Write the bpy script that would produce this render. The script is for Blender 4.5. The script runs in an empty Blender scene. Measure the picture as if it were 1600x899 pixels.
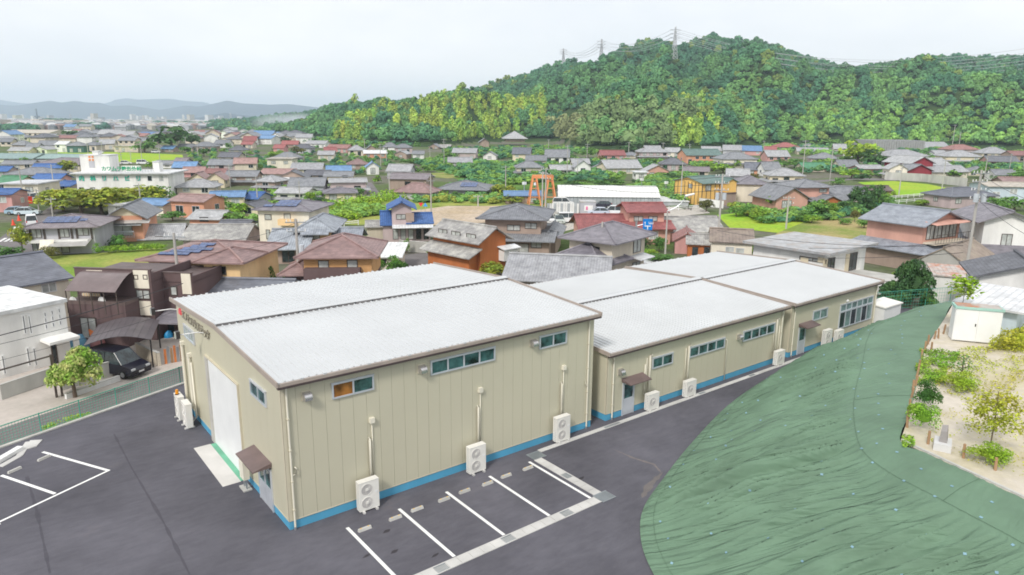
import bpy, bmesh, math, random
from mathutils import Vector, Matrix, noise
from math import sin, cos, tan, atan, radians as R, pi
random.seed(7)
S = bpy.context.scene
COL = S.collection
# ---------------- camera ----------------
F, PITCH, ROLL, YAW = 1114.73, R(13.219), R(0.40), R(52.124)   # focal length in photo pixels (1600 wide)
CAM = Vector((-9.234, -27.063, 16.986))
fw = Vector((cos(YAW)*cos(PITCH), sin(YAW)*cos(PITCH), -sin(PITCH)))
rt0 = Vector((sin(YAW), -cos(YAW), 0)); up0 = rt0.cross(fw)
rt = rt0*cos(ROLL)+up0*sin(ROLL); up = -rt0*sin(ROLL)+up0*cos(ROLL)
FH = Vector((cos(YAW), sin(YAW), 0)); RH = rt0.copy()
cd = bpy.data.cameras.new('camera'); co = bpy.data.objects.new('camera', cd); COL.objects.link(co)
cd.sensor_width = 36; cd.lens = 36*F/1600; cd.clip_end = 40000; cd.clip_start = 0.1
co.matrix_world = Matrix(((rt.x, up.x, -fw.x, CAM.x), (rt.y, up.y, -fw.y, CAM.y), (rt.z, up.z, -fw.z, CAM.z), (0, 0, 0, 1)))
S.camera = co
# ---------------- sky, sun, exposure ----------------
SUN_EL, SUN_AZ = 43, 208     # sun lamp: elevation, and world angle (ccw from +X) it comes from
W = bpy.data.worlds.new('World'); S.world = W; W.use_nodes = True
nt = W.node_tree; nt.nodes.clear()
def N(t, **k):
    n = nt.nodes.new(t)
    for a, b in k.items(): setattr(n, a, b)
    return n
sky = N('ShaderNodeTexSky', sky_type='NISHITA', sun_disc=False)
sky.sun_elevation = R(SUN_EL); sky.sun_rotation = R(90-SUN_AZ); sky.air_density = 1.0; sky.dust_density = 2.0
tc = N('ShaderNodeTexCoord'); mp = N('ShaderNodeMapping'); mp.inputs['Scale'].default_value = (1, 1, 3.2)
ns = N('ShaderNodeTexNoise'); ns.inputs['Scale'].default_value = 2.2; ns.inputs['Detail'].default_value = 6; ns.inputs['Roughness'].default_value = 0.55
ra = N('ShaderNodeValToRGB'); ra.color_ramp.elements[0].position = 0.32; ra.color_ramp.elements[1].position = 0.68
ra.color_ramp.elements[0].color = (0.575, 0.59, 0.615, 1); ra.color_ramp.elements[1].color = (0.715, 0.71, 0.705, 1)
bg1 = N('ShaderNodeBackground'); bg1.inputs['Strength'].default_value = 0.10
bg2 = N('ShaderNodeBackground'); bg2.inputs['Strength'].default_value = 1.0
mx = N('ShaderNodeMixShader'); mx.inputs[0].default_value = 0.93
ow = N('ShaderNodeOutputWorld')
L = nt.links.new
L(sky.outputs[0], bg1.inputs[0]); L(tc.outputs['Generated'], mp.inputs[0]); L(mp.outputs[0], ns.inputs[0]); L(ns.outputs[0], ra.inputs[0]); L(ra.outputs[0], bg2.inputs[0])
L(bg1.outputs[0], mx.inputs[1]); L(bg2.outputs[0], mx.inputs[2]); L(mx.outputs[0], ow.inputs[0])
sl = bpy.data.lights.new('sun', 'SUN'); sl.energy = 1.5; sl.angle = R(10); sl.color = (1, 0.96, 0.9)
so = bpy.data.objects.new('sun', sl); COL.objects.link(so); so.location = (0, 0, 300)
sd = Vector((cos(R(SUN_AZ))*cos(R(SUN_EL)), sin(R(SUN_AZ))*cos(R(SUN_EL)), sin(R(SUN_EL))))
so.rotation_euler = sd.to_track_quat('Z', 'Y').to_euler()
S.view_settings.view_transform = 'Standard'; S.view_settings.look = 'None'; S.view_settings.gamma = 1; S.view_settings.exposure = 0.78
S.render.engine = 'CYCLES'; S.cycles.max_bounces = 5; S.cycles.diffuse_bounces = 3; S.cycles.volume_bounces = 2; S.cycles.filter_width = 1.75
# ---------------- geometry of the view ----------------
def ray(x, y): return fw+rt*((x-800)/F)+up*((449.5-y)/F)
def at(x, y, z=-1.0):
    d = ray(x, y); return CAM+d*((z-CAM.z)/d.z)
def far(x, y, D):                       # the point seen at a photo pixel, D metres ahead
    d = ray(x, y); return CAM+d*(D/d.dot(FH))
def onY(x, y, Y=0.0):
    d = ray(x, y); return CAM+d*((Y-CAM.y)/d.y)
def onX(x, y, X=0.0):
    d = ray(x, y); return CAM+d*((X-CAM.x)/d.x)
def px_of(P):
    d = P-CAM; z = d.dot(fw); return 800+F*d.dot(rt)/z, 449.5-F*d.dot(up)/z
def z_over(P, y):                       # height over point P that shows at photo row y
    lo, hi = -30.0, 400.0
    for _ in range(40):
        m = (lo+hi)/2
        if px_of(Vector((P.x, P.y, m)))[1] > y: lo = m
        else: hi = m
    return lo
# ---------------- materials ----------------
MC = {}
def mat(key, col, rough=0.8, kind='plain', metal=0.0, spec=0.5, s=1.0, col2=None, amt=0.12):
    if key in MC: return MC[key]
    m = bpy.data.materials.new(key); m.use_nodes = True; t = m.node_tree; n = t.nodes; l = t.links.new
    b = n['Principled BSDF']; b.inputs['Roughness'].default_value = rough; b.inputs['Metallic'].default_value = metal
    b.inputs['Specular IOR Level'].default_value = spec
    c = (*col, 1); MC[key] = m
    def new(ty, **k):
        q = n.new(ty)
        for a, v in k.items(): setattr(q, a, v)
        return q
    def mixrgb(bt, f, a, bb):
        q = new('ShaderNodeMix', data_type='RGBA', blend_type=bt)
        if hasattr(f, 'links'): l(f, q.inputs[0])
        else: q.inputs[0].default_value = f
        for i, v in ((6, a), (7, bb)):
            if hasattr(v, 'links'): l(v, q.inputs[i])
            else: q.inputs[i].default_value = v
        return q.outputs[2]
    def ramp(f, p0, c0, p1, c1):
        q = new('ShaderNodeValToRGB'); e = q.color_ramp.elements
        e[0].position = p0; e[0].color = c0; e[1].position = p1; e[1].color = c1; l(f, q.inputs[0]); return q.outputs[0]
    def nz(sc, det=4, vec=None, ro=0.6):
        q = new('ShaderNodeTexNoise'); q.inputs['Scale'].default_value = sc; q.inputs['Detail'].default_value = det; q.inputs['Roughness'].default_value = ro
        if vec is not None: l(vec, q.inputs[0])
        return q.outputs[0]
    def bump(h, st, dist=0.02, prev=None):
        q = new('ShaderNodeBump'); q.inputs['Strength'].default_value = st; q.inputs['Distance'].default_value = dist; l(h, q.inputs['Height'])
        if prev: l(prev, q.inputs['Normal'])
        l(q.outputs[0], b.inputs['Normal']); return q.outputs[0]
    g = new('ShaderNodeNewGeometry'); tcn = new('ShaderNodeTexCoord'); oi = new('ShaderNodeObjectInfo')
    P = g.outputs['Position']
    def mapping(vec, sc):
        q = new('ShaderNodeMapping'); q.inputs['Scale'].default_value = sc; l(vec, q.inputs[0]); return q.outputs[0]
    lo = tuple(x*(1-amt*2) for x in col)+(1,); hi = tuple(min(1, x*(1+amt)) for x in col)+(1,)
    if kind == 'plain':
        o = ramp(nz(0.9*s, 5, P), 0.3, lo, 0.7, hi); l(o, b.inputs['Base Color'])
    elif kind == 'stucco':
        o = ramp(nz(0.5*s, 6, mapping(P, (1, 1, 0.35))), 0.28, lo, 0.65, hi); l(o, b.inputs['Base Color']); bump(nz(14, 3, P), 0.35, 0.01)
    elif kind in ('tile', 'metalroof', 'slate'):
        uv = tcn.outputs['UV']; sep = new('ShaderNodeSeparateXYZ'); l(uv, sep.inputs[0])
        def mth(op, a, v=None, w=None):
            q = new('ShaderNodeMath', operation=op)
            for i, x in enumerate((a, v, w)):
                if x is None: continue
                if hasattr(x, 'links'): l(x, q.inputs[i])
                else: q.inputs[i].default_value = x
            return q.outputs[0]
        pu, pv = {'tile': (0.30, 0.28), 'metalroof': (0.42, 50), 'slate': (0.9, 0.30)}[kind]
        fu = mth('FRACT', mth('DIVIDE', sep.outputs[0], pu)); fv = mth('FRACT', mth('DIVIDE', sep.outputs[1], pv))
        wu = mth('ABSOLUTE', mth('SUBTRACT', fu, 0.5))              # 0 middle, .5 joint
        if kind == 'tile': h = mth('ADD', mth('MULTIPLY', mth('COSINE', mth('MULTIPLY', fu, 6.283)), 0.5), mth('MULTIPLY', fv, -0.6))
        elif kind == 'slate': h = mth('MULTIPLY', fv, -1.0)
        else: h = mth('GREATER_THAN', wu, 0.42)
        bump(h, 0.9, 0.045)
        joint = mth('GREATER_THAN', fv, 0.86) if kind != 'metalroof' else mth('GREATER_THAN', wu, 0.43)
        if kind == 'tile': joint = mth('MAXIMUM', joint, mth('MULTIPLY', mth('GREATER_THAN', wu, 0.40), 0.8))
        base = ramp(nz(1.1*s, 6, P), 0.3, lo, 0.7, hi)
        vo = new('ShaderNodeTexVoronoi'); vo.inputs['Scale'].default_value = 1.0
        l(mapping(uv, (1/pu if kind == 'tile' else 1.2, 1/min(pv, 3), 1)), vo.inputs[0])
        sp = new('ShaderNodeSeparateColor'); l(vo.outputs['Color'], sp.inputs[0])
        base = mixrgb('MULTIPLY', 0.6 if kind != 'metalroof' else 0.0, base, ramp(sp.outputs[0], 0.0, (0.72, 0.72, 0.74, 1), 1.0, (1.12, 1.12, 1.1, 1)))
        j2 = mth('MULTIPLY', joint, 0.38 if kind != 'metalroof' else 0.22)
        base = mixrgb('MIX', j2, base, tuple(x*0.3 for x in col)+(1,))
        if col2: base = mixrgb('MIX', ramp(nz(0.8*s, 7, P, 0.7), 0.48, (0, 0, 0, 1), 0.62, (1, 1, 1, 1)), base, (*col2, 1))
        base = mixrgb('MULTIPLY', 1.0, base, ramp(oi.outputs['Random'], 0, (0.86, 0.86, 0.88, 1), 1, (1.1, 1.1, 1.08, 1)))
        l(base, b.inputs['Base Color'])
    elif kind == 'leaf':
        r = ramp(g.outputs['Random Per Island'], 0.0, tuple(x*0.45 for x in col)+(1,), 1.0, tuple(min(1, x*1.7) for x in col)+(1,))
        if col2: r = mixrgb('MIX', ramp(nz(0.55*s, 3, P), 0.42, (0, 0, 0, 1), 0.62, (1, 1, 1, 1)), r, mixrgb('MULTIPLY', 1, ramp(g.outputs['Random Per Island'], 0, (.6, .6, .6, 1), 1, (1.3, 1.3, 1.3, 1)), (*col2, 1)))
        r = mixrgb('MULTIPLY', 1.0, r, ramp(oi.outputs['Random'], 0, (0.75, 0.8, 0.85, 1), 1, (1.2, 1.15, 1.0, 1)))
        l(r, b.inputs['Base Color'])
        tr = new('ShaderNodeBsdfTranslucent'); l(r, tr.inputs[0]); ms = new('ShaderNodeMixShader'); ms.inputs[0].default_value = 0.28
        l(b.outputs[0], ms.inputs[1]); l(tr.outputs[0], ms.inputs[2]); l(ms.outputs[0], n['Material Output'].inputs[0])
    elif kind == 'forest':
        at_ = new('ShaderNodeAttribute', attribute_name='tint', attribute_type='INSTANCER')
        r = ramp(g.outputs['Random Per Island'], 0.0, (0.74, 0.76, 0.78, 1), 1.0, (1.25, 1.23, 1.18, 1))
        r = mixrgb('MULTIPLY', 1, at_.outputs['Color'], r); l(r, b.inputs['Base Color'])
    elif kind == 'asphalt':
        a = ramp(nz(0.16, 8, P, 0.62), 0.32, lo, 0.70, hi)
        a = mixrgb('MULTIPLY', 0.7, a, ramp(nz(1.1, 6, mapping(P, (1, 3.0, 1)), 0.7), 0.35, (0.82, 0.82, 0.84, 1), 0.7, (1.12, 1.11, 1.1, 1)))
        a = mixrgb('MULTIPLY', 0.8, a, ramp(nz(34, 2, P), 0.3, (0.80, 0.80, 0.80, 1), 0.7, (1.2, 1.2, 1.2, 1)))
        if col2: a = mixrgb('MIX', ramp(nz(0.33, 7, P, 0.75), 0.60, (0, 0, 0, 1), 0.78, (.5, .5, .5, 1)), a, (*col2, 1))
        l(a, b.inputs['Base Color']); bump(nz(60, 2, P), 0.4, 0.008)
    elif kind == 'ground':
        a = ramp(nz(0.02*s, 8, P, 0.65), 0.40, (*col, 1), 0.60, (*(col2 or col), 1))
        a = mixrgb('MULTIPLY', 0.8, a, ramp(nz(min(0.5*s, 2.5), 6, P, 0.7), 0.3, (0.6, 0.6, 0.6, 1) if s < 7 else (.86, .86, .86, 1), 0.7, (1.25, 1.25, 1.25, 1) if s < 7 else (1.08, 1.08, 1.08, 1)))
        l(a, b.inputs['Base Color']); bump(nz(3*s, 4, P), 0.5, 0.1)
    elif kind == 'glass':
        a = ramp(nz(1.3, 3, P), 0.35, lo, 0.65, hi); l(a, b.inputs['Base Color'])
    return m
def leafmat(k, c, c2=None, s=1.0): return mat('leaf_'+k, c, 0.6, 'leaf', spec=0.25, col2=c2, s=s)
# ---------------- mesh builder ----------------
class MB:
    def __init__(self): self.v = []; self.f = []; self.uv = []
    def face(self, pts, uv=None):
        i = len(self.v); self.v += [tuple(p) for p in pts]; self.f.append(list(range(i, i+len(pts))))
        self.uv.append(uv or [(0, 0)]*len(pts))
    def box(self, x0, x1, y0, y1, z0, z1):
        v = [(x0, y0, z0), (x1, y0, z0), (x1, y1, z0), (x0, y1, z0), (x0, y0, z1), (x1, y0, z1), (x1, y1, z1), (x0, y1, z1)]
        i = len(self.v); self.v += v
        for q in ((0, 3, 2, 1), (4, 5, 6, 7), (0, 1, 5, 4), (1, 2, 6, 5), (2, 3, 7, 6), (3, 0, 4, 7)):
            self.f.append([i+k for k in q]); self.uv.append([(0, 0)]*4)
        return self
    def slab(self, pts, th, uvdir=None):
        # polygon pts (ccw from above) extruded down by th; uv: u along uvdir, v up the slope
        pts = [Vector(p) for p in pts]
        e = (Vector(uvdir) if uvdir else pts[1]-pts[0]).normalized(); nn = Vector((0, 0, 0))
        for k in range(len(pts)):
            a, b_ = pts[k], pts[(k+1) % len(pts)]; nn += a.cross(b_)
        nn.normalize(); w = nn.cross(e)
        uv = [(p.dot(e), (p-pts[0]).dot(w)) for p in pts]
        self.face(pts, uv); lo = [p-Vector((0, 0, th)) for p in pts]; self.face(lo[::-1])
        for k in range(len(pts)):
            j = (k+1) % len(pts); self.face([lo[k], lo[j], pts[j], pts[k]])
        return self
    def prism(self, poly, z0, z1):
        b_ = [(x, y, z0) for x, y in poly]; t = [(x, y, z1) for x, y in poly]
        self.face(b_[::-1]); self.face(t)
        for k in range(len(poly)):
            j = (k+1) % len(poly); self.face([b_[k], b_[j], t[j], t[k]])
        return self
    def tube(self, pts, r, n=6, r2=None, cap=True):
        pts = [Vector(p) for p in pts]; rings = []
        for i, p in enumerate(pts):
            d = (pts[min(i+1, len(pts)-1)]-pts[max(i-1, 0)]).normalized()
            a = d.cross(Vector((0, 0, 1)) if abs(d.z) < 0.9 else Vector((1, 0, 0))).normalized(); b_ = d.cross(a)
            rr = r if r2 is None else r+(r2-r)*i/(len(pts)-1)
            base = len(self.v)
            for k in range(n): self.v.append(tuple(p+a*(rr*cos(2*pi*k/n))+b_*(rr*sin(2*pi*k/n))))
            rings.append(base)
        for i in range(len(rings)-1):
            for k in range(n):
                j = (k+1) % n; self.f.append([rings[i]+k, rings[i+1]+k, rings[i+1]+j, rings[i]+j]); self.uv.append([(0, 0)]*4)
        if cap:
            self.f.append([rings[0]+k for k in range(n)]); self.uv.append([(0, 0)]*n)
            self.f.append([rings[-1]+k for k in range(n)][::-1]); self.uv.append([(0, 0)]*n)
        return self
    def xf(self, M):
        self.v = [tuple(M @ Vector(p)) for p in self.v]; return self
    def mesh(self, name, m, smooth=False):
        me = bpy.data.meshes.new(name); me.from_pydata(self.v, [], self.f)
        ul = me.uv_layers.new(name='UVMap'); flat = [c for f in self.uv for p in f for c in p]
        ul.data.foreach_set('uv', flat)
        for q in (m if isinstance(m, (list, tuple)) else [m]): me.materials.append(q)
        if smooth: me.polygons.foreach_set('use_smooth', [True]*len(me.polygons))
        me.update(); return me
    def build(self, name, m, parent=None, smooth=False, loc=None, **props):
        return link(name, self.mesh(name, m, smooth), parent, loc, **props)
def link(name, me, parent=None, loc=None, rz=0, **props):
    o = bpy.data.objects.new(name, me); COL.objects.link(o)
    if parent: o.parent = parent
    if loc: o.location = loc
    if rz: o.rotation_euler.z = rz
    for k, v in props.items(): o[k] = v
    return o
def thing(name, label, cat, loc=(0, 0, 0), rz=0, group=None):
    o = link(name, None, None, loc, rz, label=label, category=cat)
    if group: o['group'] = group
    return o
def struct(name, mb, m, smooth=False): return mb.build(name, m, None, smooth, kind='structure')
AUTO = []       # things whose label is completed by where they stand
LM = [(190, 262, 'the white clinic'), (95, 360, 'the grey house with solar panels'), (195, 350, 'the orange gabled house'), (440, 350, 'the cream house with solar panels'),
      (635, 350, 'the blue-roofed house'), (810, 350, 'the big dark tiled house'), (852, 297, 'the orange gantry'), (950, 300, 'the long white greenhouse'),
      (1005, 345, 'the red-roofed house'), (1115, 295, 'the yellow panelled house'), (720, 295, 'the low house with roof panels'), (1270, 305, 'the salmon tiled house'),
      (1430, 365, 'the orange house with balcony'), (1450, 262, 'the maroon barn'), (1400, 228, 'the netted greenhouse'), (645, 300, 'the purple-roofed house'),
      (800, 212, 'the temple'), (715, 340, 'the sandy lot'), (1270, 390, 'the flat-roofed house'), (540, 400, 'the brown-roofed brick house'), (480, 370, 'the grey tiled old house'),
      (225, 250, 'the rice field'), (40, 298, 'the ribbed cream hall'), (345, 315, 'the cream house with blue roof'), (293, 330, 'the orange house with lean-to roof'), (430, 255, 'the cream block with small windows'), (1100, 245, 'the green-roofed house'), (1000, 190, 'the wooded knoll')]
def auto(o, x, y): AUTO.append((o, x, y))
def finish_labels():
    d = {}
    for o, x, y in AUTO:
        b_ = min(LM, key=lambda q: (abs(q[0]-x)+3)**2+(1.8*(abs(q[1]-y)))**2)
        dx, dy = x-b_[0], (y-b_[1])*1.8
        rel = ('left of' if dx < 0 else 'right of') if abs(dx) > abs(dy) else ('behind' if dy < 0 else 'in front of')
        t = f"{o['label']} {rel} {b_[2]}"; d.setdefault(t, []).append((x, o))
    names = ['leftmost']+[w+' from left' for w in 'second third fourth fifth sixth seventh eighth ninth tenth eleventh twelfth thirteenth fourteenth fifteenth sixteenth seventeenth eighteenth nineteenth twentieth twenty-first twenty-second twenty-third twenty-fourth'.split()]
    for t, L_ in d.items():
        L_.sort(key=lambda q: q[0])
        for i, (x, o) in enumerate(L_):
            s_ = t
            if len(L_) > 1: s_ = t+', '+(names[i] if i < len(L_)-1 or i == 0 else 'rightmost')
            w_ = s_.split()
            while len(w_) > 16 and 'with' in w_:        # keep labels short
                k = w_.index('with'); w_ = w_[:k]+w_[k+3:] if k+3 < len(w_) else w_[:k]
            o['label'] = ' '.join(w_)
# ---------------- palettes ----------------
RC = {  # roofs
 'grey': ((0.27, 0.28, 0.305), 'tile', None), 'dark': ((0.17, 0.175, 0.20), 'tile', None), 'light': ((0.45, 0.455, 0.47), 'tile', None),
 'silver': ((0.36, 0.39, 0.44), 'tile', None), 'purple': ((0.28, 0.245, 0.265), 'tile', None), 'brown': ((0.32, 0.21, 0.20), 'slate', None),
 'redbrown': ((0.36, 0.18, 0.165), 'tile', None), 'red': ((0.38, 0.13, 0.125), 'tile', None), 'pink': ((0.40, 0.25, 0.23), 'metalroof', None),
 'blue': ((0.07, 0.17, 0.44), 'tile', None), 'bluemetal': ((0.16, 0.29, 0.50), 'metalroof', None), 'green': ((0.10, 0.30, 0.16), 'metalroof', None),
 'teal': ((0.30, 0.42, 0.40), 'metalroof', None), 'slatedark': ((0.18, 0.19, 0.225), 'slate', None), 'slategreen': ((0.14, 0.22, 0.20), 'slate', None),
 'white': ((0.72, 0.73, 0.74), 'metalroof', None), 'weather': ((0.38, 0.37, 0.36), 'tile', (0.48, 0.47, 0.44)), 'moss': ((0.30, 0.24, 0.20), 'metalroof', (0.34, 0.28, 0.22)),
 'rust': ((0.55, 0.50, 0.46), 'metalroof', (0.50, 0.20, 0.11)), 'beige': ((0.52, 0.47, 0.40), 'metalroof', None), 'slatebrown': ((0.145, 0.105, 0.10), 'slate', None),
 'slatepurple': ((0.23, 0.215, 0.245), 'slate', None), 'palegrey': ((0.50, 0.51, 0.52), 'metalroof', (0.40, 0.36, 0.33)), 'orange': ((0.62, 0.22, 0.10), 'tile', None)}
WCOL = {'white': (0.80, 0.79, 0.76), 'cream': (0.72, 0.63, 0.46), 'beige': (0.64, 0.57, 0.46), 'grey': (0.46, 0.46, 0.49), 'brown': (0.38, 0.29, 0.24), 'orange': (0.68, 0.34, 0.22),
 'salmon': (0.62, 0.35, 0.28), 'pink': (0.60, 0.33, 0.31), 'mauve': (0.52, 0.42, 0.42), 'darkbrown': (0.135, 0.09, 0.09), 'maroon': (0.30, 0.045, 0.06), 'yellow': (0.80, 0.50, 0.16),
 'peach': (0.86, 0.60, 0.32), 'palegreen': (0.62, 0.66, 0.52), 'teal': (0.08, 0.16, 0.16), 'lightblue': (0.55, 0.64, 0.70), 'ochre': (0.62, 0.40, 0.20), 'rustred': (0.50, 0.17, 0.06), 'concrete': (0.42, 0.41, 0.38), 'palecream': (0.78, 0.72, 0.60), 'brick': (0.60, 0.34, 0.15)}
RNAME = {'grey': 'grey', 'dark': 'dark grey', 'light': 'light grey', 'silver': 'silver grey', 'purple': 'purple-grey', 'redbrown': 'red-brown', 'bluemetal': 'light blue', 'slatedark': 'slate', 'slategreen': 'green',
 'weather': 'weathered grey', 'moss': 'mossy brown', 'rust': 'rusty', 'slatebrown': 'brown', 'slatepurple': 'purple-slate', 'palegrey': 'pale grey', 'teal': 'pale teal'}
WNAME = {'darkbrown': 'dark brown', 'palegreen': 'pale green', 'lightblue': 'pale blue', 'rustred': 'rust-red', 'palecream': 'cream', 'brick': 'brick'}
TNAME = {'gable': 'gable', 'gabley': 'front-gabled', 'hip': 'hip', 'iri': 'hip-and-gable', 'flat': 'flat', 'shed': 'sloping', 'shedx': 'sloping'}
def rmat(k): c, kd, c2 = RC[k]; return mat('roof_'+k, c, 0.55 if kd != 'tile' else 0.6, kd, col2=c2, amt=0.16, spec=0.4)
def wmat(k): return mat('wall_'+k, WCOL[k], 0.85, 'stucco', spec=0.3, amt=0.10)
M_white = mat('white_paint', (0.80, 0.80, 0.79), 0.5, amt=0.04); M_alu = mat('aluminium', (0.62, 0.65, 0.70), 0.35, metal=0.3, amt=0.05)
M_bronze = mat('bronze_frame', (0.09, 0.07, 0.06), 0.45); M_glass = mat('window_glass', (0.030, 0.045, 0.05), 0.08, 'glass', spec=0.8, amt=0.4)
M_curt = mat('curtained_glass', (0.50, 0.52, 0.50), 0.15, 'glass', spec=0.7, amt=0.15); M_conc = mat('concrete', (0.50, 0.49, 0.46), 0.9, 'stucco', amt=0.13)
M_steel = mat('galvanised_steel', (0.42, 0.44, 0.46), 0.4, metal=0.6); M_black = mat('black_rubber', (0.02, 0.02, 0.022), 0.7); M_wood = mat('weathered_wood', (0.36, 0.22, 0.12), 0.8, 'stucco')
M_pole = mat('pole_concrete', (0.44, 0.42, 0.39), 0.85, 'stucco', amt=0.1); M_cable = mat('cable_black', (0.045, 0.045, 0.05), 0.6)
M_solar = mat('solar_cell', (0.045, 0.085, 0.22), 0.12, 'glass', spec=0.8, amt=0.2); M_tealg = mat('teal_glass', (0.05, 0.13, 0.13), 0.08, 'glass', spec=0.9, amt=0.45)
M_darkm = mat('dark_metal', (0.05, 0.045, 0.045), 0.45, metal=0.3)
UC = {}
def unit(w, h, kind):       # shared meshes for windows
    k = (round(w*5)/5, round(h*5)/5, kind)
    if k not in UC:
        w, h = max(k[0], .2), max(k[1], .2); m = MB(); t = 0.07
        m.box(-w/2, w/2, -.07, 0, 0, t); m.box(-w/2, w/2, -.07, 0, h-t, h); m.box(-w/2, -w/2+t, -.07, 0, t, h-t); m.box(w/2-t, w/2, -.07, 0, t, h-t)
        if w > 1.0: m.box(-t/2, t/2, -.065, 0, t, h-t)
        p = MB(); p.face([(-w/2+t, -.03, t), (w/2-t, -.03, t), (w/2-t, -.03, h-t), (-w/2+t, -.03, h-t)])
        UC[k] = (m.mesh('window', M_alu if kind[0] == 'a' else (M_bronze if kind[0] == 'b' else M_white)), p.mesh('pane', {'g': M_glass, 'c': M_curt, 't': M_tealg}[kind[1]]))
    return UC[k]
def window(parent, x, y, z, w, h, kind='bg', rz=0, far_=False):
    a, b_ = unit(w, h, kind); o = link('window', a, parent, (x, y, z), rz)
    link('pane', b_, o); return o
def roof(root, x0, x1, y0, y1, ze, zr, ty, mk, o=0.6, th=0.13, name='roof', cap=True):
    m = MB(); c = MB(); xm, ym = (x0+x1)/2, (y0+y1)/2; M = rmat(mk)
    def capl(a, b_, r=0.11): c.tube([Vector(a)+Vector((0, 0, .03)), Vector(b_)+Vector((0, 0, .03))], r, 5)
    og = o*0.8
    if ty == 'gable':
        s = (zr-ze)/(ym-y0); A = x0-og; B = x1+og
        m.slab([(A, y0-o, ze-s*o), (B, y0-o, ze-s*o), (B, ym, zr), (A, ym, zr)], th); m.slab([(B, y1+o, ze-s*o), (A, y1+o, ze-s*o), (A, ym, zr), (B, ym, zr)], th)
        capl((A, ym, zr), (B, ym, zr), 0.15)
    elif ty == 'gabley':
        s = (zr-ze)/(xm-x0); A = y0-og; B = y1+og
        m.slab([(x0-o, B, ze-s*o), (x0-o, A, ze-s*o), (xm, A, zr), (xm, B, zr)], th); m.slab([(x1+o, A, ze-s*o), (x1+o, B, ze-s*o), (xm, B, zr), (xm, A, zr)], th)
        capl((xm, A, zr), (xm, B, zr), 0.15)
    elif ty in ('hip', 'iri'):
        w, d = x1-x0, y1-y0; h = min(w, d)/2; s = (zr-ze)/h; e = ze-s*o
        if ty == 'iri': h2 = h*0.55
        else: h2 = h
        a = [(x0-o, y0-o, e), (x1+o, y0-o, e), (x1+o, y1+o, e), (x0-o, y1+o, e)]
        if w >= d:
            p, q = (x0+h2, ym, zr), (x1-h2, ym, zr)
            if ty == 'hip':
                m.slab([a[0], a[1], q, p], th); m.slab([a[2], a[3], p, q], th); m.slab([a[1], a[2], q], th); m.slab([a[3], a[0], p], th)
                for u, v in ((a[0], p), (a[3], p), (a[1], q), (a[2], q)): capl(u, v)
            else:
                zz = ze+s*h2; i0, i1, i2, i3 = (x0+h2, y0+h2, zz), (x1-h2, y0+h2, zz), (x1-h2, y1-h2, zz), (x0+h2, y1-h2, zz)
                g = 0.35; p = (p[0]-g, ym, zr); q = (q[0]+g, ym, zr)
                m.slab([a[0], a[1], i1, i0], th); m.slab([a[2], a[3], i3, i2], th); m.slab([a[1], a[2], i2, i1], th); m.slab([a[3], a[0], i0, i3], th)
                m.slab([(i0[0]-g, i0[1], zz+.02), (i1[0]+g, i1[1], zz+.02), q, p], th); m.slab([(i2[0]+g, i2[1], zz+.02), (i3[0]-g, i3[1], zz+.02), p, q], th)
                gb = MB(); gb.face([i3, i0, (i0[0], ym, zr-.1)]); gb.face([i1, i2, (i1[0], ym, zr-.1)]); gb.build('gable_board', wmat('palecream'), root)
                for u, v in ((a[0], i0), (a[3], i3), (a[1], i1), (a[2], i2), (i0, p), (i3, p), (i1, q), (i2, q)): capl(u, v)
            capl(p, q, 0.16)
        else:
            p, q = (xm, y0+h, zr), (xm, y1-h, zr)
            m.slab([a[0], a[1], p], th); m.slab([a[2], a[3], q], th); m.slab([a[1], a[2], q, p], th); m.slab([a[3], a[0], p, q], th)
            for u, v in ((a[0], p), (a[1], p), (a[3], q), (a[2], q), (p, q)): capl(u, v)
    elif ty == 'flat': m.slab([(x0-o, y0-o, ze+.25), (x1+o, y0-o, ze+.25), (x1+o, y1+o, ze+.25), (x0-o, y1+o, ze+.25)], .27); cap = False
    elif ty == 'shed':
        s = (zr-ze)/(y1-y0); m.slab([(x0-o, y0-o, ze-s*o), (x1+o, y0-o, ze-s*o), (x1+o, y1+o, zr+s*o), (x0-o, y1+o, zr+s*o)], th); cap = False
    elif ty == 'shedx':
        s = (zr-ze)/(x1-x0); m.slab([(x0-o, y1+o, ze-s*o), (x0-o, y0-o, ze-s*o), (x1+o, y0-o, zr+s*o), (x1+o, y1+o, zr+s*o)], th); cap = False
    r = m.build(name, M, root)
    if cap and c.v: c.build('ridge_cap', M, r)
    return r
def walls(root, x0, x1, y0, y1, z0, ze, zr, ty, wk, name='wall'):
    m = MB(); M = wmat(wk); xm, ym = (x0+x1)/2, (y0+y1)/2; t = ze-.03
    if ty == 'gable': prof = [(y0, z0), (y1, z0), (y1, t), (ym, zr-.08), (y0, t)]; ax = 'x'
    elif ty == 'gabley': prof = [(x0, z0), (x1, z0), (x1, t), (xm, zr-.08), (x0, t)]; ax = 'y'
    elif ty == 'shed': prof = [(y0, z0), (y1, z0), (y1, zr-.05), (y0, t)]; ax = 'x'
    elif ty == 'shedx': prof = [(x0, z0), (x1, z0), (x1, zr-.05), (x0, t)]; ax = 'y'
    else: m.box(x0, x1, y0, y1, z0, t); return m.build(name, M, root)
    if ax == 'x': a = [(x0, u, v) for u, v in prof]; b_ = [(x1, u, v) for u, v in prof]
    else: a = [(u, y1, v) for u, v in prof]; b_ = [(u, y0, v) for u, v in prof]
    m.face(a); m.face(b_[::-1])
    for k in range(len(prof)):
        j = (k+1) % len(prof); m.face([a[k], b_[k], b_[j], a[j]][::-1])
    return m.build(name, M, root)
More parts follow.
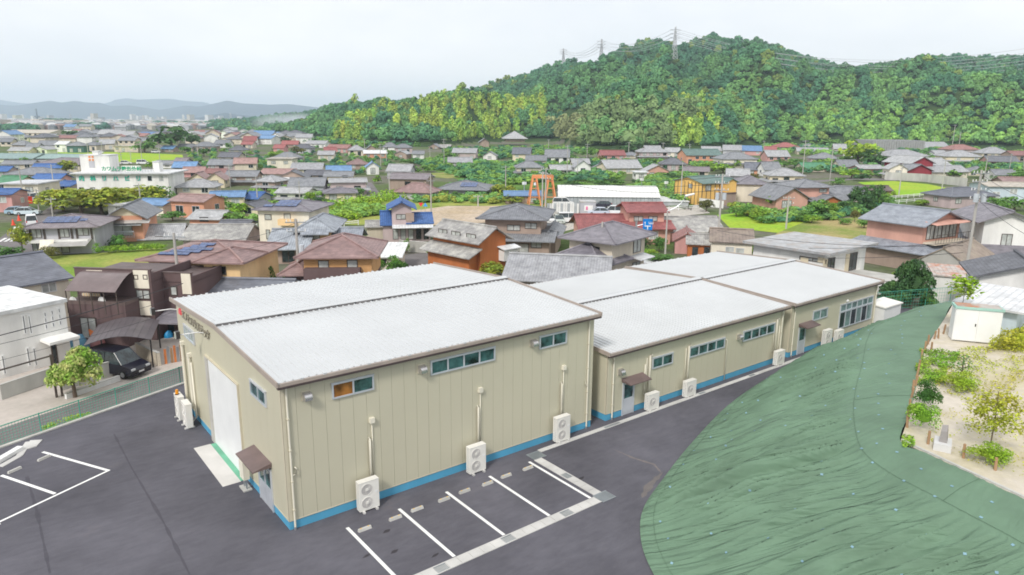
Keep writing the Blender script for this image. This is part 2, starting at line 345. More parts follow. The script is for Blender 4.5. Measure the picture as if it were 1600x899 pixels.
class House:
    """a building laid out from where its front stands; volumes in its own frame"""
    def __init__(s, name, label, cat, x0, x1, yb, yaw=0, z=-1.0, au=False, group=None):
        P = (at(x0, yb, z)+at(x1, yb, z))/2
        s.z = z; s.ang = YAW-pi/2+R(yaw); s.P = P; s.root = thing(name, label, cat, P, s.ang, group)
        s.ex = Vector((cos(s.ang), sin(s.ang), 0)); s.ey = Vector((-sin(s.ang), cos(s.ang), 0)); s.vols = []
        if au: auto(s.root, (x0+x1)/2, yb)
    def loc(s, Q): d = Q-s.P; return Vector((d.dot(s.ex), d.dot(s.ey), Q.z-s.z))
    def plane(s, x, y, yy=0.0):            # photo pixel on the front plane y=yy -> local x,z
        d = ray(x, y); o = CAM-(s.P+s.ey*yy); t = -o.dot(s.ey)/d.dot(s.ey); return s.loc(CAM+d*t)
    def planex(s, x, y, xx):               # photo pixel on a side plane x=xx
        d = ray(x, y); o = CAM-(s.P+s.ex*xx); t = -o.dot(s.ex)/d.dot(s.ex); return s.loc(CAM+d*t)
    def V(s, x0, x1, ye, yr, ty, rk, wk, D=8, yy=0.0, z0=0.0, o=0.55, cap=True, wall=True, yb=None, nm='roof'):
        """volume whose front face spans photo columns x0..x1 on the plane yy, eave seen at row ye, ridge at row yr"""
        y0_, y1_ = ye if isinstance(ye, tuple) else (ye, ye); a = s.plane(x0, y0_, yy); b_ = s.plane(x1, y1_, yy); X0, X1 = min(a.x, b_.x), max(a.x, b_.x); ze = (a.z+b_.z)/2
        if ty == 'flat': zr = ze
        elif ty == 'shedx': zr = ze+max(.3, s.plane(x1, yr, yy).z-ze)
        else:
            dep = {'gable': D/2, 'iri': D/2, 'hip': D/2, 'gabley': 0, 'shed': D}[ty]
            if ty == 'hip': dep = D/2 if X1-X0 > D else (X1-X0)/2
            Q = s.P+s.ex*((X0+X1)/2)+s.ey*(yy+dep); zr = max(ze+0.35, z_over(Q, yr)-s.z)
            if ty != 'shed': zr = min(zr, ze+0.42*(min(D, X1-X0) if ty in ('hip', 'iri') else (D if ty == 'gable' else X1-X0))*1.1)
        if ty in ('gable', 'hip', 'iri', 'gabley', 'shed'):      # ye is where the overhanging eave edge shows
            zo = (s.plane(x0, y0_, yy-o).z+s.plane(x1, y1_, yy-o).z)/2; h_ = {'gable': D/2, 'hip': min(D, X1-X0)/2, 'iri': min(D, X1-X0)/2, 'gabley': (X1-X0)/2, 'shed': D}[ty]; ze = min((zo*h_+zr*o)/(h_+o), zr-.3)
        if wall: walls(s.root, X0, X1, yy, yy+D, z0, ze, zr, ty, wk)
        roof(s.root, X0, X1, yy, yy+D, ze, zr, ty, rk, o, cap=cap, name=nm)
        v = (X0, X1, yy, yy+D, z0, ze, zr); s.vols.append(v); return v
    def W(s, x0, y0, x1, y1, kind='bc', yy=0.0):
        a = s.plane(x0, y0, yy); b_ = s.plane(x1, y1, yy)
        return window(s.root, (a.x+b_.x)/2, yy, min(a.z, b_.z), abs(b_.x-a.x), abs(a.z-b_.z), kind)
    def WX(s, x0, y0, x1, y1, xx, kind='bc', right=True):
        a = s.planex(x0, y0, xx); b_ = s.planex(x1, y1, xx)
        return window(s.root, xx, (a.y+b_.y)/2, min(a.z, b_.z), abs(b_.y-a.y), abs(a.z-b_.z), kind, rz=pi/2 if right else -pi/2)
    def autowin(s, v, both=True, kind=None):
        X0, X1, Y0, Y1, z0, ze, zr = v; w = X1-X0; st = 2 if ze-z0 > 4.4 else 1; hh = (ze-z0)/st
        kind = kind or random.choice(['bc', 'bg', 'wc', 'ag', 'bc']); n = max(1, min(5, int(w/3.0)))
        for k in range(st):
            for i in range(n):
                if random.random() < 0.12: continue
                tall = k == 0 and random.random() < .5; wh = min(hh*.72, 1.9 if tall else 1.15); ww = min(w/n*.65, 1.7)
                zz = z0+k*hh+(0.2 if tall else max(.5, hh-wh-.65)); window(s.root, X0+w*(i+.5)/n, Y0, zz, ww, wh, kind if random.random() < .6 else kind[0]+random.choice('gc'))
            if both:
                for side in (1,) if s.P.dot(RH)-CAM.dot(RH) < 0 else (-1,):
                    window(s.root, X1 if side > 0 else X0, (Y0+Y1)/2+random.uniform(-1, 1), z0+k*hh+hh*.4, min(1.3, (Y1-Y0)*.4), min(1.0, hh*.4), kind, rz=pi/2*side)
    def skirt(s, v, zf, rk, dep=1.1, sides='fr'):   # pent roof round the ground floor
        X0, X1, Y0, Y1, z0, ze, zr = v; z = z0+zf; m = MB(); M = rmat(rk); h = dep*.42
        if 'f' in sides: m.slab([(X0-(dep if 'l' in sides else 0), Y0-dep, z-h), (X1+(dep if 'r' in sides else 0), Y0-dep, z-h), (X1, Y0-.002, z), (X0, Y0-.002, z)], .1)
        if 'r' in sides: m.slab([(X1+dep, Y0-dep, z-h), (X1+dep, Y1+dep, z-h), (X1+.002, Y1, z), (X1+.002, Y0, z)], .1)
        if 'l' in sides: m.slab([(X0-dep, Y1+dep, z-h), (X0-dep, Y0-dep, z-h), (X0-.002, Y0, z), (X0-.002, Y1, z)], .1)
        m.build('pent_roof', M, s.root)
    def solar(s, v, u0, u1, nx, ny, w0=0.15, w1=0.8, fx=0.0):  # panels on the front slope of volume v
        X0, X1, Y0, Y1, z0, ze, zr = v; dep = min(X1-X0, Y1-Y0)/2; sl = (zr-ze)/dep; me = MB(); W_ = X1-X0
        pw = (u1-u0)*W_/nx; ph = (w1-w0)*dep/ny
        me.slab([(0, 0, 0), (pw*.96, 0, 0), (pw*.96, ph*.95, ph*.95*sl), (0, ph*.95, ph*.95*sl)], .05); me = me.mesh('solar_panel', M_solar)
        for j in range(ny):
            for i in range(nx):
                y = w0*dep+j*ph; link('solar_panel', me, s.root, (X0+u0*W_+i*pw+fx*j, Y0+y, ze+y*sl+.14))
def hs(x0, x1, yb, ye, yr, ty, rk, wk, D=8.0, yaw=None, sk=0, cat='house', z=-1.0, lab=None):
    dist = (at((x0+x1)/2, yb, z)-CAM).length
    if yaw is None: yaw = random.choice([-14, -8, 8, 14, 5, -5])
    st = 'two-storey' if (yb-ye)/(F/dist) > 4.4 else 'low'
    lab = lab or f"{WNAME.get(wk, wk)} {st} house with {RNAME.get(rk, rk)} {TNAME[ty]} roof"
    h = House({'house': 'house', 'shed': 'storage_shed', 'building': 'block_building', 'warehouse': 'warehouse'}[cat], lab, cat, x0, x1, yb, yaw, z, True)
    v = h.V(x0, x1, ye, yr, ty, rk, wk, D)
    if dist < 520: h.autowin(v, dist < 330)
    else:
        n = max(1, int((x1-x0)/8)); X0, X1, Y0, Y1, z0, ze, zr = v
        for i in range(n): window(h.root, X0+(X1-X0)*(i+.5)/n, Y0, ze-1.9, 1.8, 1.2, 'bg')
    if sk: h.skirt(v, (v[5]-v[4])*0.55, rk, 1.1, 'frl')
    return h
# ================= THE LOT =================
M_asph = mat('asphalt_new', (0.120, 0.117, 0.137), 0.92, 'asphalt', col2=(0.17, 0.15, 0.15), spec=0.25, amt=0.18)
M_asph2 = mat('asphalt_old', (0.20, 0.185, 0.185), 0.95, 'asphalt', spec=0.2)
M_line = mat('line_paint', (0.84, 0.84, 0.82), 0.7, amt=0.06)
M_clad = mat('beige_cladding', (0.555, 0.525, 0.40), 0.42, 'plain', s=.15, amt=0.03, spec=0.5); M_trim = mat('beige_trim', (0.60, 0.55, 0.42), 0.5, amt=.04)
M_pvc = mat('cream_pvc', (0.76, 0.72, 0.60), 0.4, amt=0.04); M_plinth = mat('blue_plinth', (0.09, 0.36, 0.56), 0.6, 'stucco', amt=0.08)
M_roofw = mat('white_metal_roof', (0.55, 0.565, 0.575), 0.32, 'plain', s=.25, amt=0.035, spec=.5); M_tan = mat('tan_fascia', (0.38, 0.32, 0.28), 0.5, amt=.08); M_dk = mat('dark_gutter', (0.07, 0.05, 0.05), 0.5)
M_ac = mat('ac_white', (0.80, 0.78, 0.73), 0.45, amt=0.04); M_acd = mat('ac_grille', (0.45, 0.43, 0.43), 0.5); M_slot = mat('ac_slot', (0.10, 0.13, 0.18), 0.6)
M_shut = mat('shutter_white', (0.82, 0.83, 0.83), 0.4, amt=.03); M_canopy = mat('canopy_brown', (0.17, 0.12, 0.115), 0.4)
EDGE = [(-46, 1.3), (-9.23, 16.75), (0.79, 20.94), (14, 26.3), (60, 27), (60, -60), (-46, -60)]
mb = MB(); mb.prism(EDGE, -1.2, 0.0); mb.build('parking_lot', M_asph, None, kind='structure')
def strip(a, b_, w, z, m, name, mk, parent=None, **pr):
    a, b_ = Vector(a), Vector(b_); d = (b_-a).normalized(); n_ = Vector((-d.y, d.x))*w/2
    q = MB(); q.face([(a.x-n_.x, a.y-n_.y, z), (b_.x-n_.x, b_.y-n_.y, z), (b_.x+n_.x, b_.y+n_.y, z), (a.x+n_.x, a.y+n_.y, z)]); return q.build(name, mk, parent, **pr)
for i in range(5):
    strip((2.02+2.5*i, -1.25), (2.02+2.5*i, -5.75 if i else -6.9), 0.15, 0.005, None, 'parking_line', M_line, kind='structure')
for a, b_ in [((-7.5, 14.85), (-5.13, 10.5)), ((-9.41+.05, 13.1), (-7.5, 9.5)), ((-11.6, 11.3), (-9.7, 7.9)), ((-13.6, 10), (-11.9, 6.9))]: strip(a, b_, 0.16, 0.005, None, 'parking_line', M_line, kind='structure')
strip((-5.1, 10.55), (-14.5, 5.65), 0.13, 0.009, None, 'parking_line', M_line, kind='structure')
# darker seams where asphalt lanes meet
M_seam = mat('asphalt_joint', (0.090, 0.087, 0.103), 0.95, 'asphalt', spec=.2)
def seam(pts, w):
    q = MB(); pts = [Vector((p.x, p.y)) for p in pts]
    fine = []
    for a, b_ in zip(pts[:-1], pts[1:]):
        for k in range(14): fine.append(a.lerp(b_, k/14))
    for k in range(len(fine)-1):
        a, b_ = fine[k], fine[k+1]; d = (b_-a).normalized(); n_ = Vector((-d.y, d.x))
        wa, wb = [w*(.25+1.0*abs(noise.noise(Vector((f.x*.9, f.y*.9, 3))))) for f in (a, b_)]
        q.face([(*(a-n_*wa), .003), (*(b_-n_*wb), .003), (*(b_+n_*wb), .003), (*(a+n_*wa), .003)])
    q.build('asphalt_seam', M_seam, None, kind='structure')
seam([at(178, 678, 0), at(205, 730, 0), at(255, 815, 0), at(300, 905, 0)], .10); seam([at(42, 745, 0), at(58, 800, 0), at(80, 905, 0)], .12)
# mud trail washed out by the bank and oil stains on the bays
def stain(name, pts, w, col, sd_):
    q = MB(); fine = []
    for a, b_ in zip(pts[:-1], pts[1:]): fine += [Vector(a).lerp(Vector(b_), k/10) for k in range(10)]
    for k in range(len(fine)-1):
        a, b_ = fine[k], fine[k+1]; d = (b_-a).normalized(); n_ = Vector((-d.y, d.x, 0)); f = k/len(fine); wa, wb = [w*sin(pi*min(.99, max(.02, g_)))*(.5+abs(noise.noise(Vector((u.x*2, u.y*2, sd_))))*1.8) for u, g_ in ((a, f), (b_, f+1/len(fine)))]
        q.face([(*(a-n_*wa).xy, .004), (*(b_-n_*wb).xy, .004), (*(b_+n_*wb).xy, .004), (*(a+n_*wa).xy, .004)])
    q.build(name, mat('stain_'+name+str(sd_), col, .95, 'asphalt', spec=.15), None, kind='structure')
stain('mud_trail', [at(958, 702, 0), at(990, 716, 0), at(1022, 726, 0), at(1036, 742, 0)], .10, (.19, .17, .165), 1); stain('mud_trail', [at(1036, 738, 0), at(1015, 758, 0), at(1002, 780, 0)], .22, (.17, .155, .15), 2); stain('mud_trail', [at(955, 610, 0), at(970, 618, 0)], .07, (.26, .19, .13), 3)
for x, y, i in ((598, 834, 4), (566, 873, 5), (674, 872, 6), (610, 866, 7), (905, 750, 8)): p = at(x, y, 0); stain('oil_stain', [p, p+Vector((.45, .12, 0))], .10, (.06, .055, .062), i)
# wheel stops
q = MB(); q.prism([(-.3, -.07), (.3, -.07), (.3, .07), (-.3, .07)], 0, .06); q.v = q.v[:4]+[(x*.97, y*.55, .12) for x, y, z in q.v[4:8]]+q.v[8:]
q = MB(); a = [(-.3, -.075, 0), (.3, -.075, 0), (.3, .075, 0), (-.3, .075, 0)]; b_ = [(-.28, -.045, .12), (.28, -.045, .12), (.28, .045, .12), (-.28, .045, .12)]
q.face(b_)
for k in range(4): q.face([a[k], a[(k+1) % 4], b_[(k+1) % 4], b_[k]])
stopm = q.mesh('wheel_stop', M_conc); r_ = MB(); r_.box(-.2, -.14, -.03, .03, .118, .128); r_.box(.14, .2, -.03, .03, .118, .128)
refm = r_.mesh('reflector', mat('amber_reflector', (.8, .5, .08), .4))
ORD = ['nearest', 'second', 'third', 'fourth', 'fifth', 'sixth', 'seventh']
stops = [at(570, 828, 0), at(618, 811, 0), at(652, 797, 0), at(694, 782, 0), at(726, 769, 0), at(762, 757, 0), at(791, 745, 0), at(825, 733, 0)]
for i, p in enumerate(stops):
    o = link('wheel_stop', stopm, None, (p.x, p.y, 0)); o['category'] = 'wheel stop'; o['group'] = 'concrete wheel stops in the bays'
    o['label'] = 'small concrete wheel stop in the bays beside the beige building, '+(('leftmost' if i == 0 else ['', 'second', 'third', 'fourth', 'fifth', 'sixth', 'seventh'][i]+' from left') if i < 7 else 'rightmost')
    link('reflector', refm, o)
for (x, y, t) in ((69, 717, 'right'), (23, 736, 'left')):
    p = at(x, y, 0); o = link('wheel_stop', stopm, None, (p.x, p.y, 0), R(31)); o.scale = (1.1, 1, .9); o['category'] = 'wheel stop'; o['group'] = 'wheel stops of the left bays'
    o['label'] = f'plain concrete wheel stop in the left bays near the green fence, {t} one'
# drain channels: slabs and gratings laid end to end
M_slab = mat('drain_slab', (0.56, 0.55, 0.53), 0.9, 'stucco', amt=.12); M_grate = mat('steel_grating', (0.33, 0.36, 0.38), 0.45, metal=.4)
def channel(root, a, b_, w, n, grates=(), gap=.012):
    a, b_ = Vector(a), Vector(b_); d = (b_-a); ln = d.length; ang = math.atan2(d.y, d.x); st = ln/n
    sm = MB().box(-st/2+gap, st/2-gap, -w/2+.05, w/2-.05, -.02, .022).mesh('concrete_slab', M_slab)
    g = MB(); g.box(-st/2+gap, st/2-gap, -w/2+.05, -w/2+.09, -.02, .022); g.box(-st/2+gap, st/2-gap, w/2-.09, w/2-.05, -.02, .022)
    for k in range(9): x = -st/2+gap+.02+(st-.05)*k/8; g.box(x, x+.022, -w/2+.09, w/2-.09, -.02, .02)
    gm = g.mesh('steel_grating', M_grate)
    for i in range(n):
        p = a+d*((i+.5)/n); link('steel_grating' if i in grates else 'concrete_slab', gm if i in grates else sm, root, (p.x, p.y, 0), ang)
    e = MB(); e.box(0, ln, -w/2, -w/2+.05, -.02, .03); e.box(0, ln, w/2-.05, w/2, -.02, .03); e.box(0, ln, -w/2, w/2, -.02, .002)
    o = e.build('channel_edge', M_slab, root, loc=(a.x, a.y, 0)); o.rotation_euler.z = ang
def bigrate(root, x, y, sx, sy):
    g = MB(); g.box(-sx, sx, -sy, -sy+.05, -.02, .034); g.box(-sx, sx, sy-.05, sy, -.02, .034)
    for k in range(13): u = -sx+(2*sx-.04)*k/12; g.box(u, u+.035, -sy+.05, sy-.05, -.02, .032)
    g.box(-sx, sx, -sy, sy, -.02, .006); g.build('corner_grating', M_grate, root, loc=(x, y, 0))
dr = thing('slab_drain', 'drain of pale concrete slabs and steel gratings round the parking bays', 'drain', (12.45, -6.0, 0))
dr.location = (0, 0, 0)
channel(dr, (12.55, -1.3), (12.55, -5.72), .48, 9, (4,)); channel(dr, (12.2, -6.05), (-8.6, -6.15), .52, 38, (3, 9, 15, 22, 29)); bigrate(dr, 12.75, -.95, .40, .36); bigrate(dr, 12.62, -6.05, .42, .36)
dk = thing('kerb_drain', 'narrow pale concrete drain along the foot of the beige buildings', 'drain', (0, 0, 0))
channel(dk, (13.2, -.66), (40.5, -.58), .30, 45, (8, 9, 22, 31))
# ---------------- factory buildings ----------------
def prismZ(m, a, b_, z0, z1): return m
def factory(X, Y, Lx, D, He, Hr, label, pan_w, ribs, name='factory_building', gable_left=True, wpan=.606):
    root = thing(name, label, 'industrial building', (X, Y, 0)); o = .18; ov = .12; h2 = D/2; s = (Hr-He)/h2
    # wall panels: front and back one by one, gables as pentagons
    n = int(Lx/wpan); w = Lx/n
    pm = MB(); c = .005; pm.box(c, w-c, 0, .05, .42, He-.06); pm = pm.mesh('wall_panel', M_clad)
    for i in range(n): link('wall_panel', pm, root, (i*w, 0, 0))
    core = MB(); prof = [(.03, .4), (D-.03, .4), (D-.03, He-.08), (h2, Hr-.08), (.03, He-.08)]
    A = [(.045, u, v) for u, v in prof]; B = [(Lx-.045, u, v) for u, v in prof]; core.face(A[::-1]); core.face(B)
    for k in range(5): core.face([A[k], A[(k+1) % 5], B[(k+1) % 5], B[k]])
    core.build('wall_core', mat('clad_joint', (.34, .31, .24), .7), root)
    ng = int(D/.9); wg = D/ng
    for side, xx in ((0, 0.0), (1, Lx-.05)):
        for i in range(ng):
            y0, y1 = i*wg+.004, (i+1)*wg-.004; t0 = He+s*(h2-abs(h2-y0))-.09; t1 = He+s*(h2-abs(h2-y1))-.09
            g = MB(); v = [(xx, y0, .42), (xx+.05, y0, .42), (xx+.05, y1, .42), (xx, y1, .42), (xx, y0, t0), (xx+.05, y0, t0), (xx+.05, y1, t1), (xx, y1, t1)]
            for q_ in ((0, 3, 2, 1), (4, 5, 6, 7), (0, 1, 5, 4), (1, 2, 6, 5), (2, 3, 7, 6), (3, 0, 4, 7)): g.face([v[k] for k in q_])
            g.build('gable_panel', M_clad, root)
    pl = MB(); pl.box(.015, Lx-.015, .015, D-.015, -.05, .42); pl.build('plinth', M_plinth, root)
    bt = MB(); bt.box(-.012, Lx+.012, -.012, .0, .40, .44); bt.box(-.012, 0, -.012, D, .40, .44); bt.box(-.01, .14, -.01, -.001, .44, He-.1); bt.box(-.01, -.001, -.01, .14, .44, He-.1); bt.build('base_flashing', M_trim, root)
    # roof panels
    nr = max(1, round((Lx+2*o)/pan_w)); pw = (Lx+2*o)/nr
    for side in (0, 1):
        def P(u, v, dz=0):        # u along, v 0 eave..1 ridge
            y = -ov-.1+(h2+ov+.1)*v; z = He+s*y+dz
            return (u, y if side == 0 else D-y, z)
        for t in (0, 1):
            m = MB()
            def quad(u0, u1, z, zt=0):
                f = [P(u0, 0, z), P(u1, 0, z), P(u1, 1, z), P(u0, 1, z)]; m.face(f if side == 0 else f[::-1])
            rw = pw/ribs
            for k in range(ribs):
                u = k*rw; quad(u+.045, u+rw-.045, .03)
                a = [P(u-.045, 0, .03), P(u-.025, 0, .08), P(u+.025, 0, .08), P(u+.045, 0, .03)]; b_ = [P(u-.045, 1, .03), P(u-.025, 1, .08), P(u+.025, 1, .08), P(u+.045, 1, .03)]
                for j in range(3): f = [a[j], a[j+1], b_[j+1], b_[j]]; m.face(f if side == 0 else f[::-1])
                m.face(a)
            quad(0, pw, -.03); f = [P(0, 0, -.03), P(pw, 0, -.03), P(pw, 0, .03), P(0, 0, .03)]; m.face(f)
            if t == 1: y = P(0, 0)[1]; m.box(-.07, .07, min(y, y+(.10 if side else -.10)), max(y, y+(.10 if side else -.10)), He-.03, He+.075)
            if t == 0: plain = m.mesh('roof_panel', M_roofw)
            else: tab = m.mesh('roof_panel', M_roofw)
        for i in range(nr): link('roof_panel', tab if (i*ribs) % 3 == 0 else plain, root, (-o+i*pw, 0, 0))
    MB().box(-o, Lx+o, -ov-.21, -ov-.105, He-.13, He+.01).build('eave_fascia', M_tan, root); MB().box(-o, Lx+o, D+ov+.105, D+ov+.21, He-.13, He+.01).build('eave_fascia', M_tan, root)
    MB().box(-o-.02, Lx+o+.02, -ov-.25, -ov-.07, He-.22, He-.132).build('gutter', M_dk, root); MB().box(-o, Lx+o, D+ov+.07, D+ov+.2, He-.22, He-.132).build('gutter', M_dk, root)
    for xx in (-o-.08, Lx+o-.02):
        for a, b_, c_ in ((-ov-.25, h2, 1), (h2, D+ov+.25, -1)):
            za = He+s*(a if c_ > 0 else D-a); zb = He+s*(b_ if c_ > 0 else D-b_); g = MB()
            for (q0, q1, r0, r1) in ((0, .08, -.10, .11), (.02, .06, .11, .135)):
                v = [(xx+q0, a, za+r0), (xx+q1, a, za+r0), (xx+q1, b_, zb+r0), (xx+q0, b_, zb+r0), (xx+q0, a, za+r1), (xx+q1, a, za+r1), (xx+q1, b_, zb+r1), (xx+q0, b_, zb+r1)]
                for q_ in ((0, 3, 2, 1), (4, 5, 6, 7), (0, 1, 5, 4), (1, 2, 6, 5), (2, 3, 7, 6), (3, 0, 4, 7)): g.face([v[k] for k in q_])
            g.build('gable_trim', M_tan, root)
    rc = MB(); rc.slab([(-o, h2-.30, Hr+.14), (Lx+o, h2-.30, Hr+.14), (Lx+o, h2, Hr+.20), (-o, h2, Hr+.20)], .02); rc.slab([(Lx+o, h2+.30, Hr+.14), (-o, h2+.30, Hr+.14), (-o, h2, Hr+.20), (Lx+o, h2, Hr+.20)], .02)
    rc.build('ridge_cap', M_roofw, root)
    n3 = int((Lx+2*o)/1.0)
    cm = MB().box(.07, (Lx+2*o)/n3-.07, h2-.34, h2-.30, Hr-.02, Hr+.125).mesh('ridge_closure', mat('closure_grey', (.16, .15, .15), .6))
    for i in range(n3): link('ridge_closure', cm, root, (-o+i*(Lx+2*o)/n3, 0, 0))
    return root
def ribbon(root, x0, x1, z0, z1, n, glass=None, y=0.0, rz=0, xx=None, amber=False):
    """aluminium ribbon window of n lights on the front (or left gable when xx is given)"""
    w = x1-x0; h = z1-z0; t = .07; m = MB()
    m.box(0, w, -.08, -.002, 0, t); m.box(0, w, -.08, -.002, h-t, h)
    for k in range(n+1): x = k*(w-t)/n; m.box(x, x+t, -.08 if k in (0, n) else -.075, -.002, t, h-t)
    m.box(-.03, w+.03, -.10, -.002, h, h+.03)
    ang = 0 if xx is None else -pi/2
    loc = (x0, y, z0) if xx is None else (xx, x1, z0)
    o = m.build('window', M_alu, root, loc=loc); o.rotation_euler.z = ang
    pw = (w-t)/n-t; pm = MB(); pm.face([(0, -.035, t), (pw, -.035, t), (pw, -.035, h-t), (0, -.035, h-t)])
    pm = pm.mesh('pane', glass or M_tealg)
    for k in range(n):
        p = link('pane', pm, o, (t+k*(w-t)/n, 0, 0))
        if amber and k == 0:
            mt = mat('amber_glass', (.30, .13, .03), .15, 'glass', amt=.4); pc = pm.copy(); pc.materials[0] = mt; p.data = pc
    return o
def vent(root, x, z, y=0):
    m = MB(); m.box(-.2, .2, -.03, -.001, -.22, .22); o = m.build('vent_plate', M_trim, root, loc=(x, y, z))
    h = MB(); pr = [(-.03, -.18), (-.03, .17)]+[(-.03-.30*sin(a), -.02+.19*cos(a)) for a in [R(k*15) for k in range(0, 7)]]+[(-.33, -.15)]
    a = [(-.16, u, v) for u, v in pr]; b_ = [(.16, u, v) for u, v in pr]; h.face(a); h.face(b_[::-1])
    for k in range(1, len(pr)): j = (k+1) % len(pr); h.face([a[k], a[j], b_[j], b_[k]])
    h.build('vent_hood', mat('stainless', (.62, .60, .60), .25, metal=.8), o)
def pipe(root, pts, r, name='pipe', m=None): return MB().tube(pts, r, 8).build(name, m or M_pvc, root, smooth=True)
def downpipe(root, x, z1, y=-.07, el=None):
    m = MB().tube([(x, y, .0), (x, y, z1)], .045, 8); o = m.build('downpipe', M_pvc, root)
    b_ = MB()
    for z in (.9, 2.2, 3.6, 5): 
        if z < z1: b_.box(x-.055, x+.055, y-.055, 0, z, z+.04)
    b_.build('bracket', M_trim, o); MB().tube([(x, y, 0), (x, y, .14)], .055, 8).build('pipe_shoe', M_steel, o)
def acpipes(root, x, zb, zj, xj=None, box=True, ztop=1.2):
    pipe(root, [(x, -.10, ztop), (x, -.10, zb-.03), (x+.03, -.04, zb+.05)], .06, 'pipe_cover')
    xj = xj or x+.16
    pipe(root, [(xj, -.05, ztop), (xj, -.05, zj-.1)], .022, 'conduit')
    if box: MB().box(xj-.11, xj+.11, -.16, -.001, zj-.12, zj+.12).build('junction_box', M_pvc, root)
b1 = factory(0, 0, 17.57, 16.7, 6.68, 7.10, 'tall beige metal building with white ribbed roof and big shutter, nearest the camera', .335, 1)
b2 = factory(18.75, 0, 17.9, 15.6, 4.19, 4.66, 'low middle beige metal building with white roof, between the tall and far ones', 1.0, 3)
b3 = factory(37.73, 0.04, 12.9, 16.0, 4.14, 4.52, 'far beige metal building with white roof and large gridded window', 1.0, 3)
ribbon(b1, 2.18, 4.13, 5.40, 6.10, 2, amber=True); ribbon(b1, 7.04, 10.75, 5.40, 6.10, 4); ribbon(b1, 13.61, 15.51, 5.38, 6.08, 2)
for x in (1.06, 6.55, 13.17): vent(b1, x, 5.85)
acpipes(b1, 3.79, 3.15, 4.0); acpipes(b1, 9.68, 3.19, 4.04); acpipes(b1, 15.19, 3.16, 4.03); downpipe(b1, .22, 6.4); downpipe(b1, 17.15, 6.4)
pipe(b1, [(.22, -.07, 2.5), (.42, -.09, 2.52), (.44, -.09, 2.75), (.36, -.05, 2.85)], .03, 'elbow_pipe'); pipe(b1, [(17.15, -.07, 2.6), (17.0, -.09, 2.62), (16.98, -.09, 2.8), (17.02, -.05, 2.9)], .03, 'elbow_pipe')
def L2(x): return x-18.75
ribbon(b2, L2(22.55), L2(24.43), 2.38, 3.08, 2); ribbon(b2, L2(26.04), L2(29.68), 2.38, 3.07, 4); ribbon(b2, L2(31.72), L2(35.49), 2.38, 3.10, 4)
vent(b2, L2(19.79), 2.83); vent(b2, L2(31.2), 2.85); downpipe(b2, L2(19.2), 4.0); downpipe(b2, L2(36.35), 4.0)
for x, t in ((22.25, 3.30), (25.89, 3.2), (35.65, 3.3)): pipe(b2, [(L2(x), -.10, .9), (L2(x), -.10, t), (L2(x)+.22, -.08, t+.03)], .06, 'pipe_cover'); pipe(b2, [(L2(x)-.2, -.05, .9), (L2(x)-.2, -.05, t-.1)], .025, 'conduit')
pipe(b2, [(L2(21.88), -.08, .9), (L2(21.88), -.08, 2.85)], .035, 'conduit'); pipe(b2, [(L2(29.89), -.07, .05), (L2(29.89), -.07, 2.85), (L2(29.8), -.03, 2.92)], .035, 'drain_pipe'); pipe(b2, [(L2(36.1), -.06, .5), (L2(36.1), -.06, 2.75)], .03, 'conduit')
def L3(x): return x-37.73
ribbon(b3, L3(40.61), L3(42.7), 2.32, 3.08, 2, M_curt if False else mat('mid_glass', (.20, .30, .29), .1, 'glass', spec=.8, amt=.25))
big = ribbon(b3, L3(44.63), L3(49.92), 2.36, 2.97, 6, mat('mid_glass', (0, 0, 0))); lowr = ribbon(b3, L3(44.63), L3(49.92), .98, 2.355, 6, mat('mid_glass', (0, 0, 0)))
for k, c in enumerate(lowr.children):
    if k % 2 == 0: pc = c.data.copy(); pc.materials[0] = M_glass; c.data = pc
downpipe(b3, .3, 3.95); downpipe(b3, 12.6, 3.95)
MB().tube([(L3(45.6), -.12, 3.12), (L3(45.6), -.02, 3.2)], .12, 8).build('wall_lamp', M_white, b3)
def door(root, x0, x1, z1, single=True, xx=None):
    w = x1-x0; m = MB(); m.box(-.05, w+.05, -.07, -.002, z1, z1+.06); m.box(-.05, 0, -.07, -.002, .0, z1); m.box(w, w+.05, -.07, -.002, 0, z1)
    ang = 0 if xx is None else -pi/2; o = m.build('door_frame', M_alu, root, loc=(x0, 0, 0) if xx is None else (xx, x1, 0)); o.rotation_euler.z = ang
    n = 1 if single else 2; lw = w/n
    for k in range(n):
        a = k*lw; d = MB(); d.box(a+.01, a+lw-.01, -.055, -.01, .02, z1*.52); d.box(a+.01, a+.08, -.055, -.01, z1*.52, z1); d.box(a+lw-.08, a+lw-.01, -.055, -.01, z1*.52, z1); d.box(a+.08, a+lw-.08, -.055, -.01, z1-.08, z1)
        l_ = d.build('door', M_alu, o); p = MB(); p.face([(a+.08, -.03, z1*.52), (a+lw-.08, -.03, z1*.52), (a+lw-.08, -.03, z1-.08), (a+.08, -.03, z1-.08)]); p.build('door_glass', M_tealg, l_)
    return o
def canopy(root, x0, x1, z, dep=.75, xx=None):
    m = MB(); w = x1-x0; m.slab([(0, -dep, -.20), (w, -dep, -.20), (w, 0, 0), (0, 0, 0)], .05); m.face([(0, -.02, -.05), (0, -dep, -.25), (0, -.02, -.2)]); m.face([(w, -.02, -.05), (w, -.02, -.2), (w, -dep, -.25)])
    o = m.build('door_canopy', M_canopy, root, loc=(x0, 0, z) if xx is None else (xx, x1, z)); o.rotation_euler.z = 0 if xx is None else -pi/2
door(b2, L2(20.1), L2(21.0), 2.0); canopy(b2, L2(19.95), L2(21.75), 2.36); door(b3, L3(38.9), L3(39.75), 2.05); canopy(b3, L3(38.8), L3(40.6), 2.42)
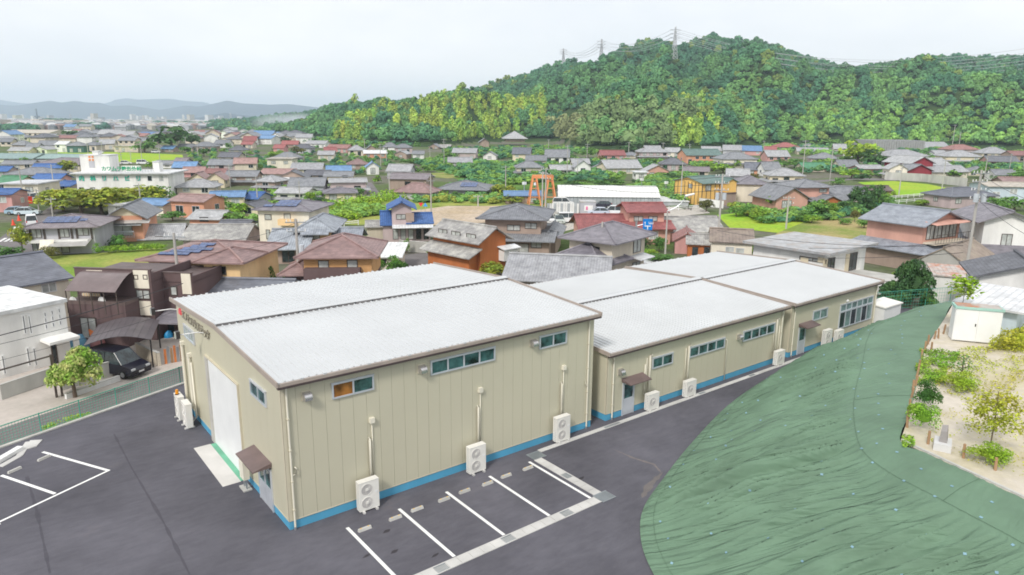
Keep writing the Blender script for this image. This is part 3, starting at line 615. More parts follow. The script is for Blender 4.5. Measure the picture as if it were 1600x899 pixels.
# gable end of the tall building: shutter, door, window, sign
ribbon(b1, 1.70, 3.69, 5.0, 5.70, 2, xx=0.0); ribbon(b1, 13.0, 15.1, 4.85, 5.60, 2, mat('pale_glass', (.42, .48, .47), .12, 'glass', spec=.8), xx=0.0)
fr = MB(); fr.box(-.09, 0, 11.02, 11.10, .0, 4.78); fr.box(-.09, 0, 5.60, 5.68, .0, 4.78); fr.box(-.09, 0, 5.60, 11.10, 4.78, 4.86); sf = fr.build('shutter_frame', M_trim, b1)
sh = MB()
for k in range(62): z = .03+k*.0765; sh.slab([(-.02, 5.68, z+.07), (-.045, 5.68, z+.0), (-.045, 11.02, z+.0), (-.02, 11.02, z+.07)][::-1], .004); 
slat = MB().box(-.045, -.012, 5.68, 11.02, 0, .066).mesh('slat', M_shut)
sback = MB().box(-.012, -.004, 5.68, 11.02, 0, 4.78).build('roller_shutter', M_shut, b1)
for k in range(62): link('slat', slat, sback, (0, 0, .03+k*.0765))
MB().box(-.10, -.01, 10.55, 11.02, .0, 4.78).build('shutter_jamb', mat('pale_jamb', (.52, .50, .46), .5), b1)
MB().box(-.30, 0, 5.55, 10.55, -.03, .012).build('sill_strip', mat('green_sill', (.16, .46, .30), .6), b1)
mb = MB(); mb.box(-1.15, -.30, 5.5, 10.6, -.1, .006); mb.build('concrete_apron', mat('apron_concrete', (.62, .60, .57), .9, 'stucco', amt=.07), None, kind='structure')
door(b1, 1.85, 3.45, 2.0, False, xx=0.0); canopy(b1, 1.7, 4.0, 2.42, .85, xx=0.0)
bx = thing('meter_box', 'small beige electrical box on a steel leg beside the shutter', 'electrical box', (-.33, 4.7, 0))
MB().box(-.14, .14, -.28, .28, .55, 1.45).build('cabinet', M_pvc, bx); MB().box(-.03, .03, -.2, -.14, .05, .55).box(-.03, .03, .14, .2, .05, .55).build('leg', M_steel, bx); MB().box(-.2, .2, -.35, .35, 0, .06).build('footing', M_conc, bx)
for y, z0, z1 in ((15.7, .9, 4.3), (14.3, .9, 3.95)): MB().tube([(-.12, y, z0), (-.12, y, z1)], .09, 8).build('pipe_cover', M_pvc, b1); MB().box(-.2, 0, y-.12, y+.12, z1-.1, z1+.12).build('junction_box', M_pvc, b1)
pipe(b1, [(-.1, 14.0, 3.6), (-.1, 14.0, .3), (-.5, 13.6, .15)], .05, 'pipe_cover')
# sign on the gable: red emblem and raised letters
logo = MB(); logo.face([(-.04, 15.95, 6.30), (-.04, 15.45, 6.30), (-.04, 15.45, 5.9), (-.04, 15.95, 5.9)]); a = [(15.70+.26*cos(t), 6.02+.36*sin(t)) for t in [R(k*20) for k in range(10)]]
lg = MB(); A = [(-.07, y, z) for y, z in a]; B = [(-.001, y, z) for y, z in a]; lg.face(A); 
for k in range(len(a)): j = (k+1) % len(a); lg.face([A[k], A[j], B[j], B[k]])
lg.build('logo', mat('logo_red', (.80, .10, .12), .5), b1)
def text(s_, size, m, name, parent, M_, ext=.03, bold=0.0):
    cu = bpy.data.curves.new('t', 'FONT'); cu.body = s_; cu.size = size; cu.extrude = ext; cu.resolution_u = 2; cu.offset = bold
    to = bpy.data.objects.new('t', cu); COL.objects.link(to); dg = bpy.context.evaluated_depsgraph_get(); me = bpy.data.meshes.new_from_object(to.evaluated_get(dg))
    COL.objects.unlink(to); bpy.data.objects.remove(to); me.materials.clear(); me.materials.append(m)
    o = bpy.data.objects.new(name, me); COL.objects.link(o); o.parent = parent; o.matrix_local = M_; return o
M_let = mat('letter_metal', (.33, .30, .25), .4, metal=.3)
MT = Matrix(((0, 0, -1, -.06), (-1, 0, 0, 0), (0, 1, 0, 0), (0, 0, 0, 1)))
yy = 15.2; zz = 5.95
for ch, wd in (('エ', .62), ('ノ', .62), ('ヒ', .62), ('ハ', .62), ('ウ', .62), ('ス', .62), ('テ', .62), ('ッ', .55), ('ク', .6)):
    text(ch, .62, M_let, 'letter', b1, MT.copy() @ Matrix.Translation((0, 0, 0)) if False else Matrix(((0, 0, -1, -.06), (-1, 0, 0, yy), (0, 1, 0, zz), (0, 0, 0, 1)))); yy -= wd
for y, z, t in ((16.6, 6.1, 0), (11.0, 6.05, 1)):
    fl = thing('floodlight', 'black floodlight on long white arm '+('above the left gable window' if t else 'at the far left eave corner'), 'floodlight', (0, y, z))
    MB().tube([(0, 0, 0), (-.3, .1, .06), (-1.1, .35, .0)], .03, 6).build('arm', M_white, fl); MB().box(-1.3, -1.1, .22, .52, -.18, .2).build('lamp_head', M_darkm, fl); MB().box(-1.33, -1.3, .25, .49, -.15, .17).build('lens', M_curt, fl)
# outdoor units
def ac(x, y, two, label, group, rz=0, z=0.08, d=.33, w=.95):
    h = 1.35 if two else .98
    r = thing('air_conditioner', label, 'air conditioner', (x, y, 0), rz, group)
    MB().box(-w/2, w/2, 0, d, z, z+h).build('casing', M_ac, r); MB().box(-w/2-.01, w/2+.01, -.01, d+.01, z+h, z+h+.03).build('top', M_ac, r)
    for sx in (-w/2+.12, w/2-.2): MB().box(sx, sx+.1, -.12, d+.1, 0, z).build('foot', M_slab, r)
    for k in range(2 if two else 1):
        cz = z+h*(.27+.47*k) if two else z+h*.52; g = MB(); cx = -.12; rr = .27
        for a_ in range(24): t = 2*pi*a_/24; g.tube([(cx+.05*cos(t), -.012, cz+.05*sin(t)), (cx+rr*cos(t), -.012, cz+rr*sin(t))], .0055, 3, cap=False)
        ring = [(cx+rr*cos(2*pi*a_/20), -.012, cz+rr*sin(2*pi*a_/20)) for a_ in range(21)]; g.tube(ring, .012, 4, cap=False)
        q = MB(); q.face([(cx+rr*cos(2*pi*a_/20), -.004, cz+rr*sin(2*pi*a_/20)) for a_ in range(20)]); q.build('fan_recess', M_acd, r)
        o = g.build('fan_guard', M_ac, r); MB().box(cx-.06, cx+.06, -.03, -.005, cz-.06, cz+.06).build('hub', M_ac, o)
    sl_ = MB().box(-.001, 0, 0, .045, 0, .035).mesh('vent_slot', M_slot)
    for c in range(2):
        for k in range(int(h/.1)): link('vent_slot', sl_, r, (-w/2-.003, .08+c*.12, z+.06+k*.1))
    MB().box(w/2-.2, w/2-.06, -.008, 0, z+h*.55, z+h*.62).build('badge', M_white, r); return r
g1 = 'outdoor units along the long wall'
ac(3.42, -.62, True, 'twin-fan white outdoor unit at the left, nearest the building corner', g1); ac(9.25, -.68, True, 'twin-fan white outdoor unit in the middle of the tall building wall', g1)
ac(14.97, -.58, True, 'twin-fan white outdoor unit by the drain near the tall building end', g1)
ac(22.2, -.62, False, 'single-fan white outdoor unit just right of the brown-canopied door', g1); ac(25.75, -.6, False, 'single-fan white outdoor unit between two windows of the middle building', g1); ac(35.75, -.6, False, 'single-fan white outdoor unit at the far end of the middle building', g1)
ac(42.3, -.55, True, 'tall twin-fan white unit beyond the tarp, left of a shorter one', g1); ac(44.2, -.5, False, 'shorter white unit half hidden behind the green tarp', g1)
ac(-.85, 15.1, True, 'twin-fan outdoor unit at the left gable, rear one with orange beacon', 'outdoor units at the gable', R(-90)); ac(-.8, 13.7, True, 'twin-fan outdoor unit at the left gable, front one', 'outdoor units at the gable', R(-90))
be = thing('beacon', 'orange warning beacon on top of the rear gable outdoor unit', 'beacon', (-.75, 15.2, 1.46)); MB().tube([(0, 0, 0), (0, 0, .2), (0, 0, .3)], .1, 10, .07).build('lamp_cover', mat('beacon_orange', (.9, .35, .02), .3), be); MB().tube([(0, 0, 0), (0, 0, .05)], .12, 10).build('base', M_darkm, be)
# ================= TERRAIN =================
def interp(tb, x):
    if x <= tb[0][0]: return tb[0][1]
    for (a, b_), (c, d) in zip(tb[:-1], tb[1:]):
        if x <= c: return b_+(d-b_)*(x-a)/(c-a)
    return tb[-1][1]
SKYL = [(250, 196), (340, 194), (400, 189), (450, 183), (500, 173), (540, 163), (590, 158), (640, 161), (700, 147), (760, 134), (800, 123), (850, 109), (880, 100), (920, 101), (960, 80), (1000, 66), (1030, 64), (1050, 73), (1070, 67), (1100, 58), (1140, 65), (1180, 67), (1220, 82), (1260, 94), (1300, 104), (1340, 107), (1380, 96), (1420, 91), (1500, 92), (1560, 90), (1600, 93), (1750, 100), (2000, 120), (2600, 170)]
FOOT = [(250, 203), (380, 208), (450, 214), (520, 226), (600, 231), (690, 231), (740, 224), (800, 221), (870, 222), (900, 232), (1000, 236), (1100, 234), (1180, 228), (1250, 225), (1330, 226), (1420, 226), (1500, 226), (1600, 230), (2600, 240)]
RD = [(250, 2000), (400, 1700), (500, 1450), (600, 1250), (700, 1120), (800, 1050), (900, 1000), (1300, 1020), (1600, 1080), (2600, 1200)]
BUMP = [(1000, 95, 545, 60, 20), (885, 35, 520, 50, 8), (715, 85, 690, 90, 26), (780, 60, 640, 70, 12), (1460, 150, 720, 130, 30), (1590, 60, 560, 90, 18), (1180, 80, 720, 100, 24), (590, 80, 800, 110, 12), (1330, 60, 880, 90, 26), (915, 45, 800, 70, 12), (620, 40, 640, 60, 10), (1240, 70, 560, 70, 8), (1490, 110, 600, 60, 12)]
def dfoot(px): y = interp(FOOT, px); return 18.0*1176/(y-187.6+.35)
def pxD(p): d = p-CAM; D = d.x*FH.x+d.y*FH.y; return (800+1145*(d.x*RH.x+d.y*RH.y)/D if D > 5 else (9999 if (d.x*RH.x+d.y*RH.y) > 0 else -9999)), D
HS = {}
def hill(px, D, x, y, corr=True):
    if px < 250: return -1.0
    px = min(px, 2600)
    Df, Dr = dfoot(px), interp(RD, px); fade = min(1, max(0, (px-250)/120))
    if D < Df: return -1.0+(max(0, 1-(Df-D)/90)**2*4.0*fade)
    zr = far(px, interp(SKYL, px), Dr).z; t = (D-Df)/max(200, Dr-Df); t1 = min(t, 1)
    z = 3.0+(zr-3)*(.35*t1+.65*t1**1.35)
    if t > 1: z *= max(.25, 1-(t-1)*.8)
    k = min(1, t*4)*(1-max(0, t1-.85)/.15*.75)
    n = noise.fractal(Vector((x/170, y/170, 1.7)), 1, 2, 4)
    sp_ = 1-2*abs(noise.noise(Vector((px/95+D/900, D/420, 8.2))))
    z += k*(n*13-6*abs(noise.noise(Vector((x/90, y/90, 5))))+(sp_-.35)*34*min(1, 3.2*t1*(1.05-t1)))
    for bx, bw, bd, bdw, bh in BUMP: z += bh*math.exp(-((px-bx)/bw)**2-((D-bd)/bdw)**2)*min(1, t*6+.15)
    if corr: i = (px-250)/20; i0 = int(i); f = i-i0; z = z*(HS.get(i0, 1)*(1-f)+HS.get(i0+1, HS.get(i0, 1))*f) if t > .25 else z*(1+((HS.get(i0, 1)*(1-f)+HS.get(i0+1, HS.get(i0, 1))*f)-1)*t*4)
    return -1+(z+1)*fade
for _it in range(3):
    new = {}
    for i in range(0, 119):
        px = 250+20*i; best = -9
        for D in range(int(dfoot(px))+80, int(interp(RD, px)*1.15), 22):
            x = CAM.x+FH.x*D+RH.x*(px-800)/1145*D; y = CAM.y+FH.y*D+RH.y*(px-800)/1145*D; best = max(best, (hill(px, D, x, y)+9-17)/D)
        want = (far(px, interp(SKYL, px)-5, 1000).z-17)/1000; new[i] = HS.get(i, 1)*max(.35, min(2.2, (want+.008)/(best+.008)))
    HS.update(new)
rs = [0, 12, 25, 40, 60, 90, 130, 180, 240, 300, 340]+list(range(370, 1500, 16))+[1550, 1620, 1700, 1800, 1950, 2200, 2600, 3200, 4200, 6000, 9000, 15000, 24000]
th = [x*.45 for x in range(-100, 101)]+[x for x in range(50, 311, 10)]
g = MB(); nT = len(th)
for r in rs:
    for t in th:
        a = YAW-R(t); dx, dy = cos(a)*r, sin(a)*r; px, D = pxD(Vector((CAM.x+dx, CAM.y+dy, 0))); z = hill(px, D, CAM.x+dx, CAM.y+dy) if D > 100 else -1.0
        g.v.append((CAM.x+dx, CAM.y+dy, z if r < 5000 else -1.0))
for i in range(len(rs)-1):
    for j in range(nT):
        k = (j+1) % nT; f = [i*nT+j, i*nT+k, (i+1)*nT+k, (i+1)*nT+j]; g.f.append(f[::-1]); g.uv.append([(0, 0)]*4)
M_ground = mat('village_ground', (0.17, 0.16, 0.13), 1, 'ground', col2=(0.10, 0.15, 0.045), s=1.6, spec=.1)
M_floor = mat('forest_floor', (0.03, 0.06, 0.02), 1, 'ground', col2=(0.05, 0.085, 0.025), s=3, spec=.1)
go_ = g.build('ground', [M_ground, M_floor], None, True, kind='structure')
for p_ in go_.data.polygons:
    if all(go_.data.vertices[i].co.z > -.2 for i in p_.vertices): p_.material_index = 1
def patch(name, pts, m, z=-.96, kind='structure'):
    q = MB(); q.face([at(x, y, z) for x, y in pts][::-1])
    if Vector(q.v[1]).xy.to_3d().cross(Vector((0, 0, 1))).length and bpy.data: pass
    return q.build(name, m, None, kind=kind)
M_rice = mat('rice_green', (0.26, 0.46, 0.035), .9, 'ground', col2=(0.36, 0.46, 0.05), s=2.5, spec=.1); M_grass = mat('grass_green', (0.19, 0.30, 0.05), 1, 'ground', col2=(0.36, 0.37, 0.10), s=4, spec=.1)
M_dry = mat('dry_grass', (0.42, 0.34, 0.16), 1, 'ground', col2=(0.20, 0.27, 0.06), s=4, spec=.1); M_sand = mat('sandy_dirt', (0.56, 0.47, 0.38), 1, 'ground', col2=(0.48, 0.38, 0.26), s=3, spec=.1)
M_veg = mat('field_green', (0.08, 0.17, 0.035), 1, 'ground', col2=(0.14, 0.24, 0.05), s=5, spec=.1)
for nm, pts, m in [
 ('rice_field', [(8, 242), (70, 238), (190, 238), (285, 242), (287, 249), (240, 254), (180, 254), (120, 249), (8, 247)], M_rice),
 ('rice_field', [(148, 209), (200, 205.5), (350, 205.5), (352, 209), (250, 212), (160, 212)], M_rice), ('rice_field', [(30, 219), (95, 217), (104, 222), (40, 223)], M_rice),
 ('rice_field', [(0, 190.5), (60, 190.3), (60, 191.2), (0, 191.4)], M_rice), ('rice_field', [(1340, 285), (1395, 283), (1450, 288), (1495, 297), (1480, 304), (1405, 306), (1372, 297)], M_rice),
 ('rice_field', [(1120, 336), (1180, 331), (1262, 343), (1262, 352), (1215, 364), (1140, 356)], M_rice),
 ('rice_field', [(300, 218), (345, 217), (350, 221), (305, 222)], M_rice),
 ('meadow', [(480, 348), (500, 322), (590, 312), (700, 309), (1000, 316), (880, 322), (700, 322), (640, 330), (640, 345), (560, 352)], M_grass),
 ('meadow', [(60, 402), (150, 396), (245, 388), (300, 392), (330, 420), (120, 440), (60, 430)], M_grass), ('meadow', [(385, 330), (402, 326), (402, 345), (385, 348)], M_grass),
 ('dry_field', [(1215, 364), (1262, 345), (1385, 336), (1395, 345), (1370, 378), (1200, 376)], M_dry), ('dry_field', [(665, 271), (760, 267), (762, 273), (700, 279), (665, 276)], M_dry),
 ('sandy_lot', [(632, 332), (670, 322), (775, 320), (800, 330), (800, 345), (700, 352), (650, 352)], M_sand),
 ('green_field', [(980, 295), (1020, 274), (1100, 272), (1080, 330), (1030, 318)], M_veg), ('green_field', [(640, 252), (700, 245), (760, 252), (860, 262), (980, 274), (970, 290), (760, 298), (700, 275)], M_veg),
 ('green_field', [(1128, 330), (1200, 315), (1340, 300), (1420, 312), (1390, 330), (1250, 345)], M_veg),
 ('gravel_yard', [(856, 333), (1000, 325), (1090, 322), (1110, 333), (1000, 345), (930, 350), (880, 362), (852, 350)], mat('gravel_pale', (.50, .47, .42), 1, 'ground', s=6, spec=.1))]:
    patch(nm, pts, m, -.96 if nm != 'dry_field' else -.955)
M_roadl = mat('road_line', (0.75, 0.75, 0.74), .8)
for pts in ([(-40, 398), (40, 345), (110, 306), (122, 306), (78, 345), (50, 398)], [(560, 312), (575, 285), (581, 285), (600, 312)], [(620, 435), (700, 402), (690, 392), (600, 402)], [(690, 356), (800, 344), (1200, 340), (1200, 336), (800, 338), (690, 350)], [(1200, 290), (1340, 281), (1400, 283), (1400, 280), (1340, 278), (1200, 286)], [(1010, 420), (1130, 395), (1160, 420), (1050, 440)], [(-20, 215.5), (360, 236), (430, 252), (440, 252), (370, 234), (0, 214.5)], [(1080, 318), (1180, 330), (1290, 300), (1280, 298), (1180, 322), (1090, 312)]): patch('road', pts, M_asph2, -.985)
for k in range(7): patch('crosswalk_stripe', [(-4+k*9, 378-k*.2), (1+k*9, 378-k*.2), (12+k*9, 372), (7+k*9, 372)], M_roadl, -.975)
# ---- lane by the white house, seen at the left
lane = [(-46, 3.0), (-9.2, 17.9), (2.2, 22.8), (30, 34.0), (30, 38.2), (2.0, 27.2), (-9, 22.2), (-46, 7.6)]
q = MB(); q.face([(x, y, -.94) for x, y in lane]); q.build('lane', mat('lane_asphalt', (.20, .175, .175), .95, 'asphalt', spec=.2), None, kind='structure')
q = MB(); q.face([(x, y, -.955) for x, y in [(-46, 7.6), (-9, 22.2), (2.0, 27.2), (12, 31), (2, 50), (-50, 40)]]); q.build('paved_forecourt', mat('forecourt', (.50, .45, .40), .95, 'ground', col2=(.56, .50, .45), s=8), None, kind='structure')
# kerb and mesh fence along the lot edge
kb = MB()
for (a, b_) in zip(EDGE[:4], EDGE[1:4]):
    a, b_ = Vector(a), Vector(b_); d = (b_-a).normalized(); n_ = Vector((-d.y, d.x))*.12; kb.slab([(*(a-n_), .07), (*(b_-n_), .07), (*(b_+n_), .07), (*(a+n_), .07)], 1.3)
kb.build('lot_kerb', M_conc, None, kind='structure')
M_fg = mat('fence_green', (0.07, 0.38, 0.27), .5, amt=.05)
def meshfence(label, pts, h, step, z=0.0, sp=.15):
    f = thing('mesh_fence', label, 'fence', (pts[0][0], pts[0][1], z)); P0 = Vector((pts[0][0], pts[0][1], z))
    pm = MB().tube([(0, 0, -.05), (0, 0, h+.04)], .03, 6).mesh('post', M_fg)
    for a, b_ in zip(pts[:-1], pts[1:]):
        a, b_ = Vector((*a, z)), Vector((*b_, z)); d = b_-a; n = max(1, round(d.length/step))
        for i in range(n+1): link('post', pm, f, a+d*(i/n)-P0)
        for i in range(n):
            p, q_ = a+d*(i/n)-P0, a+d*((i+1)/n)-P0; m = MB(); l_ = (q_-p).length
            for k in range(int(h/sp)+1):
                zz = Vector((0, 0, .05+k*sp)); m.tube([p+zz, q_+zz], .009 if k % 4 else .014, 3, cap=False)
            for k in range(int(l_/sp)): u = p.lerp(q_, k*sp/l_); m.tube([u+Vector((0, 0, .05)), u+Vector((0, 0, h))], .009, 3, cap=False)
            m.build('mesh_panel', M_fg, f)
        MB().tube([a-P0+Vector((0, 0, h)), b_-P0+Vector((0, 0, h))], .024, 5).build('top_rail', M_fg, f)
    return f
meshfence('green wire mesh fence between the parking lot and the lane', [(-30, 8.15), (-9.3, 16.85), (.7, 21.05), (9, 24.4)], 1.05, 2.2, .07, .16)
# ================= TARPED BANK =================
def resample(pts, n):
    pts = [Vector(p) for p in pts]; L_ = [0]
    for a, b_ in zip(pts[:-1], pts[1:]): L_.append(L_[-1]+(b_-a).length)
    out = []
    for i in range(n):
        s_ = L_[-1]*i/(n-1); k = 0
        while k < len(L_)-2 and L_[k+1] < s_: k += 1
        out.append(pts[k].lerp(pts[k+1], (s_-L_[k])/max(1e-6, L_[k+1]-L_[k])))
    return out
# matched control rows: toe, crest, garden edge
ROW = [((51.5, -2.5, .1), (49.5, -6.6, 3.6), (49.5, -8.4, 4.3)), ((48.5, -1.2, .1), (47.5, -6.2, 4.0), (48, -8.0, 4.5)), ((43, -.9, .05), (43, -5.9, 4.0), (45.4, -7.6, 4.5)), ((38.6, -.75, .02), (38, -5.6, 3.7), (40.7, -8.9, 4.5)), ((32.5, -1.6, .02), (33.5, -7.1, 3.9), (36.5, -10.0, 4.5)), ((26.4, -2.9, .02), (28.6, -9.3, 4.0), (32.9, -11.0, 4.5)), ((20.4, -4.9, .02), (24.2, -11.2, 4.1), (26.8, -13.2, 4.5)), ((16.1, -6.6, .02), (21.0, -12.8, 4.15), (22.8, -14.6, 4.5)), ((13.4, -7.8, .02), (18.2, -14.6, 4.15), (19.5, -15.7, 4.5)), ((11.7, -9.1, .02), (16.9, -16.2, 4.15), (19.2, -16.8, 4.5)), ((10.3, -10.8, .02), (16.2, -18.2, 4.2), (18.7, -18.6, 4.5)), ((9.0, -13.4, .02), (15.6, -20.4, 4.2), (18.2, -20.4, 4.5)), ((7.6, -18, .02), (14.6, -24, 4.2), (17.3, -24, 4.5)), ((6, -30, .02), (12.5, -36, 4.2), (15.2, -36, 4.5))]
NS, NV = 1300, 130
import bisect
key = [0.0]
for a, b_ in zip(ROW[:-1], ROW[1:]): key.append(key[-1]+(Vector(a[1])-Vector(b_[1])).length)
def rowat(s_):
    k = min(len(ROW)-2, max(0, bisect.bisect(key, s_)-1)); t = (s_-key[k])/(key[k+1]-key[k]); o = []
    for c in range(3):
        P = [Vector(ROW[max(0, min(len(ROW)-1, k+d))][c]) for d in (-1, 0, 1, 2)]
        o.append(.5*((2*P[1])+(P[2]-P[0])*t+(2*P[0]-5*P[1]+4*P[2]-P[3])*t*t+(3*P[1]-P[0]-3*P[2]+P[3])*t**3))
    return o
tv = []; uvs = []
for i in range(NS):
    s_ = key[-1]*i/(NS-1); a, c, e = rowat(s_)
    for j in range(NV):
        v = j/(NV-1)
        if v < .72:
            t = v/.72; p = a.lerp(c, t); p.z = a.z+(c.z-a.z)*t+.30*sin(pi*t)*t*t
        else:
            t = (v-.72)/.28; p = c.lerp(e, t); p.z = c.z+(e.z-c.z)*t+.10*sin(pi*t)
        vv = v*7.5
        W1 = s_*1.9+1.1*sin(vv*.55+s_*.10)+.45*vv+1.3*noise.noise(Vector((s_*.16, vv*.28, 31)))
        f1 = 1-abs(noise.noise(Vector((W1, vv*.16, 2))))*2.6; f2 = 1-abs(noise.noise(Vector((W1*2.1, vv*.34, 9))))*2.6; f3 = noise.noise(Vector((s_*.33, vv*.35, 7)))
        m_ = min(1, v*7)*(1 if v < .66 else max(.10, 1-(v-.66)*11)); low = .35+1.2*max(0, noise.noise(Vector((s_*.20, vv*.25, 20)))+.35)
        hgt = m_*low*(.44*max(0, f1)**1.25+.10*max(0, f2)**1.3)+m_*.30*f3
        f4 = noise.noise(Vector((s_*5.5+vv*2, vv*.9, 4)))*.012*m_
        p.z += hgt+f4-.22*m_; p.y += (hgt+f4-.22*m_)*.05*(1 if s_ < 44 else .3); p.x -= (hgt)*.1*(0 if s_ < 40 else 1)
        if v < .03: p.z += .03
        tv.append(p)
q = MB(); q.v = [tuple(p) for p in tv]
for i in range(NS-1):
    for j in range(NV-1):
        u0, u1, w0, w1 = key[-1]*i/(NS-1), key[-1]*(i+1)/(NS-1), 7.5*j/(NV-1), 7.5*(j+1)/(NV-1); q.f.append([i*NV+j, i*NV+j+1, (i+1)*NV+j+1, (i+1)*NV+j]); q.uv.append([(u0, w0), (u0, w1), (u1, w1), (u1, w0)])
M_tarp = mat('green_weed_sheet', (0.135, 0.225, 0.150), .7, 'plain', s=.5, amt=.10, spec=.35)
def _fix():
    t = M_tarp.node_tree; n = t.nodes; b = n['Principled BSDF']; g_ = n.new('ShaderNodeTexNoise'); g_.inputs['Scale'].default_value = 90; bp = n.new('ShaderNodeBump'); bp.inputs['Strength'].default_value = .5; bp.inputs['Distance'].default_value = .01
    ge = n.new('ShaderNodeNewGeometry'); t.links.new(ge.outputs['Position'], g_.inputs[0]); t.links.new(g_.outputs[0], bp.inputs['Height']); t.links.new(bp.outputs[0], b.inputs['Normal'])
_fix()
def _folds():      # fine cloth folds running down the bank, in the sheet's own coordinates
    t = M_tarp.node_tree; n = t.nodes; l = t.links.new; b = n['Principled BSDF']; old = [k for k in n if k.type == 'BUMP'][0]
    tc_ = n.new('ShaderNodeTexCoord'); prev = None; se_ = n.new('ShaderNodeSeparateXYZ'); l(tc_.outputs['UV'], se_.inputs[0])
    for sc, dist, st in (((1.7, .16, 1), .42, 1.0), ((4.0, .42, 1), .16, 1.0), ((.35, .3, 1), .5, .6)):
        mp_ = n.new('ShaderNodeMapping'); mp_.inputs['Scale'].default_value = sc; mp_.inputs['Rotation'].default_value = (0, 0, R(14)); l(tc_.outputs['UV'], mp_.inputs[0])
        nz_ = n.new('ShaderNodeTexNoise'); nz_.inputs['Scale'].default_value = 1; nz_.inputs['Detail'].default_value = 2; nz_.inputs['Distortion'].default_value = .9; l(mp_.outputs[0], nz_.inputs[0])
        bp = n.new('ShaderNodeBump'); mr_ = n.new('ShaderNodeMapRange'); mr_.inputs['From Min'].default_value = 4.7; mr_.inputs['From Max'].default_value = 5.6; mr_.inputs['To Min'].default_value = st*.85; mr_.inputs['To Max'].default_value = st*.12; l(se_.outputs[1], mr_.inputs['Value']); l(mr_.outputs[0], bp.inputs['Strength']); bp.inputs['Distance'].default_value = dist; l(nz_.outputs[0], bp.inputs['Height'])
        if prev: l(prev, bp.inputs['Normal'])
        prev = bp.outputs[0]
    l(prev, old.inputs['Normal'])
_folds()
tarp = thing('weed_sheet', 'green weed-control sheet draped in wrinkles over the sloping bank', 'tarp'); q.build('sheet', M_tarp, tarp, True)
def onT(i, j): return tv[max(0, min(NS-1, i))*NV+max(0, min(NV-1, j))]
pm = MB().box(-.05, .05, -.04, .04, 0, .012).mesh('pin_patch', mat('pin_blue', (.22, .38, .46), .6))
random.seed(3)
for i in range(30, NS-30, 34):
    for j in range(10, NV-3, 17):
        ii, jj = i+random.randint(-4, 4), j+random.randint(-3, 3); p = onT(ii, jj); a, b_ = onT(ii+1, jj)-p, onT(ii, jj+1)-p; n_ = b_.cross(a)
        if n_.z < 0: n_ = -n_
        o = link('pin_patch', pm, tarp, p+n_.normalized()*.012); o.rotation_euler = n_.to_track_quat('Z', 'Y').to_euler()
M_seamg = mat('sheet_seam', (0.07, 0.13, 0.08), .8)
def sheetseam(f):
    for a, b_ in zip(f[:-1], f[1:]): pass
    MB().tube([onT(i, j)+Vector((0, 0, .02)) for i, j in f], .007, 4, cap=False).build('seam', M_seamg, tarp)
jc = int(NV*.74)
sheetseam([(i, jc) for i in range(90, NS-18, 4)]); sheetseam([(i, 6) for i in range(60, NS-18, 3)])
for i0 in (650, 885, 1020, 1170): sheetseam([(i0, j) for j in range(jc, NV-1)])

# ================= GARDEN PLATEAU =================
edge = [e[2] for e in ROW]; q = MB(); pl = [(x, y, 4.47) for x, y, z in edge]+[(30, -60, 4.47), (50, -60, 4.47), (50, -9.5, 4.47)]
q.face(pl[::-1]); M_gar = mat('garden_gravel', (.66, .60, .52), 1, 'ground', col2=(.58, .52, .36), s=14, spec=.1)
gm_ = q.build('gravel_garden', M_gar, None, kind='structure')
if gm_.data.polygons[0].normal.z < 0: gm_.data.flip_normals()
cb = thing('garden_edging', 'row of grey concrete edging blocks between green sheet and gravel', 'edging', (0, 0, 0)); bl = MB().box(-.29, .29, -.05, .05, -.1, .05).mesh('block', M_conc)
P0 = [Vector(e) for e in edge[8:13]]
for p, n_ in [(a, b_) for a, b_ in zip(resample(P0, 30)[:-1], resample(P0, 30)[1:])]:
    d = n_-p; link('block', bl, cb, ((p.x+n_.x)/2+.1, (p.y+n_.y)/2, 4.5), math.atan2(d.y, d.x)).scale = (d.length/.60, 1, 1)
random.seed(5)
sk = [(1474, 522), (1460, 530), (1450, 538), (1445, 549), (1440, 560), (1436, 576), (1432, 590), (1430, 604), (1424, 622), (1421, 640), (1417, 668), (1483, 519), (1505, 716), (1555, 735), (1450, 694), (1466, 529), (1455, 548), (1426, 612), (1419, 655), (1434, 583)]
sk.sort(key=lambda q: q[1])
STN = 'first second third fourth fifth sixth seventh eighth ninth tenth eleventh twelfth thirteenth fourteenth fifteenth sixteenth seventeenth eighteenth nineteenth twentieth'.split()
stm = MB().tube([(0, 0, -.1), (0, 0, .5), (.0, 0, .54)], .055, 7, .05).mesh('wooden_stake', M_wood)
for i, (x, y) in enumerate(sk):
    p = at(x, y, 4.47); o = link('wooden_stake', stm, None, (p.x, p.y, 4.47)); o.rotation_euler = (random.uniform(-.08, .08), random.uniform(-.08, .08), 0); o.scale = (1, 1, random.uniform(.9, 1.15))
    o['category'] = 'stake'; o['group'] = 'wooden stakes round the gravel garden'
    o['label'] = ({(1505, 716): 'short wooden stake on gravel right of the stone block', (1555, 735): 'rightmost short wooden stake near the small maple', (1450, 694): 'wooden stake just left of the pale stone block'}).get((x, y)) or f'wooden stake along the green sheet edge, {STN[i]} counting from the far shed'
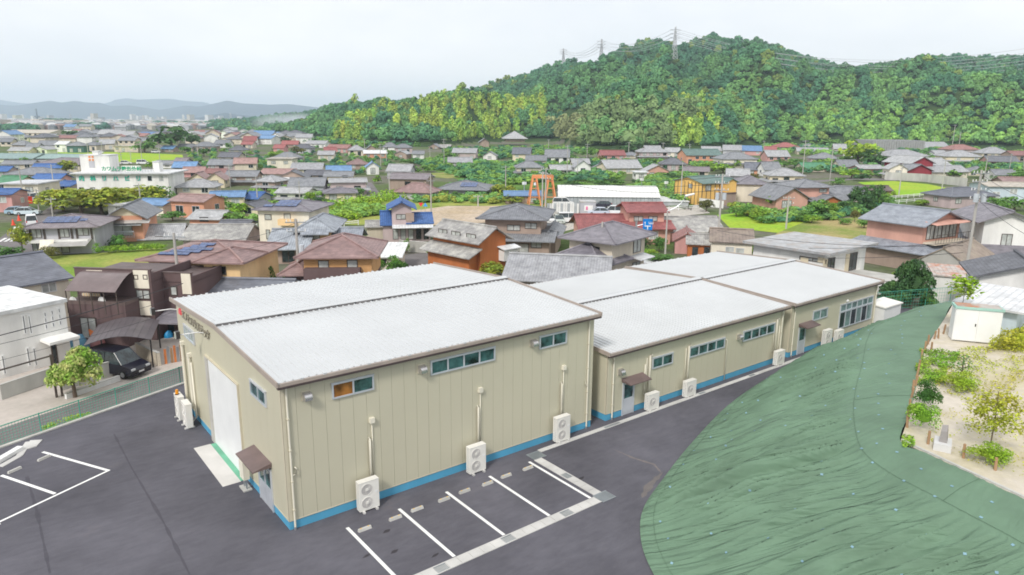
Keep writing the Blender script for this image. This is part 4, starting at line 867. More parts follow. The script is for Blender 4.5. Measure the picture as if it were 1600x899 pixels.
# stone monument on block
mo = thing('stone_marker', 'rough grey stone standing on a pale square block in the gravel', 'stone', (*at(1472, 700, 4.47).xy, 4.47), R(20))
b_ = MB(); b_.box(-.42, .42, -.30, .30, 0, .3); b_.build('block', mat('pale_stone', (.6, .6, .6), .9, 'stucco'), mo)
s_ = MB(); s_.v = [(-.2, -.13, .3), (.2, -.15, .3), (.17, .13, .3), (-.18, .15, .3), (-.17, -.09, .78), (.13, -.1, .95), (.15, .1, .9), (-.12, .11, .72)]
for f in ((0, 1, 5, 4), (1, 2, 6, 5), (2, 3, 7, 6), (3, 0, 4, 7), (4, 5, 6, 7)): s_.f.append(list(f)); s_.uv.append([(0, 0)]*4)
s_.build('stone', mat('rough_stone', (.30, .28, .27), .95, 'stucco'), mo)
# ================= FAR MOUNTAINS =================
def mountain(tb, D, col, sd_):
    x0, x1 = tb[0][0], tb[-1][0]; n = 110; q = MB(); m_ = 9
    for i in range(n):
        px = x0+(x1-x0)*i/(n-1); y = interp(tb, px)
        for j in range(m_):
            t = j/(m_-1)*2-1; Dj = D+t*D*.16; p = far(px, y, D); zt = p.z; b2_ = far(px, y, Dj)
            k = (1-abs(t))**1.1; nn = noise.fractal(Vector((b2_.x/700, b2_.y/700, sd_)), 1, 2, 5)
            q.v.append((b2_.x, b2_.y, -20+(zt+20)*k*(1+.35*nn*(abs(t) > .01)) + (6*nn if k > .9 else 0)))
    for i in range(n-1):
        for j in range(m_-1): q.f.append([i*m_+j, (i+1)*m_+j, (i+1)*m_+j+1, i*m_+j+1]); q.uv.append([(0, 0)]*4)
    q.build('mountain_range', mat('mountain_wood_hazed', (.025, .055, .085), 1, 'ground', col2=(.02, .045, .075), s=.2), None, True, kind='structure')  # wooded slopes tinted blue: some distance haze is put into the base colour
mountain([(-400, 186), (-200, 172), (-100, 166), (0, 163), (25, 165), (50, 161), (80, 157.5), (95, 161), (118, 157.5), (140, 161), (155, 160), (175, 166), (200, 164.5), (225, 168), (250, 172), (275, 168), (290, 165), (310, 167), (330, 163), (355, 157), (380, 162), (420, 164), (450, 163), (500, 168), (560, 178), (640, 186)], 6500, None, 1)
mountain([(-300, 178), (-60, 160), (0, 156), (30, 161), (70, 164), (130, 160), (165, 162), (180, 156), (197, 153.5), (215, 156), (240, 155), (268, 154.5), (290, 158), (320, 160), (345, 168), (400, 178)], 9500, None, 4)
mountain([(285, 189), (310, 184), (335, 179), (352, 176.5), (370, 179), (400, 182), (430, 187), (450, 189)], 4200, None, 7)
# ================= FOREST =================
def crownmesh(name, seed, n=130, r=1.0, h=.8, leaf=.26, core=.74, m=None, low=-.35, clumps=14, jit=.45):
    rnd = random.Random(seed); q = MB()
    cl = []
    for k in range(clumps):
        a = rnd.uniform(0, 2*pi); zz = rnd.uniform(low, .95); rr = math.sqrt(max(0, 1-zz*zz))*rnd.uniform(.45, .75); cl.append(Vector((rr*cos(a), rr*sin(a), zz*.72)))
    for i in range(n):
        c = rnd.choice(cl); d = Vector((rnd.gauss(0, 1), rnd.gauss(0, 1), rnd.gauss(0, 1))).normalized()
        if d.z < -.3: d.z = -d.z
        p = c+d*.36*rnd.uniform(.75, 1.1); p = Vector((p.x*r, p.y*r, p.z*h)); nn = (d*1.0+Vector((rnd.gauss(0, jit), rnd.gauss(0, jit), rnd.gauss(0, jit)+.25))).normalized()
        t1 = nn.orthogonal().normalized(); t1.rotate(Matrix.Rotation(rnd.uniform(0, 6.3), 3, nn)); t2 = nn.cross(t1); s_ = leaf*rnd.uniform(.6, 1.25)
        q.face([p-t1*s_*.8, p-t2*s_*.5, p+t1*s_*.85, p+t2*s_*.5])
    bm = bmesh.new(); bmesh.ops.create_icosphere(bm, subdivisions=1, radius=1)
    for v in bm.verts:
        k = core*(1+.28*noise.noise(v.co*1.7+Vector((seed, 0, 0)))); v.co = Vector((v.co.x*r*k, v.co.y*r*k, (v.co.z if v.co.z > 0 else v.co.z*-low*1.2)*h*k))
    b0 = len(q.v); q.v += [tuple(v.co) for v in bm.verts]
    for f in bm.faces: q.f.append([b0+v.index for v in f.verts]); q.uv.append([(0, 0)]*3)
    bm.free(); return q.mesh(name, m or M_forest)
M_forest = mat('forest_leaves', (.05, .1, .04), .75, 'forest', spec=.2)
FC = bpy.data.collections.new('forest_crowns'); fsrc = []
for k in range(6): o = bpy.data.objects.new(f'crown_{k}', crownmesh(f'crown_{k}', k+1, 230, leaf=.21, core=.66, clumps=8, jit=.16)); FC.objects.link(o); fsrc.append(o)
# bamboo-like: tall feathery
for k in range(2): o = bpy.data.objects.new(f'crown_{6+k}', crownmesh(f'crown_{6+k}', k+21, 190, .66, 1.3, .18, .5, jit=.25)); FC.objects.link(o); fsrc.append(o)
def gn_scatter(name, pts, kind='stuff'):
    # pts: list of (pos, scale vec, rot, variant, tint)
    me = bpy.data.meshes.new(name); me.from_pydata([p[0] for p in pts], [], [])
    def attr(nm, ty, vals, key_='value'):
        a = me.attributes.new(nm, ty, 'POINT'); flat = []
        for v in vals: flat += list(v) if hasattr(v, '__len__') else [v]
        a.data.foreach_set(key_, flat)
    attr('sc', 'FLOAT_VECTOR', [p[1] for p in pts], 'vector'); attr('ro', 'FLOAT_VECTOR', [(0, 0, p[2]) for p in pts], 'vector'); attr('vi', 'INT', [p[3] for p in pts]); attr('tint', 'FLOAT_COLOR', [(*p[4], 1) for p in pts], 'color')
    o = bpy.data.objects.new(name, me); COL.objects.link(o); o['kind'] = kind
    ng = bpy.data.node_groups.new(name, 'GeometryNodeTree'); ng.interface.new_socket('Geometry', in_out='INPUT', socket_type='NodeSocketGeometry'); ng.interface.new_socket('Geometry', in_out='OUTPUT', socket_type='NodeSocketGeometry')
    n = ng.nodes; l = ng.links.new; gi = n.new('NodeGroupInput'); go = n.new('NodeGroupOutput'); ip = n.new('GeometryNodeInstanceOnPoints'); ci = n.new('GeometryNodeCollectionInfo')
    ci.inputs['Collection'].default_value = FC; ci.inputs['Separate Children'].default_value = True; ci.inputs['Reset Children'].default_value = True
    def na(nm, ty): q = n.new('GeometryNodeInputNamedAttribute'); q.data_type = ty; q.inputs['Name'].default_value = nm; return [x for x in q.outputs if x.enabled and x.name == 'Attribute'][0]
    l(gi.outputs[0], ip.inputs['Points']); l(ci.outputs[0], ip.inputs['Instance']); ip.inputs['Pick Instance'].default_value = True
    l(na('vi', 'INT'), ip.inputs['Instance Index']); l(na('sc', 'FLOAT_VECTOR'), ip.inputs['Scale']); l(na('ro', 'FLOAT_VECTOR'), ip.inputs['Rotation']); l(ip.outputs[0], go.inputs[0])
    md = o.modifiers.new('scatter', 'NODES'); md.node_group = ng; return o
random.seed(11)
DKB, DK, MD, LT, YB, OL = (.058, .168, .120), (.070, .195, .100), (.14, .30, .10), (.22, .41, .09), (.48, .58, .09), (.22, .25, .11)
def tintat(px, D, y):
    r = random.random(); n = noise.noise(Vector((px/34, D/60, 3))); c = DK if n < -.1 else MD; sz = 1.0; vi = random.randint(0, 5)
    if 1.0: c = tuple(a*(1-k)+b_*k for a, b_ in zip(DK, MD) for k in (min(1, max(0, n*1.5+.45)),))
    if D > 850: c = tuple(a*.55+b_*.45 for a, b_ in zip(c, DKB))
    if px > 1130 and y > 120 and n > -.15: c = tuple(a*.6+b_*.4 for a, b_ in zip(c, LT))
    if px > 1230 and y > 170 and r < .5: c = LT
    bam = (655 < px < 850 and 150 < y < 212-max(0, (px-760))*.25 and noise.noise(Vector((px/40, y/22, 9))) > -.32 and not (y > 190 and px < 690)) or (520 < px < 565 and 198 < y < 222) or (640 < px < 700 and 178 < y < 198) or (540 < px < 620 and 160 < y < 192 and n > .12) or (1045 < px < 1125 and 185 < y < 222 and n > -.2) or (960 < px < 1110 and 155 < y < 163 and r < .45) or (1560 < px and 200 < y and n > 0)
    if bam: c = tuple(a*(1-k)+b_*k for a, b_ in zip(LT, YB) for k in (min(1, max(.1, .5+.9*noise.noise(Vector((px/16, y/10, 2)))+random.uniform(-.2, .2))),)); vi = 6+random.randint(0, 1)
    elif 905 < px < 1085 and 160 < y < 222 and D < 640: c = tuple(a*.55+b_*.45 for a, b_ in zip(OL, MD)) if r < .75 else MD; sz = 1.25
    elif 860 < px < 905 and 190 < y < 232 and D < 640: c = OL; sz = 1.2
    elif r < .05: c = (.20, .28, .07)
    v = random.uniform(.72, 1.28); return tuple(a*v for a in c), sz, vi
fp = []
D = 430.0
while D < 1900:
    st = 7.0 if D < 700 else (7.6 if D < 1000 else 10.5)
    px = 330.0; stp = st*1145/D
    while px < 1760:
        p_ = px+random.uniform(-.5, .5)*stp; Dd = D+random.uniform(-.5, .5)*st
        if dfoot(p_)-14 < Dd < interp(RD, p_)*1.06+20:
            x = CAM.x+FH.x*Dd+RH.x*(p_-800)/1145*Dd; y = CAM.y+FH.y*Dd+RH.y*(p_-800)/1145*Dd; z = hill(p_, Dd, x, y); yy_ = px_of(Vector((x, y, z+5)))[1]
            bare = (abs(p_-1053) < 13 and 780 < Dd < 836) or (abs(p_-939) < 9 and 940 < Dd < 985) or (884 < p_ < 912 and 163 < yy_ < 187) or (p_ > 1290 and p_ < 1325 and yy_ > 205 and yy_ < 222)
            if not bare:
                c, sz, vi = tintat(p_, Dd, yy_); s_ = random.choice((3.2, 4.0, 4.8, 5.8))*random.uniform(.9, 1.12)*sz*(1.25 if D > 1000 else 1)
                fp.append(((x, y, z+s_*.55), (s_, s_, s_*random.uniform(1.0, 1.55)), random.uniform(0, 6.28), vi, c))
        px += stp
    D += st
gn_scatter('hill_forest', fp)
print('forest trees', len(fp))
# terraced bare earth patch
M_earth = mat('bare_earth', (.45, .26, .17), 1, 'ground', col2=(.38, .30, .2), s=10)
# ================= NEAR HOUSES (built piece by piece) =================
random.seed(21)
# white modern house at the left edge
h = House('white_house', 'white rendered modern house with slit windows and nine small square windows', 'house', 96, 104, 566, 60)
v = h.V(-60, 100, (507, 470), 462, 'flat', 'white', 'white', 8, o=.15)
for x, y in ((70, 492), (81, 489), (92, 486), (71, 501), (82, 498), (93, 495), (72, 511), (83, 508), (94, 505)): h.W(x-3, y-3, x+3, y+3, 'wg')
for x in (38, 47): h.W(x-3, 493, x+2, 522, 'wg')
for x in (45, 55): h.W(x-3, 545, x+2, 572, 'wg')
h.W(3, 555, 8, 585, 'wg'); h.W(78, 537, 92, 570, 'bg')
a = h.plane(62, 530); b_ = h.plane(110, 524); MB().slab([(a.x, -1.3, a.z-.1), (b_.x, -1.3, a.z-.1), (b_.x, 0, a.z), (a.x, 0, a.z)], .2).build('porch_roof', wmat('white'), h.root); MB().box(b_.x-.35, b_.x-.05, -1.2, -.9, 0, a.z-.15).build('porch_post', wmat('white'), h.root)
# cream house behind it
h = House('cream_house', 'cream rendered house with smooth slate-blue gable roof, behind the white modern house', 'house', 102, 110, 512, 58)
v = h.V(-40, 106, (463, 432), 404, 'gable', 'slatedark', 'palecream', 9, o=.4); h.W(64, 443, 88, 455, 'wc'); h.W(15, 453, 24, 459, 'wg')
# brown box house
h = House('brown_tiled_house', 'dark brown and white tiled box house with curved balcony roof', 'house', 108, 300, 531, -6)
v = h.V(118, 236, 438, 438, 'flat', 'slatebrown', 'darkbrown', 6, o=-.02); v2 = h.V(236, 300, 440, 440, 'flat', 'slatebrown', 'darkbrown', 5.5, yy=1.6, o=-.02)
for w_, yt in ((v, 421), (v2, 424)): zt = h.plane(200, yt, w_[2]).z; walls(h.root, w_[0], w_[1], w_[2], w_[2]+.15, w_[5]-.1, zt, zt, 'flat', 'darkbrown', 'parapet'); walls(h.root, w_[1]-.15, w_[1], w_[2]+.15, w_[3], w_[5]-.1, zt-.3, zt, 'flat', 'darkbrown', 'parapet'); MB().box(w_[0]-.05, w_[1]+.05, w_[2]-.05, w_[2]+.2, zt-.03, zt+.05).build('coping', rmat('slatebrown'), h.root)
vb = h.V(105, 195, 476, 476, 'flat', 'slatebrown', 'darkbrown', 1.8, yy=-1.9, o=.0)
for x0, x1, y0, y1 in ((135, 162, 422, 442), (208, 234, 422, 451), (211, 238, 470, 493)):
    a = h.plane(x0, y0); b_ = h.plane(x1, y1); MB().box(a.x, b_.x, -.06, 0, b_.z, a.z).build('white_panel', wmat('palecream'), h.root)
for w_ in ((137, 429, 145, 437), (151, 429, 160, 437), (209, 429, 217, 437), (223, 429, 232, 437), (212, 453, 236, 468), (214, 495, 240, 524)): h.W(*w_, 'bc')
h.W(266, 448, 278, 462, 'bc', 1.6); h.W(125, 497, 154, 530, 'bc', -1.9); a = h.plane(299, 428, 1.6); b_ = h.plane(308, 460, 1.6)
MB().box(a.x-.9, a.x-.1, 1.53, 1.6, b_.z, a.z).build('white_panel', wmat('palecream'), h.root)
a = h.plane(108, 452, -1.9); b_ = h.plane(186, 452, -1.9); q = MB(); K = 8
for k in range(K):
    t0, t1 = k/K, (k+1)/K; f = lambda t: (-2.4+2.5*t, a.z+1.15*sin(t*pi/2))
    (y0, z0), (y1, z1) = f(t0), f(t1); q.slab([(a.x, y0, z0), (b_.x, y0, z0), (b_.x, y1, z1), (a.x, y1, z1)], .04)
q.build('balcony_roof', mat('bronze_polycarbonate', (.17, .13, .13), .2, spec=.6), h.root)
for k in range(5): MB().box(a.x+(b_.x-a.x)*k/4-.03, a.x+(b_.x-a.x)*k/4+.03, -2.35, -2.29, 2.8, a.z).build('balcony_post', M_bronze, h.root)
c = h.plane(128, 458, -.3); d = h.plane(158, 474, -.3); MB().box(c.x, d.x, -.32, -.25, 2.6, c.z).build('lattice_screen', wmat('beige'), h.root)
for k in range(14): x = c.x+(d.x-c.x)*(k+.5)/14; MB().box(x-.03, x+.03, -.35, -.32, 2.6, c.z).build('slat', wmat('peach'), h.root) if k % 2 else None
for x, y in ((116, 470), (161, 470)):
    p = h.plane(x, y, -1.6); s_ = MB(); s_.face([(p.x+.32*cos(t), -1.75, p.z+.05+.32*sin(t)) for t in [k*pi/6 for k in range(12)]]); s_.tube([(p.x, -1.75, p.z), (p.x, -1.5, p.z-.6)], .025, 5); s_.build('satellite_dish', M_white, h.root)
a = h.plane(249, 492, .4); b_ = h.plane(280, 492, .4); MB().slab([(a.x, -.6, a.z-.35), (b_.x+.4, -.6, a.z-.35), (b_.x+.4, 1.58, a.z+.2), (a.x, 1.58, a.z+.2)], .15).build('porch_roof', rmat('slatepurple'), h.root); h.W(258, 495, 276, 528, 'bg', 1.6)
# yellow-orange solar house
h = House('orange_solar_house', 'yellow-orange house with brown tiled hip roof carrying stepped solar panels', 'house', 228, 376, 495, -4)
v = h.V(232, 376, 409, 376, 'hip', 'brown', 'peach', 8.5, o=.8); v2 = h.V(318, 374, 411, 388, 'gabley' if False else 'hip', 'brown', 'peach', 4, yy=-.9, o=.7)
for (u, w_, n_) in ((.08, .10, 4), (.17, .24, 4), (.27, .38, 4), (.33, .52, 2), (.40, .66, 2)):
    h.solar(v, u, u+.083*n_, n_, 1, w_, w_+.135)
for w_ in ((332, 416, 355, 430), ): h.W(*w_, 'bg', -.9)
h.W(298, 414, 316, 425, 'bg'); h.W(250, 411, 275, 424, 'bg'); h.WX(374, 412, 382, 427, v[1], 'bg'); h.WX(388, 402, 398, 415, v[1], 'bg')
a = h.plane(330, 447, -.9); MB().slab([(a.x, -1.7, a.z-.15), (a.x+2.3, -1.7, a.z-.15), (a.x+2.3, -.9, a.z), (a.x, -.9, a.z)], .08).build('window_hood', rmat('beige'), h.root)
v3 = h.V(310, 440, 462, 436, 'gable', 'slatedark', 'peach', 5, yy=-3.5, o=.5)
h = House('grey_lean_to', 'low grey metal lean-to roof between the yellow solar house and the brick house', 'shed', 385, 445, 480, 22); h.V(388, 440, 458, 436, 'gable', 'palegrey', 'mauve', 7, o=.5)
# grey solar house
h = House('grey_solar_house', 'pale grey two-storey house with black posts and purple-brown solar roof', 'house', 45, 145, 397, 12)
v = h.V(45, 146, 356, 335, 'hip', 'purple', 'grey', 8, o=.9); h.solar(v, .18, .72, 5, 3, .18, .72); h.solar(v, .74, .86, 2, 1, .3, .5)
for x in (46, 68, 91, 111, 119, 142): a = h.plane(x, 357, -.05); b_ = h.plane(x, 374, -.05); MB().box(a.x-.12, a.x+.12, -.1, 0, b_.z, a.z).build('post', M_bronze, h.root)
for w_ in ((48, 358, 66, 372), (92, 358, 109, 371), (121, 358, 139, 368), (50, 380, 60, 395), (95, 383, 110, 395)): h.W(*w_, 'bc')
a = h.plane(48, 375); b_ = h.plane(141, 376); MB().box(a.x, b_.x, -1.0, 0, a.z-.35, a.z).build('balcony', wmat('white'), h.root); a = h.plane(78, 379, -1.5); b_ = h.plane(138, 379, -1.5)
MB().slab([(a.x, -2.6, a.z-.4), (b_.x, -2.6, a.z-.4), (b_.x, 0, a.z+.2), (a.x, 0, a.z+.2)], .05).build('patio_roof', mat('polycarb', (.45, .44, .42), .3), h.root)
q = MB(); p0 = h.plane(58, 377, -2.2); p1 = h.plane(80, 377, -2.2)
for k in range(8):
    t0, t1 = k/8, (k+1)/8; q.face([(p0.x+(p1.x-p0.x)*t0, -2.3+.1*sin(k*2), .5), (p0.x+(p1.x-p0.x)*t1, -2.3+.1*sin(k*2+2), .5), (p0.x+(p1.x-p0.x)*t1, -1.3, p0.z), (p0.x+(p1.x-p0.x)*t0, -1.3, p0.z)])
q.build('sun_shade', wmat('palecream'), h.root)
# orange gabled house
h = House('orange_gabled_house', 'orange two-storey house with cream gable, grey tiles and a glazed balcony', 'house', 168, 222, 378, 14)
v = h.V(168, 222, 343, 322, 'gabley', 'grey', 'orange', 9, o=.9); h.skirt(v, 3.0, 'light', 1.0, 'f'); g = MB(); t = v[5]; g.face([(v[0], -.02, t-.1), (v[1], -.02, t-.1), ((v[0]+v[1])/2, -.02, v[6]-.2)]); g.build('gable_board', wmat('cream'), h.root)
h.W(176, 351, 208, 368, 'bc'); a = h.plane(175, 362, -.9); b_ = h.plane(209, 362, -.9); q = MB(); q.box(a.x, b_.x, -.95, -.9, a.z-.1, a.z)
for k in range(15): x = a.x+(b_.x-a.x)*k/14; q.box(x-.02, x+.02, -.94, -.9, a.z-1, a.z)
q.build('railing', M_alu, h.root); a = h.plane(172, 347, -.9); MB().slab([(a.x, -1.0, a.z-.25), (a.x+5.2, -1.0, a.z-.25), (a.x+5.2, 0, a.z+.1), (a.x, 0, a.z+.1)], .05).build('awning', mat('polycarb', (0, 0, 0)), h.root)
v = h.V(222, 280, 374, 351, 'gable', 'light', 'orange', 7, yy=.5, o=.7); h.autowin(v, False)
h = House('weathered_roof_house', 'low house under a long weathered grey tiled roof beside green hedge', 'house', 285, 381, 386, 3); v = h.V(286, 381, 375, 351, 'gable', 'weather', 'mauve', 8, o=.6); v = h.V(342, 384, 356, 344, 'gable', 'dark', 'mauve', 5, yy=9, o=.6)
# cream house with solar
h = House('cream_solar_house', 'cream two-storey house with grey hip roof and solar panels on the front slope', 'house', 403, 481, 385, -6)
v = h.V(403, 482, 329, 312, 'hip', 'slatepurple', 'palecream', 8, o=.7); h.solar(v, .28, .72, 4, 2, .2, .85); h.solar(v, .08, .26, 2, 1, .12, .35)
for w_ in ((413, 335, 425, 344), (443, 333, 455, 343), (415, 358, 423, 374)): h.W(*w_, 'bc')
a = h.plane(434, 343, -.8); b_ = h.plane(460, 353, -.8); MB().box(a.x, b_.x, -.9, 0, b_.z, a.z).build('balcony', wmat('peach'), h.root)
# old tiled house
h = House('grey_tiled_house', 'sprawling old Japanese house with silver grey tiles and a central cross gable', 'house', 415, 560, 412, 5)
v = h.V(424, 476, 390, 358, 'gable', 'silver', 'brown', 8, o=.9); h.autowin(v, False); v = h.V(468, 515, 362, 337, 'iri', 'silver', 'ochre', 9, yy=3, o=.9); h.W(478, 366, 500, 374, 'bc', 3); v = h.V(515, 556, 385, 356, 'gable', 'silver', 'brown', 8, yy=2, o=.8)
a = h.plane(470, 358, 2.2); b_ = h.plane(514, 358, 2.2); MB().slab([(a.x, 1.5, a.z-.6), (b_.x, 1.5, a.z-.6), (b_.x, 3, a.z+.1), (a.x, 3, a.z+.1)], .12).build('pent_roof', rmat('silver'), h.root)
# brick house
h = House('brown_roofed_house', 'tan brick house with dark band and big brown metal-tiled hip roof', 'house', 472, 585, 487, 4)
v = h.V(474, 580, 403, 368, 'hip', 'brown', 'brick', 7.5, o=.75, z0=3.0); walls(h.root, v[0], v[1], v[2]+.02, v[3], 0, 3.05, 3.05, 'flat', 'darkbrown', 'lower_wall')
a = h.plane(474, 421, -.9); b_ = h.plane(563, 440, -.9); MB().box(a.x, b_.x, -1.0, 0, b_.z-.6, a.z).build('balcony', wmat('darkbrown'), h.root); h.W(496, 406, 515, 420, 'bc'); h.W(542, 406, 559, 419, 'bc')
v2 = h.V(445, 478, 430, 411, 'hip', 'brown', 'darkbrown', 4, yy=.3, o=.6); h.W(459, 438, 469, 447, 'bc', .3)
# small white-roofed house
h = House('white_roofed_annexe', 'small pale annexe with white metal roof and dark windows by pine garden', 'house', 580, 624, 428, 2); v = h.V(581, 623, 402, 380, 'shed', 'white', 'palecream', 6, o=.5); h.W(584, 404, 604, 413, 'bg')
# blue-roofed house
h = House('blue_roofed_house', 'mauve house with bright blue tiled tower gable and white verandah roof', 'house', 592, 675, 379, 10)
v = h.V(612, 643, 328, 315, 'gabley', 'blue', 'mauve', 6, o=.8); h.W(619, 334, 634, 343, 'bc'); a = h.plane(634, 334, -.05); MB().box(a.x, a.x+1.2, -.08, 0, a.z-1.2, a.z+.1).build('shutter_box', wmat('brown'), h.root)
v = h.V(640, 672, 349, 333, 'gable', 'blue', 'mauve', 6.5, yy=.5, o=.7); v3 = h.V(598, 614, 352, 330, 'gable', 'blue', 'mauve', 6.5, yy=.5, o=.5)
a = h.plane(613, 352, -.6); b_ = h.plane(677, 352, -.6); MB().slab([(a.x, -1.4, a.z-.35), (b_.x, -1.4, a.z-.35), (b_.x, .5, a.z+.1), (a.x, .5, a.z+.1)], .06).build('verandah_roof', rmat('white'), h.root)
for x in (618, 630, 642, 654, 666): h.W(x-4, 358, x+4, 374, random.choice(['bc', 'bg']), .49 if x > 643 else 0)
h = House('beige_shed', 'small beige shed with weathered grey roof left of the blue-roofed house', 'shed', 572, 598, 374, 10); h.V(573, 598, 355, 345, 'gable', 'weather', 'beige', 6, o=.4)
# orange barn-like house
h = House('rust_orange_house', 'rust-orange walled two-storey house with grey patterned tiles, gable to the right', 'house', 750, 790, 428, 46)
v = h.V(750, 790, (383, 375), 355, 'gabley', 'weather', 'rustred', 8.5, o=.8); walls(h.root, v[0]-1.3, v[0], v[2]+.5, v[3]-.5, 0, 2.6, 2.6, 'flat', 'rustred', 'lower_wall'); MB().slab([(v[0]-2.1, v[3]+.3, 2.45), (v[0]-2.1, v[2]-.4, 2.45), (v[0]-.002, v[2]-.4, 3.35), (v[0]-.002, v[3]+.3, 3.35)], .14).build('pent_roof', rmat('weather'), h.root)
for y_ in (1.5, 4.2, 6.6): window(h.root, v[0], y_, 3.9, 1.5, 1.0, 'bc', rz=-pi/2)
MB().box(1.0, 3.4, -.9, 0, 1.5, 2.8).build('bay_window', M_white, h.root); MB().slab([(.7, -1.2, 2.95), (3.7, -1.2, 2.95), (3.7, 0, 3.25), (.7, 0, 3.25)], .08).build('bay_roof', rmat('white'), h.root)
h = House('dark_tiled_house', 'large traditional two-storey house with tiered dark grey tiled roofs and gable', 'house', 770, 858, 402, -8)
v = h.V(758, 845, 343, 320, 'iri', 'grey', 'brown', 9, o=1.1); h.W(792, 350, 813, 361, 'bc'); h.W(820, 347, 839, 358, 'bc'); v2 = h.V(775, 858, 377, 360, 'gable', 'grey', 'brown', 7, yy=-2.0, o=1.0); h.W(796, 381, 826, 395, 'bc', -2.0); h.W(830, 378, 846, 388, 'bc', -2.0)
v = h.V(846, 868, 372, 348, 'gabley', 'grey', 'brown', 10, yy=1, o=.8)
# low tile roof in front
h = House('low_tiled_house', 'low house under one wide grey scalloped tile roof right behind the beige building', 'house', 800, 945, 468, -10); v = h.V(792, 945, 441, 399, 'gable', 'light', 'brown', 9, o=.7)
# slate roofed beige house
h = House('slate_hip_house', 'beige house with two dark purple-slate hip roofs, upper and lower', 'house', 905, 957, 446, -38)
v = h.V(890, 957, (374, 381), 349, 'hip', 'slatepurple', 'beige', 7.5, o=1.0); h.W(918, 383, 937, 392, 'bg'); window(h.root, v[1], 5.6, v[5]-2.3, 1.8, 1.7, 'bc', rz=pi/2); window(h.root, v[1], 5.6, .3, 1.8, 1.8, 'bc', rz=pi/2); v2 = h.V(862, 935, (408, 418), 381, 'hip', 'slatepurple', 'beige', 5.5, yy=-2.8, o=.8)
MB().slab([(v[1], 7.2, 3.0), (v[1], 3.8, 3.0), (v[1]+1.6, 3.8, 2.7), (v[1]+1.6, 7.2, 2.7)], .08).build('porch_roof', rmat('white'), h.root)
h = House('white_roofed_carport', 'small white-roofed outhouse beside the beige hip-roofed house', 'shed', 996, 1026, 412, 20); h.V(994, 1024, 410, 400, 'shed', 'white', 'darkbrown', 4.5, o=.5)
# red roof house
h = House('red_roofed_house', 'salmon house with bright red-brown tiled roofs in three tiers behind blue road sign', 'house', 905, 1040, 379, 4)
v = h.V(984, 1038, 332, 317, 'gable', 'red', 'salmon', 6.5, o=.8); h.W(991, 338, 1004, 346, 'bc'); h.W(1013, 338, 1027, 346, 'bc'); v = h.V(910, 982, 361, 335, 'gable', 'red', 'salmon', 8.5, o=.9)
v = h.V(982, 1048, 358, 346, 'gable', 'red', 'salmon', 4, yy=-1.8, o=.8); h.W(1014, 362, 1028, 374, 'wc', -1.8); h.V(1040, 1052, 358, 345, 'gable', 'maroon' if False else 'redbrown', 'salmon', 7, yy=.4, o=.4)
h = House('old_storehouse', 'old storehouse with mottled grey tile roof just right of the red-roofed house', 'storehouse', 1046, 1130, 377, 3); h.V(1048, 1129, 363, 339, 'gable', 'weather', 'brown', 9, o=.6)
h = House('brown_outhouse', 'small rust-brown outhouse with tiny grey roof by the lane bend', 'shed', 1068, 1112, 402, -12); v = h.V(1075, 1112, 382, 366, 'gable', 'weather', 'rustred', 4.5, o=.4); h.V(1055, 1092, 378, 364, 'gabley', 'redbrown', 'pink', 6, yy=2.0, o=.4); h.W(1082, 386, 1090, 400, 'bg'); h.W(1100, 385, 1109, 400, 'bg')
h = House('mossy_roof_shed', 'long beige workshop with rusty mossy corrugated roof and two windows', 'workshop', 1115, 1180, 413, -14); v = h.V(1112, 1176, 379, 358, 'gable', 'moss', 'palecream', 7, o=.4); h.W(1134, 386, 1146, 396, 'ac'); h.W(1150, 389, 1162, 398, 'ac')
# flat-roofed house with terrace
h = House('flat_roofed_house', 'pale grey flat-roofed house with cream shutters, stained roof and railed terrace', 'house', 1176, 1293, 452, -50)
v = h.V(1178, 1290, (381, 396), 391, 'flat', 'palegrey', 'white', 9.5, o=.9); h.W(1250, 400, 1291, 412, 'bc'); X1 = v[1]
for y0, y1 in ((.6, 2.2), (5.6, 7.4)): window(h.root, X1, (y0+y1)/2, v[5]-2.6, y1-y0, 2.0, 'bg', rz=pi/2); MB().box(X1, X1+.06, y0-.9, y0-.05, v[5]-2.6, v[5]-.6).build('shutter', wmat('cream'), h.root)
for u in (1252, 1279): c_ = h.plane(u, 401); d_ = h.plane(u+11, 412); MB().box(c_.x, d_.x, -.10, -.072, d_.z+.05, c_.z-.05).build('shutter', wmat('cream'), h.root)
zt = v[5]-2.75; MB().box(X1, X1+7.5, -.8, 8.5, zt-.35, zt).build('terrace_slab', M_conc, h.root); MB().box(X1, X1+6.8, .2, 8, 0, zt-.35).build('lower_wall', wmat('palecream'), h.root); q = MB(); pts = [(X1+.1, -.7), (X1+7.4, -.7), (X1+7.4, 8.4)]
for (x0, y0), (x1, y1) in zip(pts[:-1], pts[1:]):
    for zz, r_ in ((1.05, .035), (.72, .018), (.4, .018)): q.tube([(x0, y0, zt+zz), (x1, y1, zt+zz)], r_, 5)
    for k in range(8): q.tube([(x0+(x1-x0)*k/7, y0+(y1-y0)*k/7, zt), (x0+(x1-x0)*k/7, y0+(y1-y0)*k/7, zt+1.05)], .035, 4)
q.build('railing', M_bronze, h.root)
